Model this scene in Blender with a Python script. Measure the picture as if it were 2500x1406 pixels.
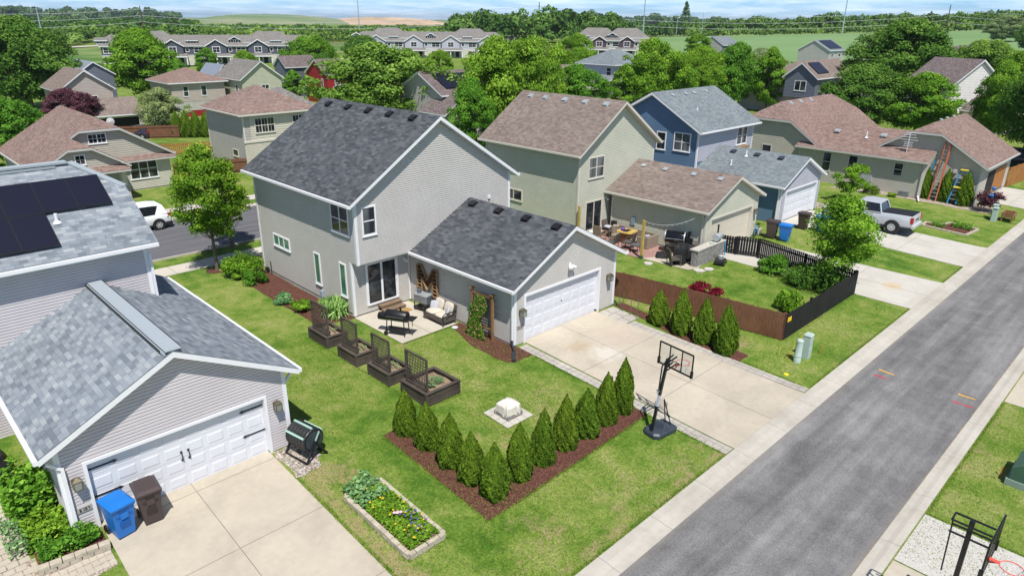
import bpy, math, random
import numpy as np
from mathutils import Vector, Matrix
PI = math.pi
random.seed(7)
for o in list(bpy.data.objects): bpy.data.objects.remove(o)
S = bpy.context.scene
COL = S.collection
# ---------------------------------------------------------------- camera
CAMZ = 12.97
def cam_axes(pitch, roll, yaw):
    f = Vector((math.sin(yaw)*math.cos(pitch), math.cos(yaw)*math.cos(pitch), -math.sin(pitch)))
    r = Vector((math.cos(yaw), -math.sin(yaw), 0)); u = r.cross(f)
    return r*math.cos(roll)+u*math.sin(roll), -r*math.sin(roll)+u*math.cos(roll), f
r_, u_, f_ = cam_axes(math.radians(21.19), math.radians(.586), math.radians(44.66))
cd = bpy.data.cameras.new('camera'); cam = bpy.data.objects.new('camera', cd); COL.objects.link(cam)
cam.matrix_world = Matrix(((r_[0], u_[0], -f_[0], 0), (r_[1], u_[1], -f_[1], 0), (r_[2], u_[2], -f_[2], CAMZ), (0, 0, 0, 1)))
cd.sensor_width = 36; cd.lens = 1689.4/2500*36; cd.clip_start = .5; cd.clip_end = 12000
S.camera = cam
# ---------------------------------------------------------------- light
SUNDIR = Vector((.29, .47, -1)).normalized()      # travel direction of the light
ld = bpy.data.lights.new('sun', 'SUN'); sun = bpy.data.objects.new('sun', ld); COL.objects.link(sun)
ld.energy = 5.0; ld.angle = math.radians(.53); ld.color = (1, .965, .91)
sun.rotation_euler = SUNDIR.to_track_quat('-Z', 'Y').to_euler()
sun.location = (-20, -50, 90)
W = bpy.data.worlds.new('World'); S.world = W; W.use_nodes = True
wn = W.node_tree; wn.nodes.clear()
def N(nt, t, **kw):
    n = nt.nodes.new('ShaderNode'+t)
    for k, v in kw.items():
        if k.startswith('i_'):
            key = k[2:]; key = int(key) if key.isdigit() else key.replace('_', ' ')
            s = n.inputs[key]
            if isinstance(v, bpy.types.NodeSocket): nt.links.new(v, s)
            else: s.default_value = v
        else: setattr(n, k, v)
    return n
sky = N(wn, 'TexSky', sky_type='NISHITA', sun_disc=False, sun_elevation=math.radians(61.1), sun_rotation=math.atan2(-SUNDIR.x, -SUNDIR.y), altitude=300, air_density=1.0, dust_density=.6, ozone_density=2.0)
tc = N(wn, 'TexCoord'); sp = N(wn, 'SeparateXYZ', i_0=tc.outputs['Generated'])
zz = N(wn, 'Math', operation='MAXIMUM', i_0=sp.outputs[2], i_1=.0)
zq = N(wn, 'Math', operation='ADD', i_0=zz.outputs[0], i_1=.07)
ux = N(wn, 'Math', operation='DIVIDE', i_0=sp.outputs[0], i_1=zq.outputs[0]); uy = N(wn, 'Math', operation='DIVIDE', i_0=sp.outputs[1], i_1=zq.outputs[0])
cv = N(wn, 'CombineXYZ', i_0=ux.outputs[0], i_1=uy.outputs[0])
n1 = N(wn, 'TexNoise', i_Vector=cv.outputs[0], i_Scale=.9, i_Detail=6.0, i_Roughness=.6, i_Distortion=.3)
cr = N(wn, 'ValToRGB', i_0=n1.outputs['Fac']); cr.color_ramp.elements[0].position = .36; cr.color_ramp.elements[0].color = (0, 0, 0, 1)
cr.color_ramp.elements[1].position = .70; cr.color_ramp.elements[1].color = (1, 1, 1, 1)
n2 = N(wn, 'TexNoise', i_Vector=cv.outputs[0], i_Scale=1.5, i_Detail=5.0, i_Roughness=.6)
cc = N(wn, 'MixRGB', i_0=n2.outputs['Fac'], i_1=(9.5, 12.6, 17.0, 1), i_2=(17.5, 19.2, 21.5, 1))
hz = N(wn, 'MapRange', i_0=sp.outputs[2], i_1=.0, i_2=.35, i_3=0., i_4=1.)
skt = N(wn, 'MixRGB', i_0=hz.outputs[0], i_1=(.95, 1.62, 2.75, 1), i_2=(.9, .98, 1.1, 1))
skb = N(wn, 'MixRGB', blend_type='MULTIPLY', i_0=1.0, i_1=sky.outputs[0], i_2=skt.outputs[0])
hi = N(wn, 'MapRange', i_0=sp.outputs[2], i_1=.06, i_2=.45, i_3=.85, i_4=.10)
cf = N(wn, 'Math', operation='MULTIPLY', i_0=cr.outputs[0], i_1=hi.outputs[0])
mx = N(wn, 'MixRGB', i_0=cf.outputs[0], i_1=skb.outputs[0], i_2=cc.outputs[0])
bg = N(wn, 'Background', i_Color=mx.outputs[0], i_Strength=.064)
wo = N(wn, 'OutputWorld', i_Surface=bg.outputs[0])
S.view_settings.view_transform = 'Standard'; S.view_settings.look = 'None'
S.view_settings.exposure = .20; S.view_settings.gamma = 1
S.render.engine = 'CYCLES'
S.cycles.max_bounces = 6; S.cycles.transparent_max_bounces = 8
# ---------------------------------------------------------------- terrain
def sm(t):
    t = max(0., min(1., t)); return t*t*(3-2*t)
def T(x, y):
    if y < 9.2: z = -.45
    elif y < 18.6: z = -.45*(18.6-y)/9.4
    else: z = 0.
    if y > 60 and x < 130:
        w = 1-sm((x-75)/50)
        z += (-2.5*sm((y-62)/52)+1.0*sm((y-150)/60))*w
    d = math.hypot(x, y)
    if d > 170 and x > 110:
        z += sm((d-170)/330)*max(0., min(13., 2.6+(277-y)*.0405))*sm((x-110)/180)
    return z
# ---------------------------------------------------------------- materials
MATS = {}
def newmat(name):
    m = bpy.data.materials.new(name); m.use_nodes = True; nt = m.node_tree; nt.nodes.clear()
    MATS[name] = m
    return m, nt
def finish(nt, col, rough=.7, bump=None, bs=.3, bd=.02, metal=0., spec=.3, extra=None):
    p = N(nt, 'BsdfPrincipled', i_Roughness=rough, i_Metallic=metal)
    p.inputs['Specular IOR Level'].default_value = spec
    if isinstance(col, bpy.types.NodeSocket): nt.links.new(col, p.inputs['Base Color'])
    else: p.inputs['Base Color'].default_value = (*col[:3], 1)
    if bump is not None:
        b = N(nt, 'Bump', i_Height=bump, i_Strength=bs, i_Distance=bd); nt.links.new(b.outputs[0], p.inputs['Normal'])
    if extra: extra(p)
    N(nt, 'OutputMaterial', i_Surface=p.outputs[0])
    return p
def objco(nt): return N(nt, 'NewGeometry').outputs['Position']
def ramp(nt, fac, stops):
    r = N(nt, 'ValToRGB', i_0=fac); e = r.color_ramp.elements
    while len(e) < len(stops): e.new(.5)
    for k, (p, c) in enumerate(stops): e[k].position = p; e[k].color = (*c, 1)
    return r.outputs[0]
def noise(nt, v, s, d=3., r=.55, dist=0.): return N(nt, 'TexNoise', i_Vector=v, i_Scale=s, i_Detail=d, i_Roughness=r, i_Distortion=dist).outputs['Fac']
def mixc(nt, f, a, b, mode='MIX'):
    n = N(nt, 'MixRGB', blend_type=mode)
    for k, v in enumerate((f, a, b)):
        if isinstance(v, bpy.types.NodeSocket): nt.links.new(v, n.inputs[k])
        elif k == 0: n.inputs[0].default_value = v
        else: n.inputs[k].default_value = (*v, 1)
    return n.outputs[0]
def math_(nt, op, a, b=0.):
    n = N(nt, 'Math', operation=op)
    for k, v in enumerate((a, b)):
        if isinstance(v, bpy.types.NodeSocket): nt.links.new(v, n.inputs[k])
        else: n.inputs[k].default_value = v
    return n.outputs[0]
def mrange(nt, v, a, b, c=0., d=1., smooth=False):
    n = N(nt, 'MapRange', i_0=v, i_1=a, i_2=b, i_3=c, i_4=d)
    if smooth: n.interpolation_type = 'SMOOTHSTEP'
    return n.outputs[0]
def plain(name, col, rough=.6, var=.12, sc=3., metal=0., spec=.3, bs=0., bsc=40.):
    if name in MATS: return MATS[name]
    m, nt = newmat(name); v = objco(nt)
    n = noise(nt, v, sc, 4.)
    f = mrange(nt, n, .3, .7)
    c = mixc(nt, f, tuple(x*(1-var) for x in col), tuple(min(1, x*(1+var)) for x in col))
    finish(nt, c, rough, noise(nt, v, bsc) if bs else None, bs, .01, metal, spec)
    return m
def wood(name, c1, c2, sx=(1., 8., 8.), rough=.8):
    m, nt = newmat(name); v = objco(nt)
    mp = N(nt, 'Mapping', i_Vector=v, i_Scale=sx)
    n = noise(nt, mp.outputs[0], 3., 5., .6)
    n2 = noise(nt, v, 1.3, 2.)
    f = math_(nt, 'ADD', math_(nt, 'MULTIPLY', n, .7), math_(nt, 'MULTIPLY', n2, .5))
    finish(nt, mixc(nt, mrange(nt, f, .4, .8), c1, c2), rough, n, .3, .01)
    return m
def shingle(name, cols, row=.143, w1=.22, contrast=1.):
    # architectural shingles laid out in roof-plane metres; tab colours vary like the product's granules
    m, nt = newmat(name); uv = N(nt, 'UVMap').outputs[0]
    def brick(w, off, mp):
        b = N(nt, 'TexBrick', i_Vector=mp, i_Color1=(0, 0, 0, 1), i_Color2=(1, 1, 1, 1), i_Mortar=(.5, .5, .5, 1), i_Scale=1., i_Mortar_Size=.0, i_Bias=0., i_Brick_Width=w, i_Row_Height=row)
        b.offset = off; b.offset_frequency = 2; b.squash = 1.
        return b
    b1 = brick(w1, .37, uv)
    mp = N(nt, 'Mapping', i_Vector=uv, i_Location=(3.13, 7*row, 0))
    b2 = brick(w1*1.37, .61, mp.outputs[0])
    f = math_(nt, 'ADD', math_(nt, 'MULTIPLY', b1.outputs['Color'], .55), math_(nt, 'MULTIPLY', b2.outputs['Color'], .45))
    k = len(cols)-1
    c = ramp(nt, f, [(.12+.76*i/k, cols[i]) for i in range(k+1)])
    gr = noise(nt, uv, 60., 2.)
    c = mixc(nt, .22, c, ramp(nt, gr, [(.3, (.25, .25, .25)), (.7, (1, 1, 1))]), 'MULTIPLY')
    big = noise(nt, uv, .35, 4.)
    c = mixc(nt, 1., c, ramp(nt, big, [(.3, (.86, .86, .86)), (.7, (1.0, 1.0, 1.0))]), 'MULTIPLY')
    # butt edges: bump step per course, plus a shadow line darkened into the colour
    sp = N(nt, 'SeparateXYZ', i_0=uv)
    fr = math_(nt, 'FRACT', math_(nt, 'DIVIDE', sp.outputs[1], row))
    h = math_(nt, 'ADD', math_(nt, 'SUBTRACT', 1., fr), math_(nt, 'MULTIPLY', b1.outputs['Color'], .55))
    edge = mrange(nt, fr, .0, .10, .62, 1.)
    c = mixc(nt, .8*contrast, c, edge, 'MULTIPLY')
    h2 = math_(nt, 'ADD', h, math_(nt, 'MULTIPLY', gr, .2))
    finish(nt, c, .92, h2, .8, .012, 0., .15)
    return m
def leafmat(name, c1, c2, c3=None, tr=.30, k=1.78):
    m, nt = newmat(name)
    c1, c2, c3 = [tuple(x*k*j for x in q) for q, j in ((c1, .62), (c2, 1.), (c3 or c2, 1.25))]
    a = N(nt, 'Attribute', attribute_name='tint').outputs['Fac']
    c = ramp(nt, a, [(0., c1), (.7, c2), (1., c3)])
    oi = N(nt, 'ObjectInfo').outputs['Random']
    c = mixc(nt, 1., c, ramp(nt, oi, [(0., (.86, .92, .9)), (1., (1.14, 1.06, 1.))]), 'MULTIPLY')
    d = N(nt, 'BsdfDiffuse', i_Color=c); t = N(nt, 'BsdfTranslucent', i_Color=mixc(nt, 1., c, (1.5, 1.45, .6), 'MULTIPLY'))
    s1 = N(nt, 'MixShader', i_0=tr, i_1=d.outputs[0], i_2=t.outputs[0])
    N(nt, 'OutputMaterial', i_Surface=s1.outputs[0])
    return m
# siding and trim
def siding_mat(name, col): return plain(name, col, .55, .05, 1.1, spec=.25)
siding_mat('greige siding', (.53, .505, .475)); siding_mat('lilac siding', (.54, .505, .515)); siding_mat('sage siding', (.53, .53, .435))
siding_mat('blue siding', (.12, .20, .31)); siding_mat('pale lilac siding', (.42, .42, .47)); siding_mat('tan siding', (.45, .42, .36))
siding_mat('cream siding', (.55, .52, .44)); siding_mat('taupe siding', (.43, .375, .33)); siding_mat('pale grey siding', (.42, .40, .38))
siding_mat('red siding', (.30, .022, .025)); siding_mat('slate siding', (.135, .15, .185)); siding_mat('pale green siding', (.44, .44, .34))
siding_mat('white siding', (.66, .63, .60)); siding_mat('dark grey siding', (.085, .09, .115)); siding_mat('plum siding', (.085, .05, .06)); siding_mat('stone beige siding', (.40, .36, .30)); siding_mat('brick wall', (.22, .08, .05))
plain('white trim', (.74, .74, .76), .45, .03, 2.); plain('ivory trim', (.60, .56, .49), .5, .04, 2.); plain('grey trim', (.48, .47, .45), .5, .04)
plain('door white', (.66, .67, .71), .4, .02, 2.); plain('door cream', (.60, .55, .45), .45, .03, 2.); plain('foundation concrete', (.42, .41, .38), .85, .15, 4.)
shingle('charcoal shingles', [(.060, .066, .076), (.080, .087, .098), (.104, .111, .122), (.135, .142, .153)], w1=.24, contrast=.8)
shingle('blue grey shingles', [(.17, .195, .225), (.21, .24, .275), (.25, .28, .315), (.30, .33, .36), (.36, .385, .405)], w1=.25)
shingle('slate grey shingles', [(.155, .18, .195), (.185, .212, .228), (.215, .245, .26), (.245, .275, .288)])
shingle('brown shingles', [(.185, .145, .122), (.22, .175, .15), (.255, .205, .178), (.29, .24, .208)])
shingle('russet shingles', [(.20, .130, .110), (.24, .163, .138), (.275, .195, .168), (.31, .228, .198)], contrast=.7)
shingle('taupe shingles', [(.16, .15, .14), (.20, .188, .175), (.24, .225, .21), (.28, .265, .245)], contrast=.5)
shingle('dusk shingles', [(.12, .095, .095), (.16, .125, .125), (.20, .16, .155), (.23, .19, .18)], contrast=.7)
m, nt = newmat('ridge cap'); uv = N(nt, 'UVMap').outputs[0]; finish(nt, mixc(nt, noise(nt, objco(nt), 60.), (.26, .30, .33), (.36, .40, .43)), .9, spec=.15)
# window glass: dark rooms behind clean panes
m, nt = newmat('window glass'); v = objco(nt)
finish(nt, mixc(nt, mrange(nt, noise(nt, v, 1.6, 2.), .45, .7), (.012, .016, .02), (.075, .08, .085)), .04, spec=.55)
m, nt = newmat('curtained glass'); v = objco(nt)
finish(nt, mixc(nt, mrange(nt, noise(nt, N(nt, 'Mapping', i_Vector=v, i_Scale=(1., 1., .15)).outputs[0], 2.2, 1.), .42, .62), (.02, .025, .03), (.16, .175, .18)), .05, spec=.5)
m, nt = newmat('green blind glass'); finish(nt, mixc(nt, mrange(nt, noise(nt, objco(nt), 1.2, 2.), .4, .6), (.045, .15, .10), (.07, .22, .15)), .08, spec=.5)
m, nt = newmat('car glass'); finish(nt, (.012, .014, .018), .03, spec=.6)
m, nt = newmat('solar cells'); uv = N(nt, 'UVMap').outputs[0]; sp = N(nt, 'SeparateXYZ', i_0=uv)
ln = math_(nt, 'FRACT', math_(nt, 'MULTIPLY', sp.outputs[1], 12.))
finish(nt, mixc(nt, mrange(nt, ln, .0, .2), (.024, .024, .038), (.010, .010, .022)), .30, spec=.35)
# ground stuffs
def soft_box(nt, X, Y, x0, x1, y0, y1, s):
    a = mrange(nt, X, x0-s, x0+s, smooth=True); b = mrange(nt, X, x1-s, x1+s, 1., 0., True)
    c = mrange(nt, Y, y0-s, y0+s, smooth=True); d = mrange(nt, Y, y1-s, y1+s, 1., 0., True)
    return math_(nt, 'MULTIPLY', math_(nt, 'MULTIPLY', a, b), math_(nt, 'MULTIPLY', c, d))
m, nt = newmat('lawn grass'); v = objco(nt); sp = N(nt, 'SeparateXYZ', i_0=v); X, Y = sp.outputs[0], sp.outputs[1]
big = noise(nt, v, .22, 3., .6); mid = noise(nt, v, 1.3, 5., .65, .4); fine = noise(nt, v, 9., 5., .85); fin2 = noise(nt, v, 22., 3., .9)
mpd = N(nt, 'Mapping', i_Vector=v, i_Rotation=(0, 0, .35), i_Scale=(1., .18, 1.)); strp = noise(nt, mpd.outputs[0], 1.15, 2., .5)
f = math_(nt, 'ADD', math_(nt, 'MULTIPLY', big, .45), math_(nt, 'ADD', math_(nt, 'MULTIPLY', mid, .55), math_(nt, 'MULTIPLY', strp, .25)))
c = ramp(nt, f, [(.47, (.056, .128, .014)), (.57, (.110, .186, .026)), (.66, (.175, .232, .048)), (.76, (.245, .266, .085))])
ff = math_(nt, 'ADD', math_(nt, 'MULTIPLY', fine, .55), math_(nt, 'MULTIPLY', fin2, .45))
c = mixc(nt, 1., c, ramp(nt, ff, [(.39, (.50, .56, .52)), (.5, (.97, .98, .96)), (.61, (1.55, 1.42, 1.42))]), 'MULTIPLY')
dry = soft_box(nt, X, Y, 7.6, 8.3, 9., 16.9, .35)
for bx in ((7.6, 9.4, 15.6, 17.2, .5, 1.), (8, 18.8, 8.7, 9.3, .25, .85), (7.6, 10.5, 8.8, 10.5, .8, .8), (13., 19., 8.8, 10.6, .9, .55), (26.2, 27.4, 12., 21., .35, .9), (25., 27.2, 11.6, 14, .4, .6), (25.2, 36, 8.7, 9.3, .3, .5), (20.2, 30., 2.6, 3.4, .5, .6), (12.6, 18.5, 12.9, 16.5, 1.5, .45), (14, 16.5, 22., 22.4, .2, .8), (10.9, 12.4, 9.6, 11.6, .6, .75)):
    dry = math_(nt, 'MAXIMUM', dry, math_(nt, 'MULTIPLY', soft_box(nt, X, Y, *bx[:4], bx[4]), bx[5]))
dn = noise(nt, v, 1.7, 6., .75, .5)
dm = mrange(nt, math_(nt, 'ADD', dn, math_(nt, 'MULTIPLY', dry, .24)), .64, .80)
dm = math_(nt, 'MULTIPLY', dm, .85)
straw = ramp(nt, fin2, [(.3, (.19, .145, .065)), (.7, (.42, .34, .18))])
c = mixc(nt, dm, c, straw)
far = N(nt, 'Math', operation='GREATER_THAN', i_0=Y, i_1=62.)
finish(nt, c, .9, ff, .75, .05, spec=.12)
m, nt = newmat('crop field'); v = objco(nt); mp = N(nt, 'Mapping', i_Vector=v, i_Rotation=(0, 0, .9), i_Scale=(1., .06, 1.))
n = noise(nt, mp.outputs[0], .35, 3.); n2 = noise(nt, v, .012, 3.)
finish(nt, mixc(nt, mrange(nt, math_(nt, 'ADD', math_(nt, 'MULTIPLY', n, .35), math_(nt, 'MULTIPLY', n2, .65)), .35, .65), (.135, .235, .085), (.195, .29, .125)), .95, spec=.1)
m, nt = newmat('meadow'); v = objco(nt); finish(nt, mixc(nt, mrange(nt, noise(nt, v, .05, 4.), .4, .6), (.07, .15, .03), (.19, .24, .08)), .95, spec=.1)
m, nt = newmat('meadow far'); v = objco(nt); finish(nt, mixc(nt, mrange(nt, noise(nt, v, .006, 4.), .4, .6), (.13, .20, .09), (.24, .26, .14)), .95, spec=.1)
def conc(name, c1, c2, stains=()):
    m, nt = newmat(name); v = objco(nt)
    sp = N(nt, 'SeparateXYZ', i_0=v)
    f = math_(nt, 'ADD', math_(nt, 'MULTIPLY', noise(nt, v, .55, 5., .6, .5), .6), math_(nt, 'ADD', math_(nt, 'MULTIPLY', noise(nt, v, 5., 4.), .22), math_(nt, 'MULTIPLY', noise(nt, v, 50., 2.), .18)))
    c = mixc(nt, mrange(nt, f, .38, .62), c1, c2)
    for (cx, cy, r, col, k) in stains:
        d = N(nt, 'VectorMath', operation='DISTANCE', i_0=N(nt, 'CombineXYZ', i_0=sp.outputs[0], i_1=sp.outputs[1]).outputs[0], i_1=(cx, cy, 0)).outputs['Value']
        w = math_(nt, 'ADD', d, math_(nt, 'MULTIPLY', math_(nt, 'SUBTRACT', noise(nt, v, 1.6, 5., .7), .5), r*2.2))
        c = mixc(nt, math_(nt, 'MULTIPLY', mrange(nt, w, r*.2, r, 1., 0., True), k), c, col)
    c = mixc(nt, mrange(nt, noise(nt, v, 1.9, 6., .8), .62, .72, 0., .25), c, tuple(x*.62 for x in c1))
    finish(nt, c, .88, noise(nt, v, 80.), .12, .01, spec=.2)
    return m
conc('driveway concrete', (.385, .34, .275), (.49, .435, .345), ((20.9, 17.0, .75, (.34, .24, .14), .45), (21.3, 15.9, .9, (.60, .57, .52), .5), (23, 16.6, 1.4, (.48, .37, .30), .3), (5.6, 12.9, .8, (.38, .33, .25), .5)))
conc('kerb concrete', (.37, .34, .29), (.48, .45, .395)); conc('sidewalk concrete', (.44, .40, .34), (.56, .51, .44)); conc('bright concrete', (.42, .395, .345), (.51, .485, .435), ((39.6, 10.6, .7, (.5, .37, .22), .8),))
conc('paver concrete', (.33, .30, .265), (.47, .44, .395)); conc('patio concrete', (.42, .38, .31), (.52, .48, .40)); conc('stamped red patio', (.30, .17, .14), (.36, .22, .19)); conc('cream paver', (.38, .33, .26), (.50, .45, .37))
m, nt = newmat('pebble concrete'); v = objco(nt); vo = N(nt, 'TexVoronoi', i_Vector=v, i_Scale=22.)
finish(nt, mixc(nt, mrange(nt, noise(nt, v, 9., 6., .8), .35, .65), (.40, .38, .345), (.54, .515, .475)), .9, vo.outputs['Distance'], .5, .02, spec=.2)
def stones(name, cs, sc=14.):
    m, nt = newmat(name); v = objco(nt); vo = N(nt, 'TexVoronoi', i_Vector=v, i_Scale=sc)
    k = len(cs)-1; hs = N(nt, 'SeparateColor', i_0=vo.outputs['Color']).outputs[0]
    c = mixc(nt, 1., ramp(nt, hs, [(i/k, cs[i]) for i in range(k+1)]), ramp(nt, vo.outputs['Distance'], [(.3, (1, 1, 1)), (.75, (.45, .42, .4))]), 'MULTIPLY')
    finish(nt, c, .85, vo.outputs['Distance'], -.9, .05, spec=.2)
stones('river rock', [(.24, .17, .14), (.50, .42, .36), (.62, .58, .54), (.36, .33, .33), (.55, .45, .36)], 15.)
stones('tan gravel', [(.34, .27, .21), (.48, .40, .33), (.57, .50, .44)], 22.)
stones('mulch bark', [(.075, .030, .022), (.13, .055, .04), (.19, .085, .06), (.105, .045, .034)], 26.)
m, nt = newmat('planter soil'); v = objco(nt); finish(nt, mixc(nt, mrange(nt, noise(nt, v, 18., 5., .7), .35, .65), (.17, .12, .08), (.36, .28, .19)), .95, noise(nt, v, 40.), .6, .03, spec=.1)
m, nt = newmat('asphalt'); v = objco(nt); sp = N(nt, 'SeparateXYZ', i_0=v)
mp = N(nt, 'Mapping', i_Vector=v, i_Scale=(.08, 1.3, 1.)); lanes = noise(nt, mp.outputs[0], 1.4, 3., .6)
f = math_(nt, 'ADD', math_(nt, 'MULTIPLY', noise(nt, v, .9, 6., .65, .4), .28), math_(nt, 'ADD', math_(nt, 'MULTIPLY', lanes, .38), math_(nt, 'MULTIPLY', noise(nt, v, 26., 4., .8), .54)))
c = ramp(nt, f, [(.44, (.080, .077, .078)), (.60, (.166, .162, .162)), (.74, (.275, .268, .262))])
crk = N(nt, 'TexVoronoi', i_Vector=N(nt, 'VectorMath', operation='ADD', i_0=v, i_1=N(nt, 'TexNoise', i_Vector=v, i_Scale=1.5, i_Detail=4.).outputs['Color']).outputs[0], i_Scale=.28, feature='DISTANCE_TO_EDGE')
c = mixc(nt, mrange(nt, crk.outputs['Distance'], .002, .007, .0, 0.), c, (.03, .03, .03))
edge = mrange(nt, sp.outputs[1], 3.72, 4.15, 1., 0., True)
grv = mixc(nt, noise(nt, v, 45., 2., .8), (.14, .13, .11), (.34, .31, .27))
c = mixc(nt, math_(nt, 'MULTIPLY', math_(nt, 'MULTIPLY', edge, mrange(nt, sp.outputs[0], 18., 24., .9, .15)), noise(nt, v, 3., 4.)), c, grv)
c = mixc(nt, math_(nt, 'MULTIPLY', mrange(nt, sp.outputs[1], 7.7, 8.0, .0, .75, True), noise(nt, v, 5., 4.)), c, grv)
finish(nt, c, .9, noise(nt, v, 60., 2.), .5, .012, spec=.2)
m, nt = newmat('street asphalt'); v = objco(nt); mp = N(nt, 'Mapping', i_Vector=v, i_Scale=(.12, 1.6, 1.))
finish(nt, mixc(nt, mrange(nt, math_(nt, 'ADD', math_(nt, 'MULTIPLY', noise(nt, mp.outputs[0], 1.3, 3.), .5), math_(nt, 'MULTIPLY', noise(nt, v, 30., 3.), .5)), .4, .6), (.09, .09, .098), (.15, .148, .155)), .9, spec=.2)
plain('joint light', (.25, .23, .20), .9, .25, 8.); plain('joint dark', (.17, .145, .115), .9, .3, 8.)
# solids
wood('weathered wood', (.045, .036, .030), (.115, .092, .076)); wood('cedar brown fence', (.12, .050, .028), (.215, .100, .056), (6., 6., 1.)); wood('black fence', (.006, .006, .007), (.022, .020, .020), (6., 6., 1.))
wood('orange fence', (.27, .105, .025), (.42, .19, .06), (6., 6., 1.)); wood('pallet wood', (.15, .075, .032), (.34, .19, .09)); wood('step wood', (.15, .10, .065), (.27, .19, .13)); wood('bark', (.10, .08, .062), (.22, .19, .155), (8., 8., 1.)); wood('post yellow', (.40, .27, .07), (.55, .40, .13), (6., 6., 1.)); wood('dark oak', (.05, .02, .01), (.12, .05, .025))
plain('black metal', (.012, .012, .014), .4, .2, spec=.5); plain('black plastic', (.018, .018, .02), .45, .25, spec=.5); plain('slate plastic', (.035, .045, .06), .45, .2, spec=.5); plain('pole black', (.010, .011, .013), .35, .2, spec=.5)
plain('bin blue', (.008, .155, .52), .35, .06, spec=.5); plain('bin brown', (.058, .040, .040), .4, .08, spec=.5); plain('bin blue dark', (.006, .10, .36), .4, .06); plain('bin brown dark', (.035, .026, .026), .5, .08)
plain('brass', (.16, .14, .09), .35, .2, metal=.6); plain('lamp glass', (.25, .26, .22), .15, .1, spec=.6); plain('steel grey', (.22, .24, .26), .35, .15, metal=.5); plain('galvanised', (.45, .48, .50), .45, .1, metal=.4)
plain('utility green', (.40, .49, .44), .5, .05); plain('transformer green', (.055, .115, .075), .5, .08); plain('transformer base', (.22, .29, .24), .6, .08); plain('mint plastic', (.33, .50, .42), .45, .05)
plain('cushion beige', (.56, .50, .42), .85, .05); plain('pillow grey', (.42, .43, .47), .85, .06); plain('white cover', (.60, .57, .51), .8, .08); plain('rim red', (.70, .10, .07), .4, .05); plain('net white', (.72, .72, .72), .7, .05)
plain('paint yellow', (.72, .38, .03), .7, .15, 20.); plain('paint red', (.55, .035, .05), .8, .25, 20.); plain('flag yellow', (.75, .60, .03), .6, .05); plain('flag orange', (.85, .13, .04), .6, .05); plain('flag white', (.8, .8, .78), .6, .03)
plain('tyre', (.016, .016, .017), .8, .2); plain('alloy', (.55, .55, .56), .35, .05, metal=.15); plain('silver paint', (.47, .49, .52), .25, .03, metal=.12, spec=.6); plain('white paint', (.78, .79, .80), .25, .02, spec=.6); plain('violet paint', (.055, .045, .075), .25, .05, metal=.4, spec=.6); plain('tail red', (.42, .01, .02), .25, .05, spec=.6)
plain('dark cover', (.018, .018, .02), .75, .3); plain('tonneau', (.014, .016, .022), .65, .1); plain('wicker tan', (.27, .22, .17), .8, .25, 30.); plain('wicker dark', (.10, .085, .075), .8, .3, 30.); plain('coir', (.36, .22, .08), .95, .25, 30.); plain('ladder blue', (.05, .28, .52), .5, .08); plain('ladder orange', (.46, .13, .07), .5, .08)
plain('aluminium', (.56, .57, .58), .35, .05, metal=.6); plain('steel pole blue', (.30, .38, .42), .5, .05); plain('pole wood dark', (.075, .045, .035), .9, .2); plain('wire', (.45, .46, .46), .5, .05); plain('violet plastic', (.12, .06, .42), .4, .05); plain('orange cloth', (.50, .16, .04), .8, .2); plain('water grey', (.2, .3, .36), .3, .1)
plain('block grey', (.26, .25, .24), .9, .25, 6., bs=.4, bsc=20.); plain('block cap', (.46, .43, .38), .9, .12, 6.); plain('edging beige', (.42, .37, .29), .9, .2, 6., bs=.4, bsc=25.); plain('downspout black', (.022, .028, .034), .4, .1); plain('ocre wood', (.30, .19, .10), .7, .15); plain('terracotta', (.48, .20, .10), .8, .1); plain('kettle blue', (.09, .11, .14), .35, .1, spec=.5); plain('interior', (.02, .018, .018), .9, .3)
plain('metal roof', (.30, .33, .38), .4, .06, metal=.3); plain('flower yellow', (.66, .42, .02), .7, .1); plain('flower violet', (.14, .10, .42), .7, .1); plain('flower pink', (.75, .45, .50), .7, .1); plain('label grey', (.36, .34, .32), .5, .05)
plain('yellow plate', (.80, .52, .02), .6, .05); plain('dish grey', (.55, .55, .54), .5, .05); plain('sand hill', (.45, .33, .22), .95, .25, .02); plain('antenna', (.7, .68, .7), .4, .05)
leafmat('leaf maple', (.045, .115, .012), (.115, .215, .022), (.20, .28, .04)); leafmat('leaf street', (.045, .115, .012), (.120, .205, .020), (.26, .235, .045), .3); leafmat('leaf ash', (.050, .125, .014), (.120, .215, .024), (.20, .27, .05), .32)
leafmat('leaf dark', (.028, .080, .014), (.068, .140, .024), (.12, .19, .045), .22); leafmat('leaf olive', (.085, .13, .055), (.175, .225, .105), (.25, .29, .16)); leafmat('leaf purple', (.030, .012, .018), (.085, .035, .048), (.13, .06, .07), .15); leafmat('leaf locust', (.060, .13, .02), (.135, .215, .04), (.22, .27, .07), .35)
leafmat('leaf thuja', (.020, .047, .008), (.070, .118, .011), (.135, .18, .024), .18); leafmat('leaf lime', (.055, .13, .012), (.13, .225, .022), (.21, .29, .04), .3); leafmat('leaf hosta', (.05, .12, .045), (.12, .22, .10), (.2, .3, .15)); leafmat('leaf crimson', (.07, .006, .014), (.16, .014, .030), (.26, .04, .055)); leafmat('leaf vine', (.03, .085, .01), (.085, .165, .02), (.30, .15, .10)); leafmat('leaf vivid', (.035, .105, .012), (.085, .19, .022), (.17, .28, .05))
leafmat('leaf wood', (.028, .070, .018), (.066, .125, .028), (.11, .165, .045), .15); leafmat('leaf wood light', (.050, .11, .022), (.11, .18, .038), (.16, .21, .06), .2); leafmat('leaf wood far', (.035, .070, .035), (.060, .105, .050), (.09, .13, .06), .1)
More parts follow.
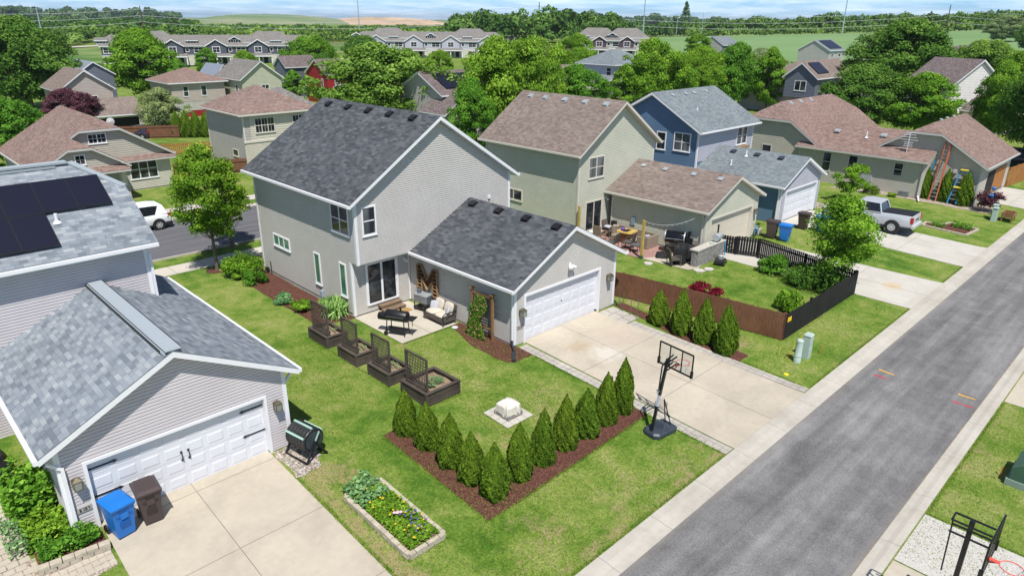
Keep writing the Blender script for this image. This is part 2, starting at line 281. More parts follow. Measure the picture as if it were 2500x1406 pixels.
leafmat('grass tuft', (.052, .115, .012), (.085, .155, .018), (.14, .185, .038), .25); leafmat('grass seed', (.07, .16, .04), (.17, .30, .09), (.3, .38, .16), .2)
M = MATS
# ---------------------------------------------------------------- mesh helpers
class MB:
    def __init__(s): s.v = []; s.f = []; s.uv = []
    def face(s, pts, uv=None):
        n = len(s.v); pts = [tuple(p) for p in pts]; s.v += pts; s.f.append(tuple(range(n, n+len(pts))))
        if uv is None:
            a, b, c = Vector(pts[0]), Vector(pts[1]), Vector(pts[2]); nn = (b-a).cross(c-a)
            k = max(range(3), key=lambda i: abs(nn[i])); i, j = ((1, 2), (0, 2), (0, 1))[k]
            uv = [(p[i], p[j]) for p in pts]
        s.uv += uv
    def hexa(s, P):     # P: 8 corners, bottom ring 0-3, top ring 4-7
        for q in ((3, 2, 1, 0), (4, 5, 6, 7), (0, 1, 5, 4), (1, 2, 6, 5), (2, 3, 7, 6), (3, 0, 4, 7)): s.face([P[i] for i in q])
    def box(s, x0, x1, y0, y1, z0, z1):
        s.hexa([(x0, y0, z0), (x1, y0, z0), (x1, y1, z0), (x0, y1, z0), (x0, y0, z1), (x1, y0, z1), (x1, y1, z1), (x0, y1, z1)])
    def taper(s, x0, x1, y0, y1, z0, z1, d):     # box whose top is larger by d on every side
        s.hexa([(x0, y0, z0), (x1, y0, z0), (x1, y1, z0), (x0, y1, z0), (x0-d, y0-d, z1), (x1+d, y0-d, z1), (x1+d, y1+d, z1), (x0-d, y1+d, z1)])
    def beam(s, p, q, w, h=None, up=(0, 0, 1)):
        p, q = Vector(p), Vector(q); h = h or w; d = (q-p).normalized(); upv = Vector(up)
        if abs(d.dot(upv)) > .98: upv = Vector((0, 1, 0))
        a = d.cross(upv).normalized()*(w/2); b = a.cross(d).normalized()*(h/2)
        s.hexa([p-a-b, p+a-b, q+a-b, q-a-b, p-a+b, p+a+b, q+a+b, q-a+b])
    def tube(s, pts, r, n=8, caps=True):
        pts = [Vector(p) for p in pts]; rs = r if isinstance(r, (list, tuple)) else [r]*len(pts); rings = []
        ref = Vector((0, 0, 1))
        for i, p in enumerate(pts):
            d = (pts[min(i+1, len(pts)-1)]-pts[max(i-1, 0)]).normalized()
            if abs(d.dot(ref)) > .95: ref = Vector((1, 0, 0)) if abs(d.x) < .9 else Vector((0, 1, 0))
            a = d.cross(ref).normalized(); b = a.cross(d)
            rings.append([p+(a*math.cos(t)+b*math.sin(t))*rs[i] for t in [2*PI*k/n for k in range(n)]])
        for i in range(len(pts)-1):
            for k in range(n):
                k2 = (k+1) % n; s.face([rings[i][k], rings[i][k2], rings[i+1][k2], rings[i+1][k]])
        if caps: s.face(rings[0][::-1]); s.face(rings[-1])
    def lathe(s, prof, c=(0, 0, 0), n=16, ax='z', caps=True):
        R = []
        for r, z in prof:
            ring = []
            for k in range(n):
                a, b = r*math.cos(2*PI*k/n), r*math.sin(2*PI*k/n)
                p = {'z': (a, b, z), 'x': (z, a, b), 'y': (a, z, b)}[ax]; ring.append((p[0]+c[0], p[1]+c[1], p[2]+c[2]))
            R.append(ring)
        for i in range(len(R)-1):
            for k in range(n):
                k2 = (k+1) % n; s.face([R[i][k], R[i][k2], R[i+1][k2], R[i+1][k]])
        if caps and prof[0][0] > 1e-4: s.face(R[0][::-1])
        if caps and prof[-1][0] > 1e-4: s.face(R[-1])
    def prism(s, poly, z0, z1):
        n = len(poly); s.face([(x, y, z1) for x, y in poly]); s.face([(x, y, z0) for x, y in poly][::-1])
        for i in range(n):
            a, b = poly[i], poly[(i+1) % n]; s.face([(*a, z0), (*b, z0), (*b, z1), (*a, z1)])
    def extrude(s, poly, d):   # poly of 3D points, d a vector
        d = Vector(d); P = [Vector(p) for p in poly]; n = len(P); s.face(P); s.face([p+d for p in P][::-1])
        for i in range(n): s.face([P[i], P[(i+1) % n], P[(i+1) % n]+d, P[i]+d])
    def loft(s, rings, closed=True, caps=True):
        n = len(rings[0])
        for i in range(len(rings)-1):
            for k in range(n if closed else n-1):
                k2 = (k+1) % n; s.face([rings[i][k], rings[i][k2], rings[i+1][k2], rings[i+1][k]])
        if caps: s.face(rings[0][::-1]); s.face(rings[-1])
    def sheet(s, poly, off, step=None):    # drape a convex polygon over the terrain, split along the slope breaks
        for lo, hi in ((-999, 9.2), (9.2, 18.6), (18.6, 999)):
            p = clip(clip(poly, 1, lo, True), 1, hi, False)
            if len(p) > 2: s.face([(x, y, T(x, y if lo < y or y < hi else y)+off) for x, y in p])
    def build(s, name, mat, parent=None, org=None, smooth=False, loc=None):
        if org is None: org = tuple(parent['_o']) if parent is not None and '_o' in parent.keys() else (0, 0, 0)
        me = bpy.data.meshes.new(name)
        me.from_pydata([(p[0]-org[0], p[1]-org[1], p[2]-org[2]) for p in s.v], [], s.f)
        uvl = me.uv_layers.new(name='UVMap'); uvl.data.foreach_set('uv', [c for u in s.uv for c in u])
        if smooth: weld(me)
        me.materials.append(M[mat] if isinstance(mat, str) else mat)
        o = bpy.data.objects.new(name, me); COL.objects.link(o)
        if parent is not None:
            o.parent = parent; o['_o'] = org
        if loc: o.location = loc
        return o
import bmesh
def weld(me):
    bm = bmesh.new(); bm.from_mesh(me); bmesh.ops.remove_doubles(bm, verts=bm.verts, dist=.0005)
    bmesh.ops.recalc_face_normals(bm, faces=bm.faces)
    bm.to_mesh(me); bm.free()
    me.polygons.foreach_set('use_smooth', [True]*len(me.polygons))
    try: me.set_sharp_from_angle(angle=.7)
    except Exception: pass
def clip(poly, ax, val, keep_above):
    out = []; n = len(poly)
    for i in range(n):
        a, b = poly[i], poly[(i+1) % n]
        ia = (a[ax] >= val-1e-9) if keep_above else (a[ax] <= val+1e-9); ib = (b[ax] >= val-1e-9) if keep_above else (b[ax] <= val+1e-9)
        if ia: out.append(a)
        if ia != ib:
            t = (val-a[ax])/(b[ax]-a[ax]); out.append(tuple(a[k]+(b[k]-a[k])*t for k in range(2)))
    return out
def thing(name, label, cat, loc, rotz=0., group=None, local=False):
    o = bpy.data.objects.new(name, None); COL.objects.link(o); o.location = loc; o.rotation_euler = (0, 0, rotz)
    o.empty_display_size = .2
    o['_o'] = (0, 0, 0) if (local or rotz) else tuple(loc)
    o['label'] = label; o['category'] = cat
    if group: o['group'] = group
    return o
def solo(mb, name, mat, label, cat, loc=None, group=None, smooth=False):
    org = loc or (0, 0, 0); o = mb.build(name, mat, None, org, smooth); o.location = org
    o['label'] = label; o['category'] = cat
    if group: o['group'] = group
    return o
def struct(mb, name, mat, kind='structure', label=None):
    o = mb.build(name, mat); o['kind'] = kind
    if label: o['label'] = label
    return o
def dup(root, loc, rotz=None, label=None, scale=None):
    r = root.copy(); COL.objects.link(r); r.location = loc
    if rotz is not None: r.rotation_euler = (0, 0, rotz)
    if label: r['label'] = label
    if scale: r.scale = scale if isinstance(scale, tuple) else (scale,)*3
    for ch in list(root.children):
        c = ch.copy(); COL.objects.link(c); c.parent = r
        for g in list(ch.children):
            d = g.copy(); COL.objects.link(d); d.parent = c
    return r
# ---------------------------------------------------------------- building helpers
class Fc:      # a vertical wall plane: F looks to -y, B to +y, L to -x, R to +x
    def __init__(s, k, c): s.k = k; s.c = c
    def pt(s, u, z, o=0.):
        return {'F': (u, s.c-o, z), 'B': (u, s.c+o, z), 'L': (s.c-o, u, z), 'R': (s.c+o, u, z)}[s.k]
def fbox(mb, F, u0, u1, z0, z1, o0, o1):
    mb.hexa([F.pt(u0, z0, o0), F.pt(u1, z0, o0), F.pt(u1, z0, o1), F.pt(u0, z0, o1), F.pt(u0, z1, o0), F.pt(u1, z1, o0), F.pt(u1, z1, o1), F.pt(u0, z1, o1)])
def siding(mb, F, poly, lap=.1, dep=None):
    """Dutch-lap courses: a flat face over a recessed upper band, so every butt edge throws its own shadow line."""
    dep = dep or (.023 if F.k in 'FB' else .014); r = .002; k0 = math.floor(min(p[1] for p in poly)/lap); z0 = min(p[1] for p in poly); z1 = max(p[1] for p in poly)
    k = k0
    while k*lap < z1-1e-6:
        b0 = k*lap
        for (ta, tb, oa, ob) in ((0, .62, dep, dep*.9), (.62, .70, dep*.9, r), (.70, 1., r, r)):
            a, b = max(z0, b0+ta*lap), min(z1, b0+tb*lap)
            if b <= a+1e-6: continue
            s = clip(clip(poly, 1, a, True), 1, b, False)
            if len(s) > 2:
                mb.face([F.pt(u, z, oa+(ob-oa)*((z-b0)/lap-ta)/(tb-ta)) for u, z in s])
                if ta == 0:
                    lo = [u for u, z in s if abs(z-a) < 1e-6]
                    if len(lo) >= 2: mb.face([F.pt(min(lo), a, r), F.pt(max(lo), a, r), F.pt(max(lo), a, dep), F.pt(min(lo), a, dep)])
        k += 1
def window(root, F, u0, z0, w, h, cols=1, rail=True, grid=None, frame='white trim', glass='window glass', name='window', fw=.075, sill=True):
    mb = MB(); o = .06
    fbox(mb, F, u0-fw, u0, z0-fw, z0+h+fw, 0, o); fbox(mb, F, u0+w, u0+w+fw, z0-fw, z0+h+fw, 0, o)
    fbox(mb, F, u0, u0+w, z0+h, z0+h+fw, 0, o-.002); fbox(mb, F, u0, u0+w, z0-fw, z0, 0, o-.002)
    if sill: fbox(mb, F, u0-fw-.02, u0+w+fw+.02, z0-fw-.03, z0-fw, 0, o+.025)
    cw = w/cols
    for i in range(1, cols): fbox(mb, F, u0+i*cw-.035, u0+i*cw+.035, z0, z0+h, 0, o-.006)
    if rail:
        for i in range(cols): fbox(mb, F, u0+i*cw+.035, u0+(i+1)*cw-.035, z0+h/2-.025, z0+h/2+.025, 0, o-.012)
    if grid:
        gx, gz = grid
        for i in range(cols):
            for k in range(1, gx): uu = u0+i*cw+cw*k/gx; fbox(mb, F, uu-.012, uu+.012, z0, z0+h, 0, .040)
            for k in range(1, gz): zz_ = z0+h*k/gz; fbox(mb, F, u0+i*cw+.03, u0+(i+1)*cw-.03, zz_-.012, zz_+.012, 0, .038)
    f = mb.build(name, frame, root)
    pm = MB(); fbox(pm, F, u0-.005, u0+w+.005, z0-.005, z0+h+.005, .0, .031); pm.build('pane', glass, f)
    return f
def sectional_door(root, F, u0, z0, w, h, mat='door white', rows=4, cols=8, rec=.14, trim='white trim', tw=.11, panels=True):
    mb = MB(); fbox(mb, F, u0, u0+w, z0, z0+h, -rec-.05, -rec)
    rh = h/rows; cw = w/cols
    for r in range(rows):
        fbox(mb, F, u0+.01, u0+w-.01, z0+r*rh+.012, z0+(r+1)*rh-.004, -rec, -rec+.012)
        if panels:
            for c in range(cols):
                a, b, zc, zd = u0+c*cw+.07, u0+(c+1)*cw-.07, z0+r*rh+.09, z0+(r+1)*rh-.08
                q = .035; o0, o1 = -rec+.012, -rec+.024
                P = [F.pt(a, zc, o0), F.pt(b, zc, o0), F.pt(b, zd, o0), F.pt(a, zd, o0)]; Q = [F.pt(a+q, zc+q, o1), F.pt(b-q, zc+q, o1), F.pt(b-q, zd-q, o1), F.pt(a+q, zd-q, o1)]
                mb.face(Q)
                for i in range(4): mb.face([P[i], P[(i+1) % 4], Q[(i+1) % 4], Q[i]])
    d = mb.build('garage_door', mat, root)
    t = MB(); e = .05
    fbox(t, F, u0-tw, u0, z0, z0+h+tw, -rec-.05, e); fbox(t, F, u0+w, u0+w+tw, z0, z0+h+tw, -rec-.05, e); fbox(t, F, u0, u0+w, z0+h, z0+h+tw, -rec-.05, e)
    t.build('door_trim', trim, root)
    s_ = MB(); fbox(s_, F, u0, u0+w, z0-.03, z0+.02, -rec-.02, -rec+.02); s_.build('door_seal', 'black plastic', d)
    return d
def jroof(ax, x0, x1, y0, y1, zt, zr, zc0=None, zc1=None):
    # ridge roof over the outline; ends may be gabled, clipped (zc between) or hipped (zc = zt)
    if ax == 'x': x0, x1, y0, y1 = y0, y1, x0, x1
    xm = (x0+x1)/2; s = (zr-zt)/(xm-x0); wc0 = 0 if zc0 is None else (zr-zc0)/s; wc1 = 0 if zc1 is None else (zr-zc1)/s
    r0, r1 = y0+wc0, y1-wc1; P = []
    def side(sg):
        e = x0 if sg < 0 else x1; L = [(e, y0, zt), (e, y1, zt)]
        if wc1 and zc1 > zt+.01: L.append((xm+sg*wc1, y1, zc1))
        L += [(xm, r1, zr), (xm, r0, zr)]
        if wc0 and zc0 > zt+.01: L.append((xm+sg*wc0, y0, zc0))
        return L
    P.append(side(-1)); P.append(side(1)[::-1])
    if wc0: P.append([(xm-wc0, y0, zc0), (xm+wc0, y0, zc0), (xm, r0, zr)])
    if wc1: P.append([(xm+wc1, y1, zc1), (xm-wc1, y1, zc1), (xm, r1, zr)])
    if ax == 'x': P = [[(b, a, c) for a, b, c in p][::-1] for p in P]
    return P
def roof(root, polys, sh, trim='white trim', th=.17, name='roof'):
    key = lambda p: (round(p[0], 3), round(p[1], 3), round(p[2], 3)); cnt = {}
    for p in polys:
        for i in range(len(p)):
            e = frozenset((key(p[i]), key(p[(i+1) % len(p)]))); cnt[e] = cnt.get(e, 0)+1
    a, b = MB(), MB()
    for p in polys:
        P = [Vector(q) for q in p]; n = (P[1]-P[0]).cross(P[2]-P[0]).normalized()
        if n.z < 0: n = -n
        t = Vector((0, 0, 1)).cross(n)
        t = t.normalized() if t.length > 1e-5 else Vector((1, 0, 0)); u = n.cross(t)
        off = (P[0].x*.37+P[0].y*.61)
        a.face([q+Vector((0, 0, .03)) for q in P], [(q.dot(t)+off, q.dot(u)) for q in P])
        b.face([q-Vector((0, 0, th)) for q in P][::-1])
        for i in range(len(P)):
            q, r = P[i], P[(i+1) % len(P)]
            if cnt[frozenset((key(p[i]), key(p[(i+1) % len(P)])))] == 1:
                z = Vector((0, 0, 1)); a.face([q, r, r+z*.03, q+z*.03], [(0, 0), (1, 0), (1, .03), (0, .03)]); b.face([q-z*th, r-z*th, r, q])
    o = a.build(name, sh, root); b.build('fascia', trim, o if name == 'roof_' else root)
    return o
def gutter(root, ax, c, a, b, z, side, mat='white trim'):
    # trough along the eave at coordinate c, running from a to b; side = which way it juts
    mb = MB(); d = .11*side
    prof = [(0, 0), (d, 0), (d, -.11), (d*.7, -.13), (0, -.13)]
    pts = lambda t: [((t, c+p, z+q) if ax == 'x' else (c+p, t, z+q)) for p, q in prof]
    mb.loft([pts(a), pts(b)])
    return mb.build('gutter', mat, root)
def roof_vents(rf, pts, slope_dir, slope, mat='black metal', size=.36, h=.12):
    # square slant-back vents sitting on the roof plane
    for x, y, z in pts:
        mb = MB(); sx, sy = slope_dir; up = Vector((sx, sy, slope)).normalized(); al = Vector((-sy, sx, 0)); n = al.cross(up)
        if n.z < 0: n = -n
        c = Vector((x, y, z+.02)); P = lambda i, j, k: c+al*(i*size/2)+up*(j*size/2)+n*k
        mb.hexa([P(-1.2, -1.2, 0), P(1.2, -1.2, 0), P(1.2, 1.2, 0), P(-1.2, 1.2, 0), P(-1.2, -1.2, .025), P(1.2, -1.2, .025), P(1.2, 1.2, .025), P(-1.2, 1.2, .025)])
        mb.hexa([P(-.8, -.8, .02), P(.8, -.8, .02), P(.8, .8, .02), P(-.8, .8, .02), P(-1, -1, h), P(1, -1, h), P(1, 1, h*.75), P(-1, 1, h*.75)])
        mb.build('roof_vent', mat, rf)
def pipe_vent(rf, x, y, z, h=.35, r=.05):
    mb = MB(); mb.tube([(x, y, z-.05), (x, y, z+h)], r, 8); mb.lathe([(r*2.6, z-.03), (r*1.2, z+.07)], (x, y, 0), 8); mb.build('vent_pipe', 'white trim', rf)
def block(root, ax, x0, x1, y0, y1, zb, zt, zr, sid, sh, oh=.4, rk=.33, zc0=None, zc1=None, lap=.1, dep=None, trim='white trim', door=None, faces='FLRB', th=.17, corner=True, gut=True, fnd=True, skip_wall=(), wall_mat2=None):
    """One storeyed block: walls x0..x1, y0..y1; zt = roof surface height at the eave tip, zr = ridge, zc* = clip/hip height at the low / high end."""
    s = (zr-zt)/(((x1-x0) if ax == 'y' else (y1-y0))/2+oh); zw = zt+s*oh-th-.01
    hip = lambda zc: zc is not None and abs(zc-zt) < .01
    w = MB(); info = {'zw': zw, 's': s}
    def gable_poly(u0, u1, zc):
        um = (u0+u1)/2
        if hip(zc): return [(u0, zb), (u1, zb), (u1, zw), (u0, zw)]
        if zc is None: return [(u0, zb), (u1, zb), (u1, zw), (um, zr-th-.01), (u0, zw)]
        wc = (zr-zc)/s; return [(u0, zb), (u1, zb), (u1, zw), (um+wc, zc-th), (um-wc, zc-th), (u0, zw)]
    for k in faces:
        c = {'F': y0, 'B': y1, 'L': x0, 'R': x1}[k]; F = Fc(k, c); u0, u1 = (x0, x1) if k in 'FB' else (y0, y1)
        if (k in 'FB') == (ax == 'y'): poly = gable_poly(u0, u1, zc0 if k in 'FL' else zc1)
        else: poly = [(u0, zb), (u1, zb), (u1, zw), (u0, zw)]
        if door and door[0] == k:
            du, dw, dz, dh = door[1:5]; ps = []
            if du > u0: ps.append([(u0, zb), (du, zb), (du, dz+dh), (u0, dz+dh)])
            if du+dw < u1: ps.append([(du+dw, zb), (u1, zb), (u1, dz+dh), (du+dw, dz+dh)])
            ps.append(clip(poly, 1, dz+dh, True))
            for p in ps: siding(w, F, p, lap, dep)
        else: siding(w, F, poly, lap, dep)
    info['wall'] = w.build('wall', sid, root)
    ro = (x0-oh, x1+oh, y0-rk, y1+rk) if ax == 'y' else (x0-rk, x1+rk, y0-oh, y1+oh)
    if zc0 is not None and hip(zc0): ro = (ro[0], ro[1], y0-oh, ro[3]) if ax == 'y' else (x0-oh, ro[1], ro[2], ro[3])
    info['roof'] = roof(root, jroof(ax, *ro, zt, zr, zc0, zc1), sh, trim, th)
    if corner:
        cw, e = .09, .036
        for (cx, sx) in ((x0, 1), (x1, -1)):
            for (cy, sy) in ((y0, 1), (y1, -1)):
                t = MB(); fx = 'L' if sx > 0 else 'R'; fy = 'F' if sy > 0 else 'B'
                if fx in faces: fbox(t, Fc(fx, cx), min(cy-sy*e, cy+sy*cw), max(cy-sy*e, cy+sy*cw), zb, zw-.01, 0, e)
                if fy in faces: fbox(t, Fc(fy, cy), min(cx, cx+sx*cw), max(cx, cx+sx*cw), zb, zw-.01, 0, e)
                if t.f: t.build('corner_trim', trim, root)
    if gut:
        if ax == 'y':
            gutter(root, 'y', ro[0], ro[2]+.02, ro[3]-.02, zt+.0, -1, trim); gutter(root, 'y', ro[1], ro[2]+.02, ro[3]-.02, zt+.0, 1, trim)
        else:
            gutter(root, 'x', ro[2], ro[0]+.02, ro[1]-.02, zt+.0, -1, trim); gutter(root, 'x', ro[3], ro[0]+.02, ro[1]-.02, zt+.0, 1, trim)
    if fnd:
        f = MB()
        # a plinth just inside the siding, down into the soil
        f.box(x0+.005, x1-.005, y0+.005, y1-.005, zb-1.4, zb+.02) if not door else [f.box(*q) for q in plinth(x0, x1, y0, y1, zb, door)]
        f.build('foundation', 'foundation concrete', root)
    return info
def plinth(x0, x1, y0, y1, zb, door):
    # plinth with the garage opening left free
    k, du, dw = door[0], door[1], door[2]
    if k == 'F': return [(x0+.005, du, y0+.005, y0+.3, zb-1.4, zb+.02), (du+dw, x1-.005, y0+.005, y0+.3, zb-1.4, zb+.02), (x0+.005, x1-.005, y0+.3, y1-.005, zb-1.4, zb-.01), (x0+.005, x0+.2, y0+.3, y1-.005, zb-.01, zb+.02), (x1-.2, x1-.005, y0+.3, y1-.005, zb-.01, zb+.02)]
    return [(x0+.3, x1-.005, y0+.005, y1-.005, zb-1.4, zb-.01)]
def downspout(root, x, y, z0, z1, dx=0., dy=-.0, mat='white trim', w=.08):
    mb = MB(); mb.box(x-w/2, x+w/2, y-w/2, y+w/2, z0, z1-.25); mb.beam((x, y, z1-.27), (x+dx, y+dy, z1), w*.9, w*.9); return mb.build('downspout', mat, root)
def wall_lantern(root, F, u, z, sc=1.):
    mb = MB(); P = lambda du, dz, o: F.pt(u+du*sc, z+dz*sc, o*sc+.02)
    fbox(mb, F, u-.05*sc, u+.05*sc, z-.12*sc, z+.12*sc, 0, .04)
    mb.tube([P(0, .02, .02), P(0, .12, .08), P(0, .14, .14)], .012*sc, 6)
    mb.hexa([P(-.06, -.12, .08), P(.06, -.12, .08), P(.06, -.12, .20), P(-.06, -.12, .20), P(-.085, -.10, .055), P(.085, -.10, .055), P(.085, -.10, .225), P(-.085, -.10, .225)])
    mb.hexa([P(-.10, .12, .04), P(.10, .12, .04), P(.10, .12, .24), P(-.10, .12, .24), P(-.02, .20, .12), P(.02, .20, .12), P(.02, .20, .16), P(-.02, .20, .16)])
    for a in (-.085, .085):
        for b in (.055, .225): mb.beam(P(a, -.11, b), P(a, .12, b), .014*sc)
    o = mb.build('wall_lantern', 'brass', root)
    g = MB(); g.hexa([P(-.07, -.10, .07), P(.07, -.10, .07), P(.07, -.10, .21), P(-.07, -.10, .21), P(-.08, .115, .06), P(.08, .115, .06), P(.08, .115, .22), P(-.08, .115, .22)]); g.build('lamp_glass', 'lamp glass', o)
    return o
SEG = {'0': 'abcdef', '1': 'bc', '6': 'acdefg', '7': 'abc', '2': 'abged', '4': 'fgbc', '3': 'abgcd', '5': 'afgcd'}
def number_plate(root, F, u, z, text, h=.10, mat='label grey'):
    n = len(text); w = h*.62; W_ = n*w*1.25+.10; mb = MB(); fbox(mb, F, u-W_/2, u+W_/2, z-h*.95, z+h*.95, .02, .045); pl = mb.build('number_plate', mat, root)
    d = MB(); t = h*.17
    for i, ch in enumerate(text):
        a = u-W_/2+.06+i*w*1.25; b = a+w*.8; lo, mi, hi = z-h*.55, z, z+h*.55
        R = {'a': (a, b, hi-t, hi), 'g': (a, b, mi-t/2, mi+t/2), 'd': (a, b, lo, lo+t), 'f': (a, a+t, mi, hi), 'e': (a, a+t, lo, mi), 'b': (b-t, b, mi, hi), 'c': (b-t, b, lo, mi)}
        for s_ in SEG[ch]: q = R[s_]; fbox(d, F, *q, .045, .052+.001*'abcdefg'.index(s_)/2)
    d.build('digits', 'black plastic', pl)
    return pl
# ---------------------------------------------------------------- foliage
def leaf_mesh(name, C, Nn, size, tint, mat, aspect=.55, rng=None, up=None):
    """C: n leaf centres, Nn: leaf normals, size: n lengths. One pointed four-sided leaf each."""
    n = len(C); rng = rng or np.random.default_rng(1)
    Nn = Nn/np.maximum(1e-6, np.linalg.norm(Nn, axis=1, keepdims=True))
    r = rng.normal(size=(n, 3)) if up is None else up+rng.normal(size=(n, 3))*.35
    a = r-(r*Nn).sum(1, keepdims=True)*Nn; a /= np.maximum(1e-6, np.linalg.norm(a, axis=1, keepdims=True)); b = np.cross(Nn, a)
    s = size[:, None]
    V = np.stack([C-a*s*.5, C+b*s*aspect*.5+a*s*.05, C+a*s*.5, C-b*s*aspect*.5+a*s*.05], 1).reshape(-1, 3)
    me = bpy.data.meshes.new(name); me.vertices.add(4*n); me.loops.add(4*n); me.polygons.add(n)
    me.vertices.foreach_set('co', V.astype(np.float32).ravel()); me.loops.foreach_set('vertex_index', np.arange(4*n, dtype=np.int32))
    me.polygons.foreach_set('loop_start', np.arange(0, 4*n, 4, dtype=np.int32))
    try: me.polygons.foreach_set('loop_total', np.full(n, 4, dtype=np.int32))
    except Exception: pass
    at = me.attributes.new('tint', 'FLOAT', 'FACE'); at.data.foreach_set('value', np.clip(tint, 0, 1).astype(np.float32))
    me.update(); me.validate(); me.materials.append(M[mat])
    return me
def clump_points(rng, centers, radii, per, flat=.95):
    C, Nn, T_ = [], [], []
    for c, r, k in zip(centers, radii, per):
        d = rng.normal(size=(k, 3)); d /= np.linalg.norm(d, axis=1, keepdims=True); d[:, 2] = np.where(d[:, 2] < -.3, -d[:, 2]*.6, d[:, 2])
        rr = r*(.45+.75*rng.random(k)**.8); p = c+d*rr[:, None]*np.array([1, 1, flat])
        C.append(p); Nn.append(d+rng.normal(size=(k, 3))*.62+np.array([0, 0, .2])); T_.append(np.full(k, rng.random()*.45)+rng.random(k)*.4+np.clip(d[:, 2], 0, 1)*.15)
    return np.concatenate(C), np.concatenate(Nn), np.concatenate(T_)
def crown_mesh(name, seed, R, Hc, zc, nclump, per, leaf, mat, shape='round', rough=.22, aspect=.6):
    """Crown of leafy clumps; R radius, Hc crown height, zc height of its lowest point."""
    rng = np.random.default_rng(seed); cs, rs, ks = [], [], []
    ph = rng.random(6)*6.28
    for i in range(nclump):
        t = rng.random()**.85; az = rng.random()*2*PI
        if shape == 'round': prof = math.sin(PI*min(1, .10+t*.86))**.55
        elif shape == 'egg': prof = math.sin(PI*min(1, .13+t**1.15*.84))**.7
        elif shape == 'spread': prof = (.55+.6*t) if t < .6 else .91*math.sqrt(max(.02, 1-((t-.6)/.42)**2))
        elif shape == 'cone': prof = (1-t)**.7*.97+.05
        else: prof = math.sin(PI*min(1, .1+t*.86))**.6*(.8+.3*math.sin(az*2+ph[0]))
        lob = 1+rough*(math.sin(2*az+ph[1]+t*3)+.6*math.sin(3*az+ph[2]-t*4)+.5*math.sin(5*az+ph[3]+t*7))*.6
        rad = R*prof*lob*(rng.random()**.33 if i > nclump*.3 else .93)
        cr = R*(.14+.12*rng.random())*(1 if shape != 'cone' else .8)
        rad = max(0, rad-cr*.7)
        cs.append((rad*math.cos(az), rad*math.sin(az), zc+cr*.6+t*(Hc-cr*1.5))); rs.append(cr); ks.append(int(per*(.6+.8*rng.random())*(cr/(R*.205))**1.7))
    cs = np.array(cs)
    C, Nn, T_ = clump_points(rng, cs, rs, ks)
    o = np.array([0, 0, zc+Hc*.42]); w = C-o; w /= np.maximum(.01, np.linalg.norm(w, axis=1, keepdims=True)); Nn = Nn+w*.35
    k = len(C); keep = rng.random(k) > .0
    me = leaf_mesh(name, C[keep], Nn[keep], leaf*(.65+.7*rng.random(k))[keep], T_[keep], mat, aspect, rng)
    return me, cs, rs
def trunk_mb(h, r, cs=None, seed=0, lean=0., nb=9, zlo=.3):
    rng = random.Random(seed); mb = MB(); top = Vector((lean*h, lean*.4*h, h)); pts = [Vector((0, 0, -.15)), Vector((0, 0, .12)), Vector((lean*h*.3, 0, h*.35)), Vector((lean*h*.6, lean*.2*h, h*.68)), top]
    mb.tube(pts, [r*1.5, r*1.12, r*.85, r*.55, r*.15], 8)
    if cs is not None:
        idx = list(range(len(cs))); rng.shuffle(idx)
        for i in idx[:nb]:
            c = Vector(cs[i]); t = max(zlo, min(.85, (c.z/h)*.62)); b = Vector((lean*h*t, 0, h*t)); m_ = b.lerp(c, .5)+Vector((0, 0, -.02*h)); rr = r*.5*(1-t*.5)
            mb.tube([b, m_, c], [rr, rr*.6, rr*.15], 6)
    return mb
PROTO = {}
def tree_proto(key, seed, R, H, zlo, nclump, per, leaf, mat, shape, tr=.16, rough=.22, nb=9, aspect=.6, lean=0.):
    me, cs, rs = crown_mesh('crown', seed, R, H-zlo, zlo, nclump, per, leaf, mat, shape, rough, aspect)
    tb = trunk_mb(H*.86, tr, cs, seed, lean, nb); tm = tb.build('trunk', 'bark', None, smooth=True); tme = tm.data; bpy.data.objects.remove(tm)
    PROTO[key] = (me, tme, H)
def tree(key, x, y, label, cat='tree', sc=1., rz=None, mat=None, group=None, name='broadleaf_tree', z=None, sxy=None, crown='crown'):
    me, tme, H = PROTO[key]; z = T(x, y) if z is None else z
    r = thing(name, label, cat, (x, y, z), 0, group, local=True); sx = sxy or sc
    r.scale = (sx, sx, sc); r.rotation_euler = (0, 0, random.random()*6.28 if rz is None else rz)
    c = bpy.data.objects.new(crown, me); COL.objects.link(c); c.parent = r
    if mat: c.material_slots[0].link = 'OBJECT'; c.material_slots[0].material = M[mat]
    if tme: t = bpy.data.objects.new('trunk', tme); COL.objects.link(t); t.parent = r
    return r
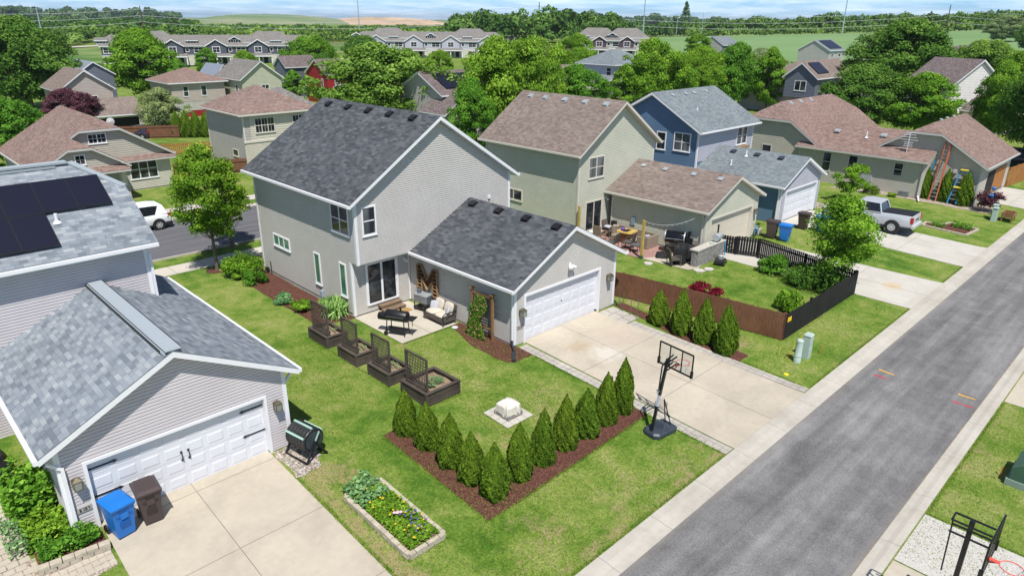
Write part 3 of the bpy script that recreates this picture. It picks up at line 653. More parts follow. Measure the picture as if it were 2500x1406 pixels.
# thuja: dense upright sprays over a closed inner body
def thuja_mesh(name, seed, R, H, n, leaf, twin=0., mat='leaf thuja', squat=.20):
    rng = np.random.default_rng(seed); ph = rng.random(4)*6.28
    def prof(t): 
        t = np.asarray(t); return np.where(t < squat, .80+.20*np.sin(np.clip(t/squat, 0, 1)*PI/2), np.maximum(.03, (1-((t-squat)/(1-squat))**2.0)))
    def make(n, R, H, cx, cy):
        t = rng.random(n)**1.15; az = rng.random(n)*2*PI
        rr = R*prof(t)*(1+.10*np.sin(3*az+ph[0]+t*5)+.08*np.sin(5*az+ph[1]-9*t)+.06*np.sin(9*az+22*t+ph[2])); rr = rr*(.86+.17*rng.random(n))
        C = np.stack([cx+rr*np.cos(az), cy+rr*np.sin(az), .03+t*H*(.97+.03*rng.random(n))], 1)
        o = np.stack([np.cos(az), np.sin(az), .35+.3*rng.random(n)], 1)
        side = np.stack([-np.sin(az), np.cos(az), np.zeros(n)], 1)*rng.normal(size=(n, 1))*.9
        lump = .5+.5*np.sin(7*az+t*17+ph[3])*np.sin(23*t+3*az)
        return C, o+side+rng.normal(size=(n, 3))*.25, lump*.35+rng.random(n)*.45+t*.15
    A = [make(n, R, H, 0, 0)]
    if twin: A.append(make(int(n*.28), R*.42, H*.93, twin, twin*.5))
    C, Nn, T_ = [np.concatenate(q) for q in zip(*A)]
    k = len(C); me = leaf_mesh(name, C, Nn, leaf*(.6+.8*rng.random(k)), T_, mat, .5, rng, up=np.array([0, 0, 1.]))
    core = MB(); pr = [(R*.80*float(prof(i/12)), .02+.97*H*i/12) for i in range(13)]; core.lathe(pr, (0, 0, 0), 14); co = core.build('stem', 'leaf thuja', None, smooth=True); cm = co.data; bpy.data.objects.remove(co)  # closed dark green core inside the sprays, keeps the crown from being see-through
    return me, cm
def shrub_mesh(name, seed, R, H, n, leaf, mat, nc=16, aspect=.6):
    rng = np.random.default_rng(seed); cs, rs = [], []
    for i in range(nc):
        az = rng.random()*6.28; q = math.sqrt(rng.random())*.78; cs.append((R*q*math.cos(az), R*q*math.sin(az), H*(.18+.55*rng.random()*math.sqrt(1-q*q*.9)))); rs.append(R*(.28+.16*rng.random()))
    C, Nn, T_ = clump_points(rng, np.array(cs), rs, [max(4, n//nc)]*nc, min(1., H/R*.8)); C[:, 2] = np.abs(C[:, 2])+.01
    return leaf_mesh(name, C, Nn, leaf*(.6+.8*rng.random(len(C))), T_, mat, aspect, rng)
def shrub(me, x, y, label, cat='bush', sc=1., name='shrub', z=None, group=None, mat=None, rz=None):
    o = bpy.data.objects.new(name, me); COL.objects.link(o); o.location = (x, y, (T(x, y) if z is None else z)); o.scale = (sc,)*3 if not isinstance(sc, tuple) else sc; o.rotation_euler = (0, 0, random.random()*6 if rz is None else rz)
    o['label'] = label; o['category'] = cat
    if group: o['group'] = group
    if mat: o.material_slots[0].link = 'OBJECT'; o.material_slots[0].material = M[mat]
    return o
def blades_mesh(name, seed, R, H, n, mat, w=.02):
    rng = np.random.default_rng(seed); az = rng.random(n)*6.28; q = np.sqrt(rng.random(n))*R*.6; C = np.stack([q*np.cos(az), q*np.sin(az), H*.42*np.ones(n)], 1)
    out = np.stack([np.cos(az), np.sin(az), np.zeros(n)], 1); up = out*.55*rng.random((n, 1))+np.array([0, 0, 1.]); C = C+out*H*.15
    return leaf_mesh(name, C, out+rng.normal(size=(n, 3))*.5, H*(.7+.4*rng.random(n)), rng.random(n), mat, .09, rng, up=up*2)
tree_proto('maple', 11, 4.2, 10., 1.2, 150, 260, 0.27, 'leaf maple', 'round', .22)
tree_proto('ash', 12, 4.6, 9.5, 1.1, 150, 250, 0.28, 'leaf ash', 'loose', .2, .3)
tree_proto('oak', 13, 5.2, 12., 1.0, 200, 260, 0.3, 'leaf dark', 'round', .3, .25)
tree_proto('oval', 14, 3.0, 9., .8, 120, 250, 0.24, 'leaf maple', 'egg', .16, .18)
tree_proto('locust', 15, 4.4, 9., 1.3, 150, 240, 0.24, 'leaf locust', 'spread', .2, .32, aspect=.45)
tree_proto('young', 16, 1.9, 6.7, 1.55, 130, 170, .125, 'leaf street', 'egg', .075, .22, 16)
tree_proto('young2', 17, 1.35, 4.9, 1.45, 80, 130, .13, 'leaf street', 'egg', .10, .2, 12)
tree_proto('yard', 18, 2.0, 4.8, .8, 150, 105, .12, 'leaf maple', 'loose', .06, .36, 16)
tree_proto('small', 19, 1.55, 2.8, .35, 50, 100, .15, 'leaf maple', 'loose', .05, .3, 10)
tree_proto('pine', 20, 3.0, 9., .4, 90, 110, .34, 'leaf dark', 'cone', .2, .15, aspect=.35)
TH = [thuja_mesh('crown', 30+i, .40, 2.0, 7500, .085, tw) for i, tw in enumerate((.05, .14, .10, -.13, -.06))]
def thuja(i, x, y, h, w, label, group=None, z=None, rz=None, name='arborvitae'):
    me, cm = TH[i % len(TH)]; r = thing(name, label, 'evergreen shrub', (x, y, T(x, y) if z is None else z), 0, group, local=True); r.scale = (w/.84, w/.84, h/2.22); r.location = (x+w*.2, y+w*.2, r.location.z); r.rotation_euler.x = random.uniform(-.03, .03); r.rotation_euler.y = random.uniform(-.03, .03); r.rotation_euler = (0, 0, random.random()*6.28 if rz is None else rz)
    for nm, q in (('crown', me), ('stem', cm)):  # cm is the dark inner core of the crown, no woody part
        o = bpy.data.objects.new(nm, q); COL.objects.link(o); o.parent = r
    return r
SH = {k: shrub_mesh('shrub', s, R, H, n, lf, m, nc) for k, s, R, H, n, lf, m, nc in (('bush', 50, .8, 1.1, 3000, .12, 'leaf vivid', 22), ('low', 51, .6, .5, 2200, .10, 'leaf lime', 16), ('hosta', 52, .55, .4, 900, .17, 'leaf hosta', 12), ('big', 53, 1.5, 1.8, 5000, .17, 'leaf maple', 26), ('dark', 54, 1.6, 1.7, 5000, .16, 'leaf dark', 26), ('mound', 55, .5, .45, 1600, .07, 'leaf thuja', 14), ('crimson', 56, .55, .6, 1100, .11, 'leaf crimson', 14), ('purple', 57, 1.0, 1.9, 2600, .14, 'leaf purple', 22), ('farbush', 58, 2.2, 2.4, 3000, .34, 'leaf olive', 24))}
# ---------------------------------------------------------------- wood masses
def wood_mass(label, mat, trees, seed, per=170, leaf=1.5, name='wood'):
    rng = np.random.default_rng(seed); Cs, Ns, Ts = [], [], []
    for (x, y, z, R, H) in trees:
        k = int(per*(R/4.)**1.3); nc = 9; tint = rng.random()*.5
        for j in range(nc):
            az = rng.random()*6.28; q = math.sqrt(rng.random())*.7; c = np.array([x+R*q*math.cos(az), y+R*q*math.sin(az), z+H*(.25+.62*rng.random()*(1-q*.5))]); r = R*.42; kk = k//nc
            d = rng.normal(size=(kk, 3)); d /= np.linalg.norm(d, axis=1, keepdims=True); d[:, 2] = np.where(d[:, 2] < -.2, -d[:, 2], d[:, 2])
            Cs.append(c+d*r*(.7+.4*rng.random((kk, 1)))*np.array([1, 1, .95])); Ns.append(d+rng.normal(size=(kk, 3))*.4); Ts.append(tint+rng.random(kk)*.35+rng.random()*.15)
    C, Nn, T_ = np.concatenate(Cs), np.concatenate(Ns), np.concatenate(Ts)
    me = leaf_mesh(name, C, Nn, leaf*(.6+.8*rng.random(len(C))), T_, mat, .75, rng); o = bpy.data.objects.new(name, me); COL.objects.link(o); o['kind'] = 'stuff'; o['label'] = label
    return o
def ray_xy(px, d):       # bearing of a photo column, used to plan the far belts
    th = math.radians(44.66)+math.atan((px-1250)/1689.4/math.cos(math.radians(19))); return d*math.sin(th), d*math.cos(th)
# ---------------------------------------------------------------- the ground
def grid_ground():
    xs = sorted(set([-40, -20, -5, 5, 15, 25, 35, 45, 55, 65, 75, 85, 95, 105, 115, 125, 135, 150, 170, 190]+list(range(210, 900, 30))+[1000, 1400, 2200, 4000, 7000]+[-80, -200, -600, -2500]))
    ys = sorted(set([-2500, -600, -200, -60, -20, 0, 9.2, 18.6, 30, 45, 60]+list(range(64, 126, 6))+list(range(130, 220, 10))+list(range(230, 700, 30))+[-40, 800, 1000, 1500, 2500, 4000, 7000]+[20, -5]+[40, 50]))
    mb = MB(); 
    P = {(i, j): (x, y, T(x, y)) for i, x in enumerate(xs) for j, y in enumerate(ys)}
    for i in range(len(xs)-1):
        for j in range(len(ys)-1): mb.face([P[i, j], P[i+1, j], P[i+1, j+1], P[i, j+1]])
    return mb
# the lawn sheet, with the alley and street cut as shallow troughs below their kerbs
g = grid_ground(); struct(g, 'ground', 'lawn grass')
def strip(name, mat, x0, x1, y0, y1, off, n=1):
    mb = MB(); mb.sheet([(x0, y0), (x1, y0), (x1, y1), (x0, y1)], off); return struct(mb, name, mat)
strip('alley', 'asphalt', -60, 140, 3.76, 8.06, .008)
def kerb(name, x0, x1, y0, y1, zlo, zhi, mat, rise_to_high=True, step=2.4, gap=.012):
    mb = MB(); x = x0; k = 0
    while x < x1:
        a, b = x+gap/2, min(x+step, x1)-gap/2
        ya, yb = (y0, y1)
        lo = zlo; hi = zhi
        P = [(a, ya, lo), (a, ya+(yb-ya)*.35, lo+.005), (a, ya+(yb-ya)*.62, hi), (a, yb, hi), (a, yb, hi-.2), (a, ya, lo-.2)]
        Q = [(b, p[1], p[2]) for p in P]; mb.loft([P, Q]); x += step
    return struct(mb, name, mat)
kerb('kerb_alley_north', -60, 140, 8.0, 8.76, -.432, -.395, 'kerb concrete')
kerb('kerb_alley_south', -60, 140, 3.78, 3.26, -.432, -.395, 'kerb concrete', step=2.9)
mb = MB(); mb.sheet([(-60, 40.7), (140, 40.7), (140, 48.8), (-60, 48.8)], .01); struct(mb, 'street', 'street asphalt')
kerb('kerb_street_south', -60, 120, 40.75, 40.45, .02, .10, 'kerb concrete'); kerb('kerb_street_north', -60, 120, 48.7, 49.05, .02, .10, 'kerb concrete')
def slabs(name, mat, polys, off=.016):
    mb = MB()
    for p in polys: mb.sheet(p, off)
    return struct(mb, name, mat)
def slab_row(x0, x1, y0, y1, n, gap=.02, along='x'):
    out = []
    for i in range(n):
        if along == 'x': a = x0+(x1-x0)*i/n+gap/2; b = x0+(x1-x0)*(i+1)/n-gap/2; out.append([(a, y0), (b, y0), (b, y1), (a, y1)])
        else: a = y0+(y1-y0)*i/n+gap/2; b = y0+(y1-y0)*(i+1)/n-gap/2; out.append([(x0, a), (x1, a), (x1, b), (x0, b)])
    return out
slabs('sidewalk', 'sidewalk concrete', slab_row(-30, 60, 37.6, 39.1, 56)+slab_row(-30, 60, 50.6, 52.0, 56))
# driveways: slabs with open control joints over a dark joint bed
def drive(name, mat, q, nx, ny, g=.017, joints=True, ys=None):
    """q: far-left, far-right, near-right, near-left corners (near = alley)"""
    fl, fr, nr, nl = [Vector(p) for p in q]
    if joints:
        b = MB(); b.sheet([tuple(nl), tuple(nr), tuple(fr), tuple(fl)], .010); struct(b, name+'_joint', 'joint dark')
    mb = MB(); ys = ys or [i/ny for i in range(ny+1)]
    for i in range(nx):
        for j in range(len(ys)-1):
            def P(s, t): a = fl.lerp(nl, t); b_ = fr.lerp(nr, t); return a.lerp(b_, s)
            w = (fr-fl).length; h = (fl-nl).length; gs, gt = g/2/w, g/2/h
            s0, s1, t0, t1 = i/nx+(gs if i else 0), (i+1)/nx-(gs if i < nx-1 else 0), ys[j]+gt, ys[j+1]-gt
            mb.sheet([tuple(P(s0, t1)), tuple(P(s1, t1)), tuple(P(s1, t0)), tuple(P(s0, t0))], .018)
    struct(mb, name, mat)
drive('driveway_main', 'driveway concrete', [(19.38, 18.96), (24.24, 18.96), (24.72, 8.78), (19.32, 8.78)], 2, 3, ys=[0, .34, .66, 1])
drive('driveway_west', 'driveway concrete', [(2.79, 18.84), (7.67, 18.84), (7.55, 8.78), (2.6, 8.78)], 2, 3, ys=[0, .05, .345, .66, 1])
def pavers(name, poly0, poly1, n, m_=2, mat='paver concrete'):
    """pavers between two edge lines"""
    a0, a1 = Vector(poly0[0]), Vector(poly0[1]); b0, b1 = Vector(poly1[0]), Vector(poly1[1]); b = MB(); b.sheet([tuple(a0), tuple(b0), tuple(b1), tuple(a1)], .009); struct(b, name+'_bed', 'joint light')
    mb = MB(); rnd = random.Random(3)
    for i in range(n):
        cut = .5+.12*rnd.uniform(-1, 1) if m_ > 1 else 1.
        for (u0, u1) in (((0, cut), (cut, 1)) if m_ > 1 else ((0, 1),)):
            t0, t1 = (i+.03)/n, (i+.97)/n; P = lambda u, t: tuple(a0.lerp(a1, t).lerp(b0.lerp(b1, t), u)); e = .02
            mb.sheet([P(u0+e, t0), P(u1-e, t0), P(u1-e, t1), P(u0+e, t1)], .017+rnd.uniform(0, .004))
    struct(mb, name, mat)
pavers('pavers_main_west', [(18.82, 18.6), (18.8, 8.82)], [(19.3, 18.6), (19.28, 8.82)], 34)
pavers('pavers_main_east', [(24.28, 17.0), (24.76, 8.82)], [(24.85, 17.0), (25.2, 8.82)], 28)
pavers('pavers_main_step', [(24.2, 18.66), (24.25, 17.05)], [(25.35, 18.66), (25.3, 17.05)], 3)
drive('driveway_sage', 'bright concrete', [(35.8, 19.86), (40.6, 19.86), (42.35, 8.78), (37.0, 8.78)], 2, 3)
drive('driveway_blue', 'bright concrete', [(46.0, 20.14), (50.8, 20.14), (51.6, 8.78), (46.3, 8.78)], 2, 3)
drive('driveway_far_east', 'bright concrete', [(65.5, 12.4), (72.6, 12.4), (73.2, 8.78), (65.4, 8.78)], 2, 2)
strip('slab_south_pebble', 'pebble concrete', 17.72, 20.33, -2.5, 3.22, .016); strip('slab_south_plain', 'driveway concrete', 11.0, 17.66, -2.5, 3.22, .018); strip('slab_south_east', 'driveway concrete', 29.66, 36, -2, 3.22, .016)
# patios
mb = MB(); mb.sheet([(15.45, 22.27), (16.98, 22.27), (16.98, 26.0), (15.45, 26.0)], .03); mb.sheet([(17.0, 22.27), (18.52, 22.27), (18.52, 26.0), (17.0, 26.0)], .03); struct(mb, 'patio', 'patio concrete')
mb = MB(); mb.sheet([(32.35, 22.0), (35.15, 20.8), (35.15, 26.9), (31.9, 26.9)], .03); struct(mb, 'patio_red', 'stamped red patio')
mb = MB(); mb.sheet([(32.62, 19.0), (33.3, 18.8), (35.15, 19.2), (35.15, 20.78), (32.37, 21.98)], .028); struct(mb, 'patio_grey', 'driveway concrete')
# planting beds
def bed(name, polys, mat='mulch bark', off=.014):
    mb = MB()
    for p in polys: mb.sheet(p, off)
    return struct(mb, name, mat, 'structure')
def wob(poly, a=.05, n=5, seed=1):
    r = random.Random(seed); out = []
    for i in range(len(poly)):
        p, q = Vector(poly[i]), Vector(poly[(i+1) % len(poly)])
        for k in range(n): v = p.lerp(q, k/n); out.append((v.x+r.uniform(-a, a), v.y+r.uniform(-a, a)))
    return out
bed('mulch_bed_hedge', [[(10.9, 17.1), (10.78, 11.78), (12.0, 11.74), (12.0, 16.9), (11.5, 17.15)], [(12.0, 11.74), (18.95, 11.98), (18.75, 12.95), (17.5, 13.0), (12.0, 12.85)]])
bed('mulch_bed_garage', [wob([(17.72, 17.8), (18.80, 17.8), (18.72, 22.3), (18.2, 22.3), (17.5, 20.3), (17.4, 18.4)], .04)])
bed('mulch_bed_drive', [wob([(24.95, 11.75), (25.9, 11.8), (26.0, 15.2), (26.1, 18.7), (25.5, 18.7), (25.35, 16.9), (25.0, 15)], .03)])
bed('mulch_bed_west_wall', [wob([(13.8, 26.4), (15.5, 26.0), (15.5, 35.3), (13.9, 35.6), (13.75, 31)], .05)])
bed('mulch_ring', [[(13.6+.62*math.cos(t*.52), 36.75+.55*math.sin(t*.52)) for t in range(12)]])
bed('river_rock_bed', [wob([(7.72, 16.95), (8.5, 17.05), (8.85, 17.7), (8.75, 18.7), (7.72, 18.6)], .06)], 'river rock')
bed('gravel_bed_east', [wob([(61.2, 10.9), (64.8, 10.9), (64.2, 12.2), (62.7, 12.3), (62.6, 16.2), (61.2, 22), (59.5, 22.3), (60.6, 16.5)], .1)], 'tan gravel')
bed('gravel_bed_blue', [wob([(51.7, 18.5), (53.5, 18.5), (53.8, 26), (52.0, 26)], .1)], 'river rock')
bed('mulch_bed_fence', [wob([(36.2, 12), (38.0, 13), (39.0, 17.5), (37.6, 18.0), (36.6, 15.5), (35.6, 13.0)], .1)], 'river rock')
mb = MB()
for (a, b) in (((28.92, 7.5), (28.85, 6.88)), ((29.02, 4.62), (29.02, 4.02))):
    mb.face([(a[0]-.05, a[1], T(*a)+.013), (b[0]-.03, b[1], T(*b)+.013), (b[0]+.03, b[1], T(*b)+.013), (a[0]+.05, a[1], T(*a)+.013)])
struct(mb, 'road_marking_yellow', 'paint yellow')
mb = MB()
for (a, b) in (((28.32, 7.5), (28.28, 6.98)), ((28.26, 4.62), (28.24, 4.3)), ((28.25, 4.22), (28.26, 3.93))):
    mb.face([(a[0]-.05, a[1], T(*a)+.013), (b[0]-.04, b[1], T(*b)+.013), (b[0]+.04, b[1], T(*b)+.013), (a[0]+.03, a[1], T(*a)+.013)])
struct(mb, 'road_marking_red', 'paint red')
# ---------------------------------------------------------------- the main house
H1 = thing('house', 'two storey greige house with charcoal roof in the centre, patio at its side', 'house', (18.7, 26., 0))
zt, zr, xm = 5.55, 8.85, 20.17; s = (zr-zt)/(xm-15.1); zw = zt+s*.4-.18
w = MB(); X0, X1 = 15.5, 24.85
siding(w, Fc('L', X0), [(26.03, .2), (35, .2), (35, zw), (26.03, zw)]); siding(w, Fc('L', X0), [(25.44, 2.73), (26.03, 2.73), (26.03, zw), (25.44, zw)])
siding(w, Fc('F', 25.44), [(X0, 2.73), (X1, 2.73), (X1, zw), (xm, zr-.19), (X0, zw)])
siding(w, Fc('F', 26.03), [(X0, .08), (18.73, .08), (18.73, 2.70), (X0, 2.70)])
siding(w, Fc('R', X1), [(25.44, .2), (35, .2), (35, zw), (25.44, zw)]); siding(w, Fc('B', 35), [(X0, .2), (X1, .2), (X1, zw), (xm, zr-.19), (X0, zw)])
w.build('wall', 'greige siding', H1)
b = MB(); b.box(X0+.01, 18.73, 25.455, 26.03, 2.68, 2.73); b.build('soffit', 'white trim', H1)
b = MB(); b.box(X0+.01, X1-.01, 26.04, 34.99, -.4, .21); b.build('foundation', 'foundation concrete', H1)
e = .036
def trims(root, *groups):
    for g_ in groups:
        t = MB(); [t.box(*q) for q in g_]; t.build('corner_trim', 'white trim', root)
trims(H1, [(X0-e, X0+.0, 25.44-e, 25.53, 2.70, zw), (X0, X0+.1, 25.44-e, 25.44, 2.70, zw)], [(X0-e, X0, 26.03-e, 26.12, .08, 2.68), (X0, X0+.1, 26.03-e, 26.03, .08, 2.68)],
      [(X0-e, X0, 34.9, 35+e, .2, zw)], [(X1, X1+e, 25.44-e, 25.54, 2.7, zw), (X1-.1, X1, 25.44-e, 25.44, 3.3, zw)], [(18.62, 18.70, 26.03-e, 26.03, .08, 2.68)])
rf = roof(H1, jroof('y', 15.1, 25.24, 25.11, 35.4, zt, zr), 'charcoal shingles')
roof_vents(rf, [(19.79, y, 8.60) for y in (34.18, 32.27, 30.40, 28.58, 26.72)], (1, 0), s)
gutter(H1, 'y', 15.1, 25.13, 35.38, zt, -1); gutter(H1, 'y', 25.24, 25.13, 35.38, zt, 1)
window(H1, Fc('L', X0), 25.96, 4.02, 1.34, 1.18, 2, True); window(H1, Fc('F', 25.44), 15.90, 4.06, .60, 1.18, 1, True, glass='curtained glass')
window(H1, Fc('L', X0), 31.78, 1.92, 1.60, .50, 3, False, glass='green blind glass'); window(H1, Fc('L', X0), 28.83, .92, .42, 1.46, 1, False, glass='green blind glass'); window(H1, Fc('L', X0), 26.52, .96, .42, 1.48, 1, False, glass='green blind glass')
F = Fc('F', 26.03); d = MB()
for a, b_ in ((16.19, 16.27), (17.91, 17.99)): fbox(d, F, a, b_, .40, 2.46, 0, .07)
fbox(d, F, 16.27, 17.91, 2.38, 2.46, 0, .068); fbox(d, F, 16.27, 17.91, .40, .48, 0, .085)
for a, b_, o in ((16.27, 16.33, .044), (17.02, 17.08, .044), (17.06, 17.13, .052), (17.84, 17.91, .052)): fbox(d, F, a, b_, .48, 2.38, .0, o)
fbox(d, F, 17.86, 17.89, 1.30, 1.55, .052, .08)
sd = d.build('sliding_door', 'white trim', H1); d = MB(); fbox(d, F, 16.28, 17.06, .48, 2.38, .0, .034); d.build('pane', 'window glass', sd); d = MB(); fbox(d, F, 17.10, 17.87, .48, 2.38, .0, .043); d.build('pane', 'window glass', sd)
# back porch lights, meters and pipes
d = MB(); fbox(d, F, 18.33, 18.43, 2.20, 2.32, 0, .05); d.tube([F.pt(18.36, 2.27, .05), F.pt(18.42, 2.12, .2)], [.045, .07], 8); d.tube([F.pt(18.42, 2.25, .05), F.pt(18.52, 2.10, .2)], [.045, .07], 8); d.build('flood_light', 'white trim', H1)
for (u, z) in ((22.53, 4.18), (23.38, 4.55)):
    d = MB(); fbox(d, Fc('F', 25.44), u-.07, u+.07, z-.08, z+.08, 0, .09); d.build('wall_vent', 'white trim', H1)
d = MB(); d.box(15.35, 15.5, 28.68, 28.84, .28, .60); d.tube([(15.44, 28.76, 0), (15.44, 28.76, .3)], .03, 6); d.build('meter_box', 'steel pole blue', H1)
d = MB(); d.tube([(15.44, 34.1, .0), (15.44, 34.1, .72), (15.40, 34.1, .78)], .02, 6); d.box(15.36, 15.48, 34.42, 34.56, .05, .32); d.build('spigot', 'black plastic', H1)
# attached garage
s2 = (4.72-2.74)/3.78; zw2 = 2.74+s2*.4-.18; GX0, GX1, GY = 18.73, 25.49, 18.8; w = MB()
for p in ([(GX0, .05), (19.38, .05), (19.38, 2.13), (GX0, 2.13)], [(24.26, .05), (GX1, .05), (GX1, 2.13), (24.26, 2.13)], [(GX0, 2.13), (GX1, 2.13), (GX1, zw2), (22.11, 4.53), (GX0, zw2)]): siding(w, Fc('F', GY), p)
siding(w, Fc('L', GX0), [(GY, .08), (26.03, .08), (26.03, zw2), (GY, zw2)]); siding(w, Fc('R', GX1), [(GY, .08), (27, .08), (27, zw2), (GY, zw2)]); w.build('wall', 'greige siding', H1)
b = MB(); [b.box(*q) for q in plinth(GX0, GX1, GY, 26.0, .09, ('F', 19.38, 4.88))]; b.build('foundation', 'foundation concrete', H1)
rf = roof(H1, jroof('y', 18.33, 25.89, 18.45, 25.46, 2.74, 4.72), 'charcoal shingles'); roof_vents(rf, [(21.76, y, 4.545) for y in (24.78, 22.96, 21.16, 19.3)], (1, 0), s2)
gutter(H1, 'y', 18.33, 18.42, 25.44, 2.74, -1); gutter(H1, 'y', 25.89, 18.42, 25.44, 2.74, 1)
trims(H1, [(GX0-e, GX0, GY-e, GY+.1, .08, zw2), (GX0, GX0+.1, GY-e, GY, .08, zw2)], [(GX1, GX1+e, GY-e, GY+.1, .08, zw2), (GX1-.1, GX1, GY-e, GY, .08, zw2)])
gd = sectional_door(H1, Fc('F', GY), 19.38, 0., 4.88, 2.13, cols=8, rows=4)
k = MB(); fbox(k, Fc('F', GY), 21.80, 21.84, 1.22, 1.26, -.13, -.09); k.build('lock', 'black metal', gd)
wall_lantern(H1, Fc('F', GY), 19.06, 1.50, 1.25); wall_lantern(H1, Fc('F', GY), 24.92, 1.60, 1.25); number_plate(H1, Fc('F', GY), 19.04, .84, '6111', .085)
d = MB(); F = Fc('F', GY); fbox(d, F, 22.08, 22.20, 2.86, 2.98, 0, .05)
for u in (22.04, 22.14, 22.24): d.tube([F.pt(22.14, 2.9, .05), F.pt(u, 2.84, .12), F.pt(u+(u-22.14)*.7, 2.78, .24)], [.03, .05, .075], 8)
d.build('flood_light', 'white trim', H1)
downspout(H1, 18.67, 18.86, .25, 2.62, -.28, .0)
d = MB(); d.tube([(18.66, 18.86, .30), (18.62, 18.82, .12), (18.50, 18.62, .10), (18.30, 18.35, .07)], .05, 8); d.beam((18.30, 18.37, .05), (17.78, 17.84, .03), .16, .07); d.build('drain_spout', 'downspout black', H1)
d = MB(); d.tube([(25.56, 18.86, .1), (25.58, 18.72, .22), (25.6, 18.6, .05)], .04, 8); d.build('drain_spout', 'downspout black', H1)
# ---------------------------------------------------------------- western neighbour
H2 = thing('house', 'lilac grey house with blue grey shingles and solar panels at the left edge', 'house', (5.3, 24, 0))
g = block(H2, 'y', 2.15, 8.42, 18.68, 25.5, .03, 2.72, 4.52, 'lilac siding', 'blue grey shingles', oh=.38, rk=.33, door=('F', 2.78, 4.90, -.02, 2.0), faces='FLR', gut=True)
sectional_door(H2, Fc('F', 18.68), 2.78, -.02, 4.90, 2.0, cols=8, rows=4, tw=.09)
F = Fc('F', 18.68)
for (u0, u1, zc) in ((2.80, 3.42, 1.72), (7.66, 7.04, 1.72), (7.66, 7.04, .86), (2.80, 3.42, .86)):
    dm = MB(); a, b_ = min(u0, u1), max(u0, u1); fbox(dm, F, a, b_, zc-.022, zc+.022, -.11, -.095); tip = u1; sgn = 1 if u1 > u0 else -1
    dm.hexa([F.pt(tip, zc-.05, -.11), F.pt(tip+sgn*.01, zc-.05, -.11), F.pt(tip+sgn*.01, zc-.05, -.095), F.pt(tip, zc-.05, -.095), F.pt(tip+sgn*.10, zc, -.11), F.pt(tip+sgn*.11, zc+.002, -.11), F.pt(tip+sgn*.11, zc+.002, -.095), F.pt(tip, zc+.05, -.095)]); dm.build('strap_hinge', 'black metal', H2)
for u in (5.13, 5.33):
    d = MB(); d.tube([F.pt(u, .93, -.10), F.pt(u, .97, -.05), F.pt(u, 1.13, -.05), F.pt(u, 1.17, -.10)], .014, 6); fbox(d, F, u-.03, u+.03, 1.15, 1.21, -.108, -.095); fbox(d, F, u-.03, u+.03, .89, .95, -.108, -.095); d.build('handle', 'black metal', H2)
wall_lantern(H2, F, 2.46, 1.58, 1.15); wall_lantern(H2, F, 8.04, 1.62, 1.15); number_plate(H2, F, 2.505, .72, '6107', .085)
d = MB(); d.beam((5.3, 18.34, 4.575), (5.3, 25.9, 4.575), .42, .035); d.beam((5.06, 18.34, 4.50), (5.06, 25.9, 4.50), .05, .07); d.build('ridge_vent', 'ridge cap', g['roof'])
d = MB(); d.beam((5.035, 18.6, 4.50), (5.035, 25.5, 4.50), .03, .075); d.beam((5.565, 18.6, 4.50), (5.565, 25.5, 4.50), .03, .06); d.build('vent_slot', 'black plastic', g['roof'])
downspout(H2, 2.24, 18.60, .0, 2.4, -.3, .0); downspout(H2, 8.47, 18.80, .0, 2.45, .25, .0)
# the wing behind the garage, under the same right-hand slope
w = MB(); siding(w, Fc('R', 8.42), [(25.5, .1), (29.3, .1), (29.3, 2.70), (25.5, 2.70)]); w.build('wall', 'lilac siding', H2)
roof(H2, [[(8.80, 25.86, 2.72), (8.80, 29.6, 2.72), (6.9, 29.6, 3.71), (6.9, 25.86, 3.71)]], 'blue grey shingles'); gutter(H2, 'y', 8.80, 25.84, 29.6, 2.72, 1)
g2 = block(H2, 'x', -9, 7.08, 25.52, 32.7, 0., 5.60, 7.98, 'lilac siding', 'blue grey shingles', oh=.4, rk=.34, zc1=7.12, faces='FRB')
rf = g2['roof']; d = MB(); d.beam((-9, 29.1, 8.02), (6.0, 29.1, 8.02), .42, .07); d.beam((-9, 28.86, 7.92), (5.6, 28.86, 7.92), .035, .07); d.build('ridge_vent', 'ridge cap', rf)
d = MB(); d.beam((6.1, 29.1, 8.0), (7.40, 27.75, 7.16), .3, .05); d.build('hip_cap', 'ridge cap', rf)
nrm = Vector((0, -.598, 1)).normalized(); sl = Vector((0, 1, .598)).normalized()
def panel_grid(root, cols, y0, y1):
    for (x0, x1) in cols:
        zf = lambda y: 7.98-.598*(29.1-y)+.03; P = [Vector((x0, y0, zf(y0)))+nrm*.10, Vector((x1, y0, zf(y0)))+nrm*.10, Vector((x1, y1, zf(y1)))+nrm*.10, Vector((x0, y1, zf(y1)))+nrm*.10]
        m_ = MB(); m_.face([p+nrm*.035 for p in P], [(0, 0), (1, 0), (1, 1.6), (0, 1.6)]); o = m_.build('solar_panel', 'solar cells', root)
        q = MB(); c = P
        for i in range(4): q.beam(c[i]+nrm*.017, c[(i+1) % 4]+nrm*.017, .028, .042, nrm)
        q.build('panel_frame', 'black metal', o)
panel_grid(H2, [(5.66, 6.67), (4.62, 5.64), (3.58, 4.60), (2.54, 3.56), (1.5, 2.52)], 26.94, 28.24); panel_grid(H2, [(3.58, 4.60), (2.54, 3.56), (1.5, 2.52)], 25.60, 26.91)
pipe_vent(rf, 4.85, 26.59, 6.50, .30, .055)
t = MB(); t.tube([(7.2, 25.40, 5.42), (7.13, 25.50, 5.2)], .035, 6); t.box(7.12, 7.20, 25.40, 25.48, 3.3, 5.2); t.build('downspout', 'white trim', H2)
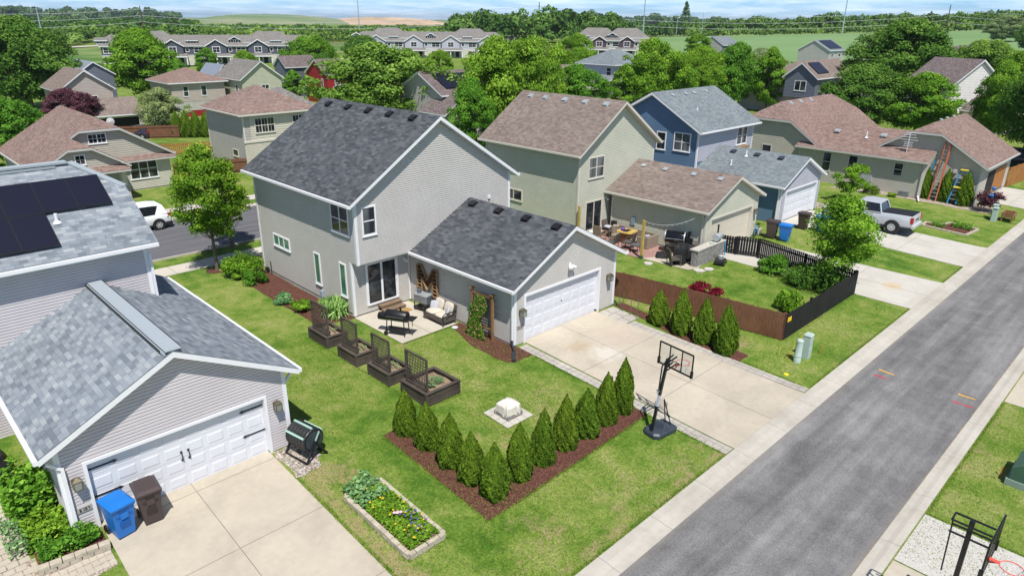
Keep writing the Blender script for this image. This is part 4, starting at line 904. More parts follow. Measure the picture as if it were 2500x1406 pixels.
# ---------------------------------------------------------------- sage green neighbour
H3 = thing('house', 'two storey sage green house with brown shingle roof behind the red patio', 'house', (36, 27, 0))
block(H3, 'y', 32.2, 39.95, 26.9, 35.2, .15, 5.42, 8.30, 'sage siding', 'brown shingles', oh=.4, rk=.4, trim='ivory trim')
rf = [o for o in H3.children if o.name.startswith('roof')][0]; roof_vents(rf, [(35.64, y, 8.02) for y in (34.39, 33.0, 31.25, 29.51, 27.79)], (1, 0), .68, 'galvanised', .34, .10)
F = Fc('F', 26.9); window(H3, F, 33.15, 3.85, 1.38, 1.2, 2, True, frame='ivory trim', glass='curtained glass')
d = MB()
for a, b_ in ((32.92, 33.0), (34.56, 34.64)): fbox(d, F, a, b_, .42, 2.36, 0, .07)
fbox(d, F, 33.0, 34.56, 2.28, 2.36, 0, .068); fbox(d, F, 33.0, 34.56, .42, .5, 0, .085)
for a, b_ in ((33.0, 33.05), (33.74, 33.82), (34.51, 34.56)): fbox(d, F, a, b_, .5, 2.28, 0, .046)
sd = d.build('sliding_door', 'ivory trim', H3); d = MB(); fbox(d, F, 33.0, 34.56, .5, 2.28, 0, .034); d.build('pane', 'window glass', sd)
d = MB(); fbox(d, F, 32.9, 34.9, .15, .40, 0, .35); d.build('door_step', 'white trim', H3)
window(H3, Fc('L', 32.2), 31.75, 1.70, 1.5, .62, 2, False, frame='ivory trim', glass='window glass')
g = block(H3, 'y', 35.2, 41.35, 19.7, 26.5, .12, 2.82, 4.42, 'sage siding', 'brown shingles', oh=.38, rk=.33, trim='ivory trim', door=('F', 35.78, 4.85, .1, 2.05), faces='FLRB')
sectional_door(H3, Fc('F', 19.7), 35.78, .1, 4.85, 2.05, 'door cream', 4, 8, trim='ivory trim', panels=False); roof_vents(g['roof'], [(37.7, y, 4.13) for y in (26.0, 24.34, 22.28, 20.45)], (1, 0), g['s'], 'galvanised', .34, .10)
downspout(H3, 35.12, 19.85, .1, 2.6, -.2, 0., 'ivory trim'); wall_lantern(H3, Fc('F', 19.7), 41.0, 1.75, 1.1); d = MB(); fbox(d, F, 34.9, 34.95, 2.3, 2.45, 0, .08); d.tube([F.pt(35.0, 2.35, .05), F.pt(35.05, 2.2, .2)], [.04, .07], 8); d.build('flood_light', 'white trim', H3)
# ---------------------------------------------------------------- blue neighbour
H4 = thing('house', 'two storey blue house with slate grey roof and white garage door', 'house', (49, 26, 0))
g4 = block(H4, 'x', 45.35, 53.55, 26.75, 34.9, .1, 5.50, 7.98, 'blue siding', 'slate grey shingles', oh=.4, rk=.4, zc1=None, lap=.13)
roof_vents(g4['roof'], [(x, 30.3, 7.66) for x in (46.95, 48.75, 49.95, 51.75)], (0, 1), g4['s'], 'galvanised', .36, .10); pipe_vent(g4['roof'], 47.62, 28.46, 6.45, .42, .06)
w = MB(); siding(w, Fc('F', 26.72), [(45.45, 3.3), (53.47, 3.3), (53.47, g4['zw']-.02), (45.45, g4['zw']-.02)], .13); w.build('wall', 'pale lilac siding', H4)
window(H4, Fc('L', 45.35), 27.42, 4.0, 1.30, 1.22, 2, True, glass='curtained glass'); window(H4, Fc('L', 45.35), 29.55, 3.9, .7, 1.2, 1, True)
window(H4, Fc('F', 26.70), 50.95, 4.0, 1.45, 1.25, 2, True, glass='curtained glass'); fl = MB(); fbox(fl, Fc('F', 26.70), 50.9, 52.6, 3.62, 3.82, 0, .3); fl.build('window_box', 'ocre wood', H4)
g = block(H4, 'y', 45.35, 51.45, 20.0, 26.75, .05, 2.66, 4.25, 'blue siding', 'slate grey shingles', oh=.38, rk=.33, door=('F', 45.98, 4.85, .05, 2.1), faces='FLRB', lap=.11)
w = MB()
for p in ([(45.40, .1), (45.88, .1), (45.88, 2.25), (45.40, 2.25)], [(50.93, .1), (51.42, .1), (51.42, 2.25), (50.93, 2.25)], [(45.40, 2.28), (51.42, 2.28), (51.42, g['zw']-.05), (48.4, 4.0), (45.40, g['zw']-.05)]): siding(w, Fc('F', 19.965), p, .11)
w.build('wall', 'pale lilac siding', H4)
sectional_door(H4, Fc('F', 19.96), 45.98, .05, 4.85, 2.1, 'door white', 4, 8); roof_vents(g['roof'], [(47.8, 25.18, 4.0), (47.8, 23.3, 4.0), (47.8, 21.5, 4.0)], (1, 0), g['s'], 'slate plastic', .36, .10); pipe_vent(g['roof'], 47.54, 24.0, 3.88, .4, .06); pipe_vent(g['roof'], 46.4, 24.5, 3.28, .4, .06)
roof(H4, [[(44.97, 26.38, 2.66), (44.97, 31.5, 2.66), (45.34, 31.5, 2.85), (45.34, 26.38, 2.85)]], 'slate grey shingles'); downspout(H4, 45.2, 20.1, .05, 2.45, -.1, 0.)
# ---------------------------------------------------------------- tan ranch to the east
H5 = thing('house', 'long tan one storey house with russet clipped gable roofs and ladders on its garage wall', 'house', (66, 20, -.1))
g5 = block(H5, 'x', 62.6, 72.0, 12.3, 20.7, -.05, 2.78, 5.62, 'tan siding', 'russet shingles', oh=.42, rk=.4, zc0=4.95, lap=.14, trim='grey trim', door=None)
roof_vents(g5['roof'], [(67.3, 16.9, 5.38), (69.0, 16.9, 5.38), (70.9, 16.9, 5.38)], (0, 1), g5['s'], 'galvanised', .42, .08)
F = Fc('F', 12.3); d = MB(); fbox(d, F, 64.6, 70.9, 0, 2.12, -.04, .03); gdo = d.build('garage_shade_panel', 'interior', H5)  # near-black panel on the wall paints the shade inside the open garage
d = MB()
for a, b_ in ((64.45, 64.6), (70.9, 71.05)): fbox(d, F, a, b_, 0, 2.12, 0, .07)
fbox(d, F, 64.45, 71.05, 2.12, 2.28, 0, .07); d.build('door_trim', 'ivory trim', H5); d = MB(); fbox(d, F, 67.2, 70.8, .1, 2.0, .03, .05); d.build('door_leaf', 'orange fence', gdo)
g5b = block(H5, 'y', 61.3, 68.8, 15.9, 26., -.05, 2.86, 4.6, 'tan siding', 'russet shingles', oh=.4, rk=.3, faces='FLB', lap=.14, trim='grey trim')
roof_vents(g5b['roof'], [(63.6, 23.9, 4.12), (63.7, 20.1, 4.15)], (1, 0), g5b['s'], 'galvanised', .42, .08); pipe_vent(g5b['roof'], 63.2, 21.3, 3.9, .5, .06)
g5c = block(H5, 'x', 61.6, 76.0, 24.6, 33.8, -.05, 2.86, 6.2, 'tan siding', 'russet shingles', oh=.42, rk=.4, zc0=4.85, zc1=4.85, lap=.14, trim='grey trim')
roof_vents(g5c['roof'], [(64.6, 28.9, 6.0), (66.6, 28.9, 6.0), (68.9, 28.9, 6.0)], (0, 1), g5c['s'], 'galvanised', .42, .08)
F = Fc('L', 61.3); W5 = dict(frame='grey trim')
window(H5, F, 23.2, 1.05, .62, 1.5, 1, True, **W5); window(H5, F, 21.0, 1.05, .66, 1.5, 1, True, **W5); window(H5, F, 17.45, 1.5, .60, .95, 1, True, **W5); window(H5, Fc('L', 61.6), 28.8, 1.5, .8, .95, 1, False, **W5); window(H5, Fc('L', 61.6), 25.05, 1.3, .8, .95, 1, False, **W5)
downspout(H5, 61.22, 15.95, 0, 2.6, 0, 0, 'grey trim'); d = MB(); d.beam((61.2, 15.9, .12), (60.1, 15.5, -.02), .09, .07); d.build('drain_spout', 'white trim', H5)
d = MB(); d.box(60.9, 61.28, 16.6, 17.3, -.1, .35); d.build('air_vent_box', 'steel grey', H5); d = MB(); fbox(d, Fc('L', 61.3), 19.6, 20.6, .2, 1.2, 0, .14); d.build('meter_box', 'galvanised', H5); d = MB(); fbox(d, Fc('L', 62.6), 13.9, 14.15, 2.1, 2.35, 0, .2); d.build('wall_vent', 'grey trim', H5)
# ---------------------------------------------------------------- houses across the street
FAR = dict(corner=False, gut=False, lap=.2, dep=.02)
H6 = thing('house', 'tan bungalow with two russet clipped gables and a front porch across the street', 'house', (14.8, 60, 0))
g = block(H6, 'y', 10.1, 19.5, 59.5, 69.1, 0., 2.72, 5.85, 'tan siding', 'russet shingles', oh=.4, rk=.38, zc0=5.0, lap=.16, trim='grey trim')
w = MB(); siding(w, Fc('F', 59.46), [(15.6, .1), (19.46, .1), (19.46, 2.45), (15.6, 2.45)], .12); w.build('wall', 'cream siding', H6)
roof(H6, [[(15.5, 58.95, 2.42), (19.9, 58.95, 2.42), (19.9, 59.5, 2.75), (15.5, 59.5, 2.75)]], 'russet shingles', 'grey trim', .12)
roof(H6, jroof('y', 9.45, 15.75, 56.25, 60.6, 2.66, 4.62, 4.15), 'russet shingles', 'grey trim', .15); roof(H6, [[(9.6, 55.9, 2.4), (15.6, 55.9, 2.4), (15.6, 56.6, 2.72), (9.6, 56.6, 2.72)]], 'russet shingles', 'grey trim', .12)
w = MB(); siding(w, Fc('F', 56.62), [(9.7, 2.4), (15.5, 2.4), (15.5, 2.6), (13.4, 3.95), (11.8, 3.95), (9.7, 2.6)], .16); siding(w, Fc('R', 15.5), [(56.62, 2.4), (59.5, 2.4), (59.5, 2.6), (56.62, 2.6)], .16); w.build('wall', 'tan siding', H6)
window(H6, Fc('F', 56.62), 12.3, 3.05, .55, .6, 1, False, (2, 2)); window(H6, Fc('F', 59.5), 14.05, 4.0, 1.15, .62, 2, False, (2, 2)); window(H6, Fc('F', 59.46), 16.5, .95, 1.95, 1.4, 3, True)
w = MB(); w.box(15.12, 15.42, 56.75, 57.05, 1.0, 2.42); w.build('porch_column', 'ivory trim', H6); w = MB(); w.taper(15.02, 15.52, 56.65, 57.15, 0, 1., -.06); w.build('column_pier', 'taupe siding', H6)
w = MB(); w.box(10, 15.5, 56.7, 59.4, -.2, .22); w.build('porch_floor', 'sidewalk concrete', H6); w = MB(); fbox(w, Fc('F', 59.5), 12.6, 13.6, .22, 2.3, 0, .05); w.build('front_door', 'taupe siding', H6)
d = MB(); d.lathe([(0.02, 0), (.28, .06), (.30, .08)], (16.3, 61.4, 5.2), 12, 'y'); d.tube([(16.3, 61.5, 5.2), (16.3, 61.7, 4.8)], .03, 6); d.build('satellite_dish', 'dish grey', g['roof'])
H7 = thing('house', 'cream two storey house with russet hip roof left behind the charcoal roof', 'house', (30, 61, -.4))
block(H7, 'y', 26.6, 33.4, 60.9, 68.7, -.4, 5.0, 7.0, 'pale grey siding', 'russet shingles', oh=.5, rk=.4, zc0=5.0, zc1=5.0, lap=.2, trim='ivory trim')
w = MB(); siding(w, Fc('F', 60.86), [(26.62, -.35), (33.38, -.35), (33.38, 2.45), (26.62, 2.45)], .12); siding(w, Fc('F', 60.87), [(27.2, 2.6), (33.38, 2.6), (33.38, 4.75), (27.2, 4.75)], .2); w.build('wall', 'cream siding', H7)
w = MB(); w.box(26.5, 33.5, 60.78, 60.9, 2.45, 2.6); w.build('belt_trim', 'ivory trim', H7)
window(H7, Fc('F', 60.85), 27.7, 3.3, 1.75, 1.2, 3, True, (2, 2), 'ivory trim'); window(H7, Fc('F', 60.85), 31.35, 3.3, 1.2, 1.2, 2, True, (2, 2), 'ivory trim'); window(H7, Fc('F', 60.84), 28.0, .7, 1.1, 1.0, 2, True, None, 'ivory trim'); window(H7, Fc('L', 26.6), 62.6, 1.1, 1.0, .5, 1, False, None, 'ivory trim')
roof(H7, jroof('y', 31.0, 36.6, 64.5, 71, 4.5, 6.4, 4.5, 4.5), 'taupe shingles', 'ivory trim')
H8 = thing('house', 'pale tan gabled house with an open garage door behind the purple tree', 'house', (28.6, 116, -2.5))
block(H8, 'y', 25.2, 31.9, 116.3, 125.6, -2.6, 2.96, 5.66, 'taupe siding', 'brown shingles', oh=.4, rk=.4, **FAR); window(H8, Fc('F', 116.3), 29.0, .7, .75, 1.35, 1, True)
g = block(H8, 'x', 26.6, 33.2, 108.6, 116.2, -2.4, .12, 2.05, 'tan siding', 'brown shingles', oh=.4, rk=.35, door=('F', 27.6, 4.9, -2.4, 2.1), **FAR)
w = MB(); fbox(w, Fc('F', 108.6), 27.6, 32.5, -2.4, -.3, -.4, -.35); w.build('garage_shade_panel', 'interior', H8); w = MB(); fbox(w, Fc('F', 108.6), 27.45, 32.65, -.3, -.14, 0, .05); fbox(w, Fc('F', 108.6), 27.45, 27.6, -2.4, -.3, 0, .05); fbox(w, Fc('F', 108.6), 32.5, 32.65, -2.4, -.3, 0, .05); w.build('door_trim', 'ivory trim', H8)  # flat dark panel set behind the doorway stands for the shaded inside
H9 = thing('house', 'taupe and red house with a low russet hip roof left of the pale green gable', 'house', (46, 120, -2.5))
block(H9, 'y', 41.5, 50.2, 120.2, 129.6, -.1, 2.97, 4.95, 'taupe siding', 'russet shingles', oh=.55, rk=.4, zc0=2.97, zc1=2.97, **FAR)
w = MB(); siding(w, Fc('F', 120.25), [(41.5, -2.5), (50.2, -2.5), (50.2, -.2), (41.5, -.2)], .2); w.build('wall', 'red siding', H9); w = MB(); siding(w, Fc('L', 41.5), [(120.2, -2.5), (129, -2.5), (129, -.2), (120.2, -.2)], .2); w.build('wall', 'brick wall', H9)
window(H9, Fc('F', 120.2), 43.4, .8, .7, 1.5, 1, True); window(H9, Fc('F', 120.2), 46.3, .8, .75, 1.5, 1, False)
H10 = thing('house', 'pale green gabled house with brown roof, upper left', 'house', (54.5, 115, -2.3))
block(H10, 'y', 51.2, 58.2, 115.6, 125.2, -2.6, 3.3, 6.15, 'pale green siding', 'taupe shingles', oh=.4, rk=.4, **FAR); window(H10, Fc('F', 115.6), 54.6, 1.0, 1.2, 1.3, 2, True); window(H10, Fc('L', 51.2), 117.2, .9, .9, 1.4, 1, True)
H11 = thing('house', 'slate blue gabled house to the right of the pale green gable', 'house', (74, 138, -2))
block(H11, 'x', 70, 77, 136.6, 141.4, -2.3, 3.5, 5.6, 'slate siding', 'dusk shingles', oh=.35, rk=.3, **FAR); window(H11, Fc('L', 70), 138.0, .6, .5, 1.1, 1, True); window(H11, Fc('L', 70), 139.4, .9, .6, .8, 1, True)
H12 = thing('house', 'red gabled house with brown roof among the upper left trees', 'house', (74, 125, -2.4))
block(H12, 'x', 70.5, 79, 121.7, 129.2, -2.6, 2.9, 5.5, 'red siding', 'dusk shingles', oh=.4, rk=.35, **FAR); window(H12, Fc('L', 70.5), 123.2, .5, .55, 1.5, 1, False); window(H12, Fc('F', 121.7), 72.2, .6, .7, 1.4, 1, True)
block(H12, 'x', 72.0, 76, 118.2, 121.8, -2.6, .3, 1.3, 'red siding', 'taupe shingles', oh=.5, rk=.4, **FAR)
H13 = thing('house', 'grey house with pale metal roof behind the tan gabled house, far left', 'house', (35, 135, -2))
block(H13, 'y', 32, 37.8, 135.4, 144.8, -2.4, 3.66, 5.75, 'slate siding', 'metal roof', oh=.3, rk=.3, **FAR); block(H13, 'y', 30.5, 34.5, 132.4, 135.6, -2.4, 3.0, 4.9, 'slate siding', 'metal roof', oh=.3, rk=.3, **FAR); window(H13, Fc('F', 135.4), 36.2, .5, .6, 1.5, 1, True)
H14 = thing('house', 'small slate grey gable in front of the townhouse row, left', 'house', (61, 148, -2))
block(H14, 'y', 59.4, 63.0, 146, 154, -2.4, 1.5, 3.9, 'slate siding', 'metal roof', oh=.3, rk=.3, **FAR); window(H14, Fc('F', 146), 60.8, -.6, .5, 1.0, 1, True)
H15 = thing('house', 'grey house with brown roof and dark solar panels, half hidden behind central trees', 'house', (50, 60, -.2))
g = block(H15, 'x', 50.5, 60, 62.5, 70.5, -.3, 5.0, 7.3, 'pale grey siding', 'dusk shingles', oh=.4, rk=.4, **FAR); block(H15, 'y', 49.0, 53.5, 60.2, 64, -.3, 3.2, 5.0, 'pale grey siding', 'dusk shingles', oh=.4, rk=.4, **FAR)
def far_panels(root, x0, x1, y0, y1, ym, zr, s, n=1):
    for i in range(n):
        a, b = x0+(x1-x0)*i/n, x0+(x1-x0)*(i+1)/n-.04; m_ = MB(); zf = lambda y: zr-s*(ym-y)+.16; P = [(a, y0, zf(y0)), (b, y0, zf(y0)), (b, y1, zf(y1)), (a, y1, zf(y1))]
        m_.face([Vector(p)+Vector((0, 0, .05)) for p in P], [(0, 0), (1, 0), (1, 1), (0, 1)]); m_.extrude(P, (0, 0, .045)); m_.build('solar_panel', 'solar cells', root)
far_panels(g['roof'], 51.5, 57.5, 63.0, 65.6, 66.5, 7.3, g['s'], 4)
H20 = thing('house', 'long brown roofed bungalow in front of the small grey townhouse, top centre', 'house', (175, 160, -.5))
block(H20, 'x', 160, 182, 150, 160, T(170, 155), T(170, 155)+2.8, T(170, 155)+5.2, 'cream siding', 'dusk shingles', oh=.5, rk=.4, zc0=T(170, 155)+4.3, **FAR)
H21 = thing('house', 'cream bungalow with brown roof and white rakes behind the central trees', 'house', (105, 92, -.5))
block(H21, 'x', 97, 113, 90, 99, -.9, 2.4, 4.8, 'cream siding', 'brown shingles', oh=.4, rk=.4, **FAR)
H22 = thing('house', 'cream gabled porch house beside the pale blue house, centre', 'house', (93, 76, -.5))
block(H22, 'y', 88.6, 96.6, 75.9, 84, -.6, 2.5, 4.9, 'cream siding', 'brown shingles', oh=.4, rk=.4, **FAR)
H23 = thing('house', 'pale blue two storey house with a porch between the central trees', 'house', (110, 84, -.3))
g = block(H23, 'x', 105, 116, 80.5, 89, -.4, 5.5, 7.9, 'pale lilac siding', 'slate grey shingles', oh=.5, rk=.4, zc0=5.5, zc1=5.5, **FAR); window(H23, Fc('L', 105), 81.2, 3.6, 1.0, 1.3, 1, True)
roof(H23, [[(101.2, 79.6, 2.5), (101.2, 89, 2.5), (105, 89, 3.6), (105, 79.6, 3.6)]], 'slate grey shingles')
for y in (79.9, 82.4, 85, 88.5):
    w = MB(); w.box(101.4, 101.7, y, y+.3, -.4, 2.4); w.build('porch_column', 'white trim', H23)
H24 = thing('house', 'grey blue house standing alone at the edge of the crop field', 'house', (218, 125, 1)); z = T(218, 125)
block(H24, 'x', 214, 224, 121, 129, z, z+5.0, z+7.6, 'slate siding', 'slate grey shingles', oh=.4, rk=.3, **FAR); w = MB(); siding(w, Fc('L', 213.9), [(121, z), (129, z), (129, z+5), (125, z+7.2), (121, z+5)], .3); w.build('wall', 'pale grey siding', H24); block(H24, 'y', 214.5, 218, 118, 121.2, z, z+2.6, z+3.9, 'pale grey siding', 'slate grey shingles', oh=.3, rk=.3, **FAR)
H25 = thing('house', 'grey house with a wide solar array on its roof below the field, upper right', 'house', (217, 91, 1)); z = T(217, 91)
g = block(H25, 'x', 212, 223, 86, 95, z-.5, z+4.8, z+7.6, 'pale grey siding', 'slate grey shingles', oh=.4, rk=.3, **FAR); far_panels(g['roof'], 213.2, 221.6, 86.2, 89.9, 90.5, z+7.6, g['s'], 6); window(H25, Fc('F', 86), 214, z+3, 1.2, .8, 1, False); window(H25, Fc('F', 86), 219, z+3, 1.6, .8, 1, False)
H26 = thing('house', 'low brown hipped roof house by the field right of the big oak', 'house', (245, 62, 1)); z = T(245, 62)
g = block(H26, 'x', 236, 256, 56, 66, z-.3, z+3.0, z+5.6, 'slate siding', 'dusk shingles', oh=.4, rk=.3, zc0=z+3.9, **FAR); roof_vents(g['roof'], [(x, 60.6, z+5.4) for x in (240, 244, 248, 252)], (0, 1), g['s'], 'galvanised', .6, .2)
H27 = thing('house', 'brown roofed house with a slate dormer and one dark solar array, right of centre', 'house', (112, 48, 0))
g = block(H27, 'x', 106.5, 126, 42.5, 56.5, -.1, 2.7, 7.3, 'tan siding', 'brown shingles', oh=.5, rk=.4, zc0=4.6, **FAR)
g2 = block(H27, 'x', 104.6, 113, 43.6, 48.2, 2.6, 5.4, 7.5, 'slate siding', 'brown shingles', oh=.4, rk=.35, fnd=False, **FAR); far_panels(g2['roof'], 105.6, 109.4, 43.8, 45.6, 45.9, 7.5, g2['s'], 2); window(H27, Fc('L', 104.6), 45.0, 3.6, 1.6, 1.3, 2, False)
block(H27, 'y', 114, 121, 38.8, 44, -.1, 4.0, 6.4, 'white siding', 'brown shingles', oh=.4, rk=.35, **FAR)
H28 = thing('house', 'white two storey gabled house with plum shutters at the upper right', 'house', (104.9, 26.1, 0), math.radians(-22))
g = block(H28, 'y', .4, 9.6, .4, 6.8, -1., 5.6, 8.7, 'tan siding', 'dusk shingles', oh=.4, rk=.4, **FAR); w = MB(); siding(w, Fc('F', .36), [(.4, -1), (9.6, -1), (9.6, 5.5), (5, 8.45), (.4, 5.5)], .2); w.build('wall', 'white siding', H28)
window(H28, Fc('L', .4), 2.6, 3.0, 1.1, 1.6, 1, True, (2, 2)); w = MB(); fbox(w, Fc('L', .4), 1.9, 2.45, 2.9, 4.7, 0, .06); w.build('shutter', 'dark oak', H28); w = MB(); fbox(w, Fc('L', .4), 3.85, 4.4, 2.9, 4.7, 0, .06); w.build('shutter', 'dark oak', H28); window(H28, Fc('F', .36), 6.3, 3.8, .5, .9, 1, False)
block(H28, 'y', 3.2, 11.5, -5.6, .3, -1., 2.5, 5.2, 'tan siding', 'dusk shingles', oh=.4, rk=.4, **FAR); roof(H28, [[(-.2, -1, 2.1), (-.2, 8, 2.1), (.5, 8, 2.5), (.5, -1, 2.5)]], 'dusk shingles')
H29 = thing('house', 'fragment of a dark brown hip roofed cottage between trees, right of centre', 'house', (88, 36.5, 0)); block(H29, 'y', 86.2, 90.2, 36, 40, -.1, 2.7, 4.0, 'brick wall', 'dusk shingles', oh=.5, rk=.4, zc0=2.7, zc1=2.7, **FAR)
# ---------------------------------------------------------------- townhouse rows
def townhouse(label, px, py, zb, width, rot, sid, nb, gable_sid, seed, hips=True):
    """Row of joined two storey dwellings: local x along the row, front at local y = 0 facing the camera."""
    rnd = random.Random(seed); R_ = thing('townhouse', label, 'townhouses', (px, py, zb), rot); L = width; u = L/nb
    ze, zr_, dpt = 5.6, 8.6, 9.5
    w = MB(); siding(w, Fc('F', 0), [(0, 2.9), (L, 2.9), (L, ze), (0, ze)], .35, .02); siding(w, Fc('L', 0), [(0, 0), (dpt, 0), (dpt, ze), (dpt/2, zr_-.3), (0, ze)], .35, .02); siding(w, Fc('R', L), [(0, 0), (dpt, 0), (dpt, ze), (dpt/2, zr_-.3), (0, ze)], .35, .02); w.build('wall', sid, R_)
    w = MB(); siding(w, Fc('F', -.03), [(0, 0), (L, 0), (L, 2.9), (0, 2.9)], .35, .02); w.build('wall', 'cream siding', R_)
    w = MB(); fbox(w, Fc('F', 0), 0, L, 2.85, 3.0, 0, .1); fbox(w, Fc('F', 0), 0, L, ze-.25, ze, 0, .08); w.build('belt_trim', 'white trim', R_)
    P = jroof('x', -.5, L+.5, -.5, dpt+.5, ze, zr_, ze+1.4 if hips else None, ze+1.4 if hips else None); rf = roof(R_, P, 'taupe shingles')
    for k, c in enumerate((.22*L, .78*L)) if hips else []:
        roof(R_, jroof('x', c-8, c+8, .8, dpt+.2, ze+1.0, zr_+1.1, ze+1.0, ze+1.0), 'taupe shingles')
    for i in range(nb):
        a = u*i; gx0, gx1 = a+u*.32, a+u*.80; gm = (gx0+gx1)/2; gw = gx1-gx0; gs = gable_sid
        w = MB(); siding(w, Fc('F', -.9), [(gx0, 2.9), (gx1, 2.9), (gx1, ze+.1), (gm, ze+.1+gw*.28), (gx0, ze+.1)], .35, .02); siding(w, Fc('L', gx0), [(-.9, 2.9), (0, 2.9), (0, ze), (-.9, ze)], .35, .02); w.build('gable_bay', gs, R_)
        roof(R_, [[(gx0-.4, -1.3, ze-.02), (gm, -1.3, ze+.35+gw*.28), (gm, 3.4, ze+.35+gw*.28), (gx0-.4, .3, ze-.02)][::-1], [(gx1+.4, -1.3, ze-.02), (gm, -1.3, ze+.35+gw*.28), (gm, 3.4, ze+.35+gw*.28), (gx1+.4, .3, ze-.02)]], 'taupe shingles', th=.3)
        window(R_, Fc('F', -.9), gm-.95, 3.75, 1.9, 1.5, 2, True, fw=.16); window(R_, Fc('F', 0), a+u*.05, 3.7, u*.2, 1.4, 2 if u > 10 else 1, True, fw=.13); window(R_, Fc('F', 0), a+u*.86, 4.0, .8, .9, 1, False, fw=.12)
        # porch
        roof(R_, [[(gx0-1.2, -3.4, 2.75), (gx1+1.0, -3.4, 2.75), (gx1+1.0, -.1, 3.5), (gx0-1.2, -.1, 3.5)]], 'taupe shingles', th=.3)
        for x in (gx0-.9, gm-.3, gx1+.6):
            w = MB(); w.box(x, x+.3, -3.2, -2.9, .3, 2.5); w.build('porch_column', 'white trim', R_)
        for dx in (gx0+.1, gx1-1.4):
            w = MB(); fbox(w, Fc('F', -.06), dx, dx+1.2, .4, 2.5, 0, .06); w.build('front_door', 'interior', R_)
        window(R_, Fc('F', -.05), gm-1., .9, 2., 1.4, 3, True, fw=.12); window(R_, Fc('F', -.05), a+u*.04, .9, u*.16, 1.4, 1, True, fw=.12)
        # dormer
        if i % 2 == (seed % 2):
            q = a+u*.02; w = MB(); siding(w, Fc('F', 1.1), [(q-1.3, 6.2), (q+1.3, 6.2), (q+1.3, 7.4), (q-1.3, 7.4)], .35, .02); w.build('dormer', gs, R_)
            roof(R_, [[(q-1.7, .6, 7.4), (q, .6, 8.3), (q, 3.6, 8.3), (q-1.7, 2.2, 7.4)][::-1], [(q+1.7, .6, 7.4), (q, .6, 8.3), (q, 3.6, 8.3), (q+1.7, 2.2, 7.4)]], 'taupe shingles', th=.25); window(R_, Fc('F', 1.08), q-1., 6.5, 2., .7, 3, False, fw=.14)
        else:
            q = a+u*.02; w = MB(); fbox(w, Fc('F', .9), q-1.5, q+1.5, 6.0, 7.1, -2., 0); w.build('dormer', gs, R_); roof(R_, [[(q-1.8, .5, 7.15), (q+1.8, .5, 7.15), (q+1.8, 3.4, 7.9), (q-1.8, 3.4, 7.9)]], 'taupe shingles', th=.2); window(R_, Fc('F', .9), q-1.2, 6.25, 2.4, .6, 3, False, fw=.14)
    return R_
townhouse('long row of grey joined townhouses with white trimmed gables, upper left', 63.4, 234.6, -1.0, 60.5, math.radians(-21.7), 'dark grey siding', 5, 'dark grey siding', 3)
townhouse('long row of pale blue grey joined townhouses, top centre', 138.5, 218.0, .05, 51, math.radians(-38.2), 'pale lilac siding', 4, 'pale lilac siding', 4)
townhouse('short plum and grey townhouse block beside the crop field', 199.5, 167, .75, 19.2, math.radians(-52.2), 'pale grey siding', 2, 'plum siding', 5)
townhouse('small grey townhouse end block behind trees, top centre right', 248, 256, 0, 17, math.radians(-45), 'slate siding', 2, 'dark grey siding', 7)
# ---------------------------------------------------------------- trees (x, y from the plan, height and spread measured)
def TR(key, x, y, h, w, label, mat=None, crown_w=None, name='broadleaf_tree', group=None):
    R0 = {'maple': 4.2, 'ash': 4.6, 'oak': 5.2, 'oval': 3.0, 'locust': 4.4, 'young': 1.9, 'young2': 1.35, 'yard': 2.0, 'small': 1.55, 'pine': 3.0}[key]
    return tree(key, x, y, label, 'tree', h/PROTO[key][2]*1.03, None, mat, group, name, None, w/2/R0*1.02)
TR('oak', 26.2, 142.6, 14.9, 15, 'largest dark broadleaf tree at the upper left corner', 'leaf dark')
TR('oak', 14, 119, 14.5, 12, 'dark broadleaf tree cut by the left edge of the photo', 'leaf dark')
TR('maple', 31.5, 151, 10.5, 9, 'dark tree at the right shoulder of the big upper left tree', 'leaf dark')
TR('maple', 44.3, 140.7, 13.0, 13.6, 'tall rounded green maple between the far left house and the townhouses')
TR('oval', 47.5, 133, 8.0, 6, 'lower green tree at the foot of the tall rounded maple', 'leaf vivid')
TR('ash', 48.4, 72.5, 10.2, 14.6, 'broad yellow green ash behind the charcoal roof ridge', 'leaf locust')
TR('ash', 52.2, 55.5, 11.0, 9.0, 'tall green tree left of the sage green house, left of its pair', 'leaf ash'); TR('locust', 57.5, 55.5, 11.0, 9.5, 'tall loose crowned green tree just behind the sage green house roof', 'leaf ash')
TR('maple', 45.2, 51.6, 7.6, 4.6, 'slim green tree against the gable of the charcoal roofed house', 'leaf vivid')
TR('oak', 83.9, 151.3, 11.2, 12.5, 'dark green tree right of the red gabled house', 'leaf maple'); TR('maple', 76, 132, 8.5, 8, 'green tree touching the right side of the slate blue gable', 'leaf dark')
TR('oak', 111.8, 172.4, 8.8, 12.5, 'dark tree in front of the left end of the pale townhouse row', 'leaf dark')
TR('oval', 95.5, 129.5, 8.2, 6, 'round green tree below the pale townhouse row, left of two', 'leaf vivid'); TR('maple', 102, 127, 7.4, 7, 'round green tree below the pale townhouse row, right of two')
TR('maple', 73.2, 62.1, 7.4, 7.4, 'green tree directly above the sage green house roof', 'leaf vivid'); TR('ash', 68.2, 63.5, 7.8, 6.5, 'green tree above the left end of the brown shingle roof', 'leaf maple')
TR('maple', 133.2, 113.7, 9.8, 9.0, 'round tree left of the short plum townhouse block'); TR('locust', 119, 101, 7.6, 8, 'bright loose tree in front of the cream bungalow', 'leaf maple')
TR('oval', 81.7, 60.4, 7.2, 4.4, 'narrow dark green tree left of the blue house roof peak', 'leaf maple')
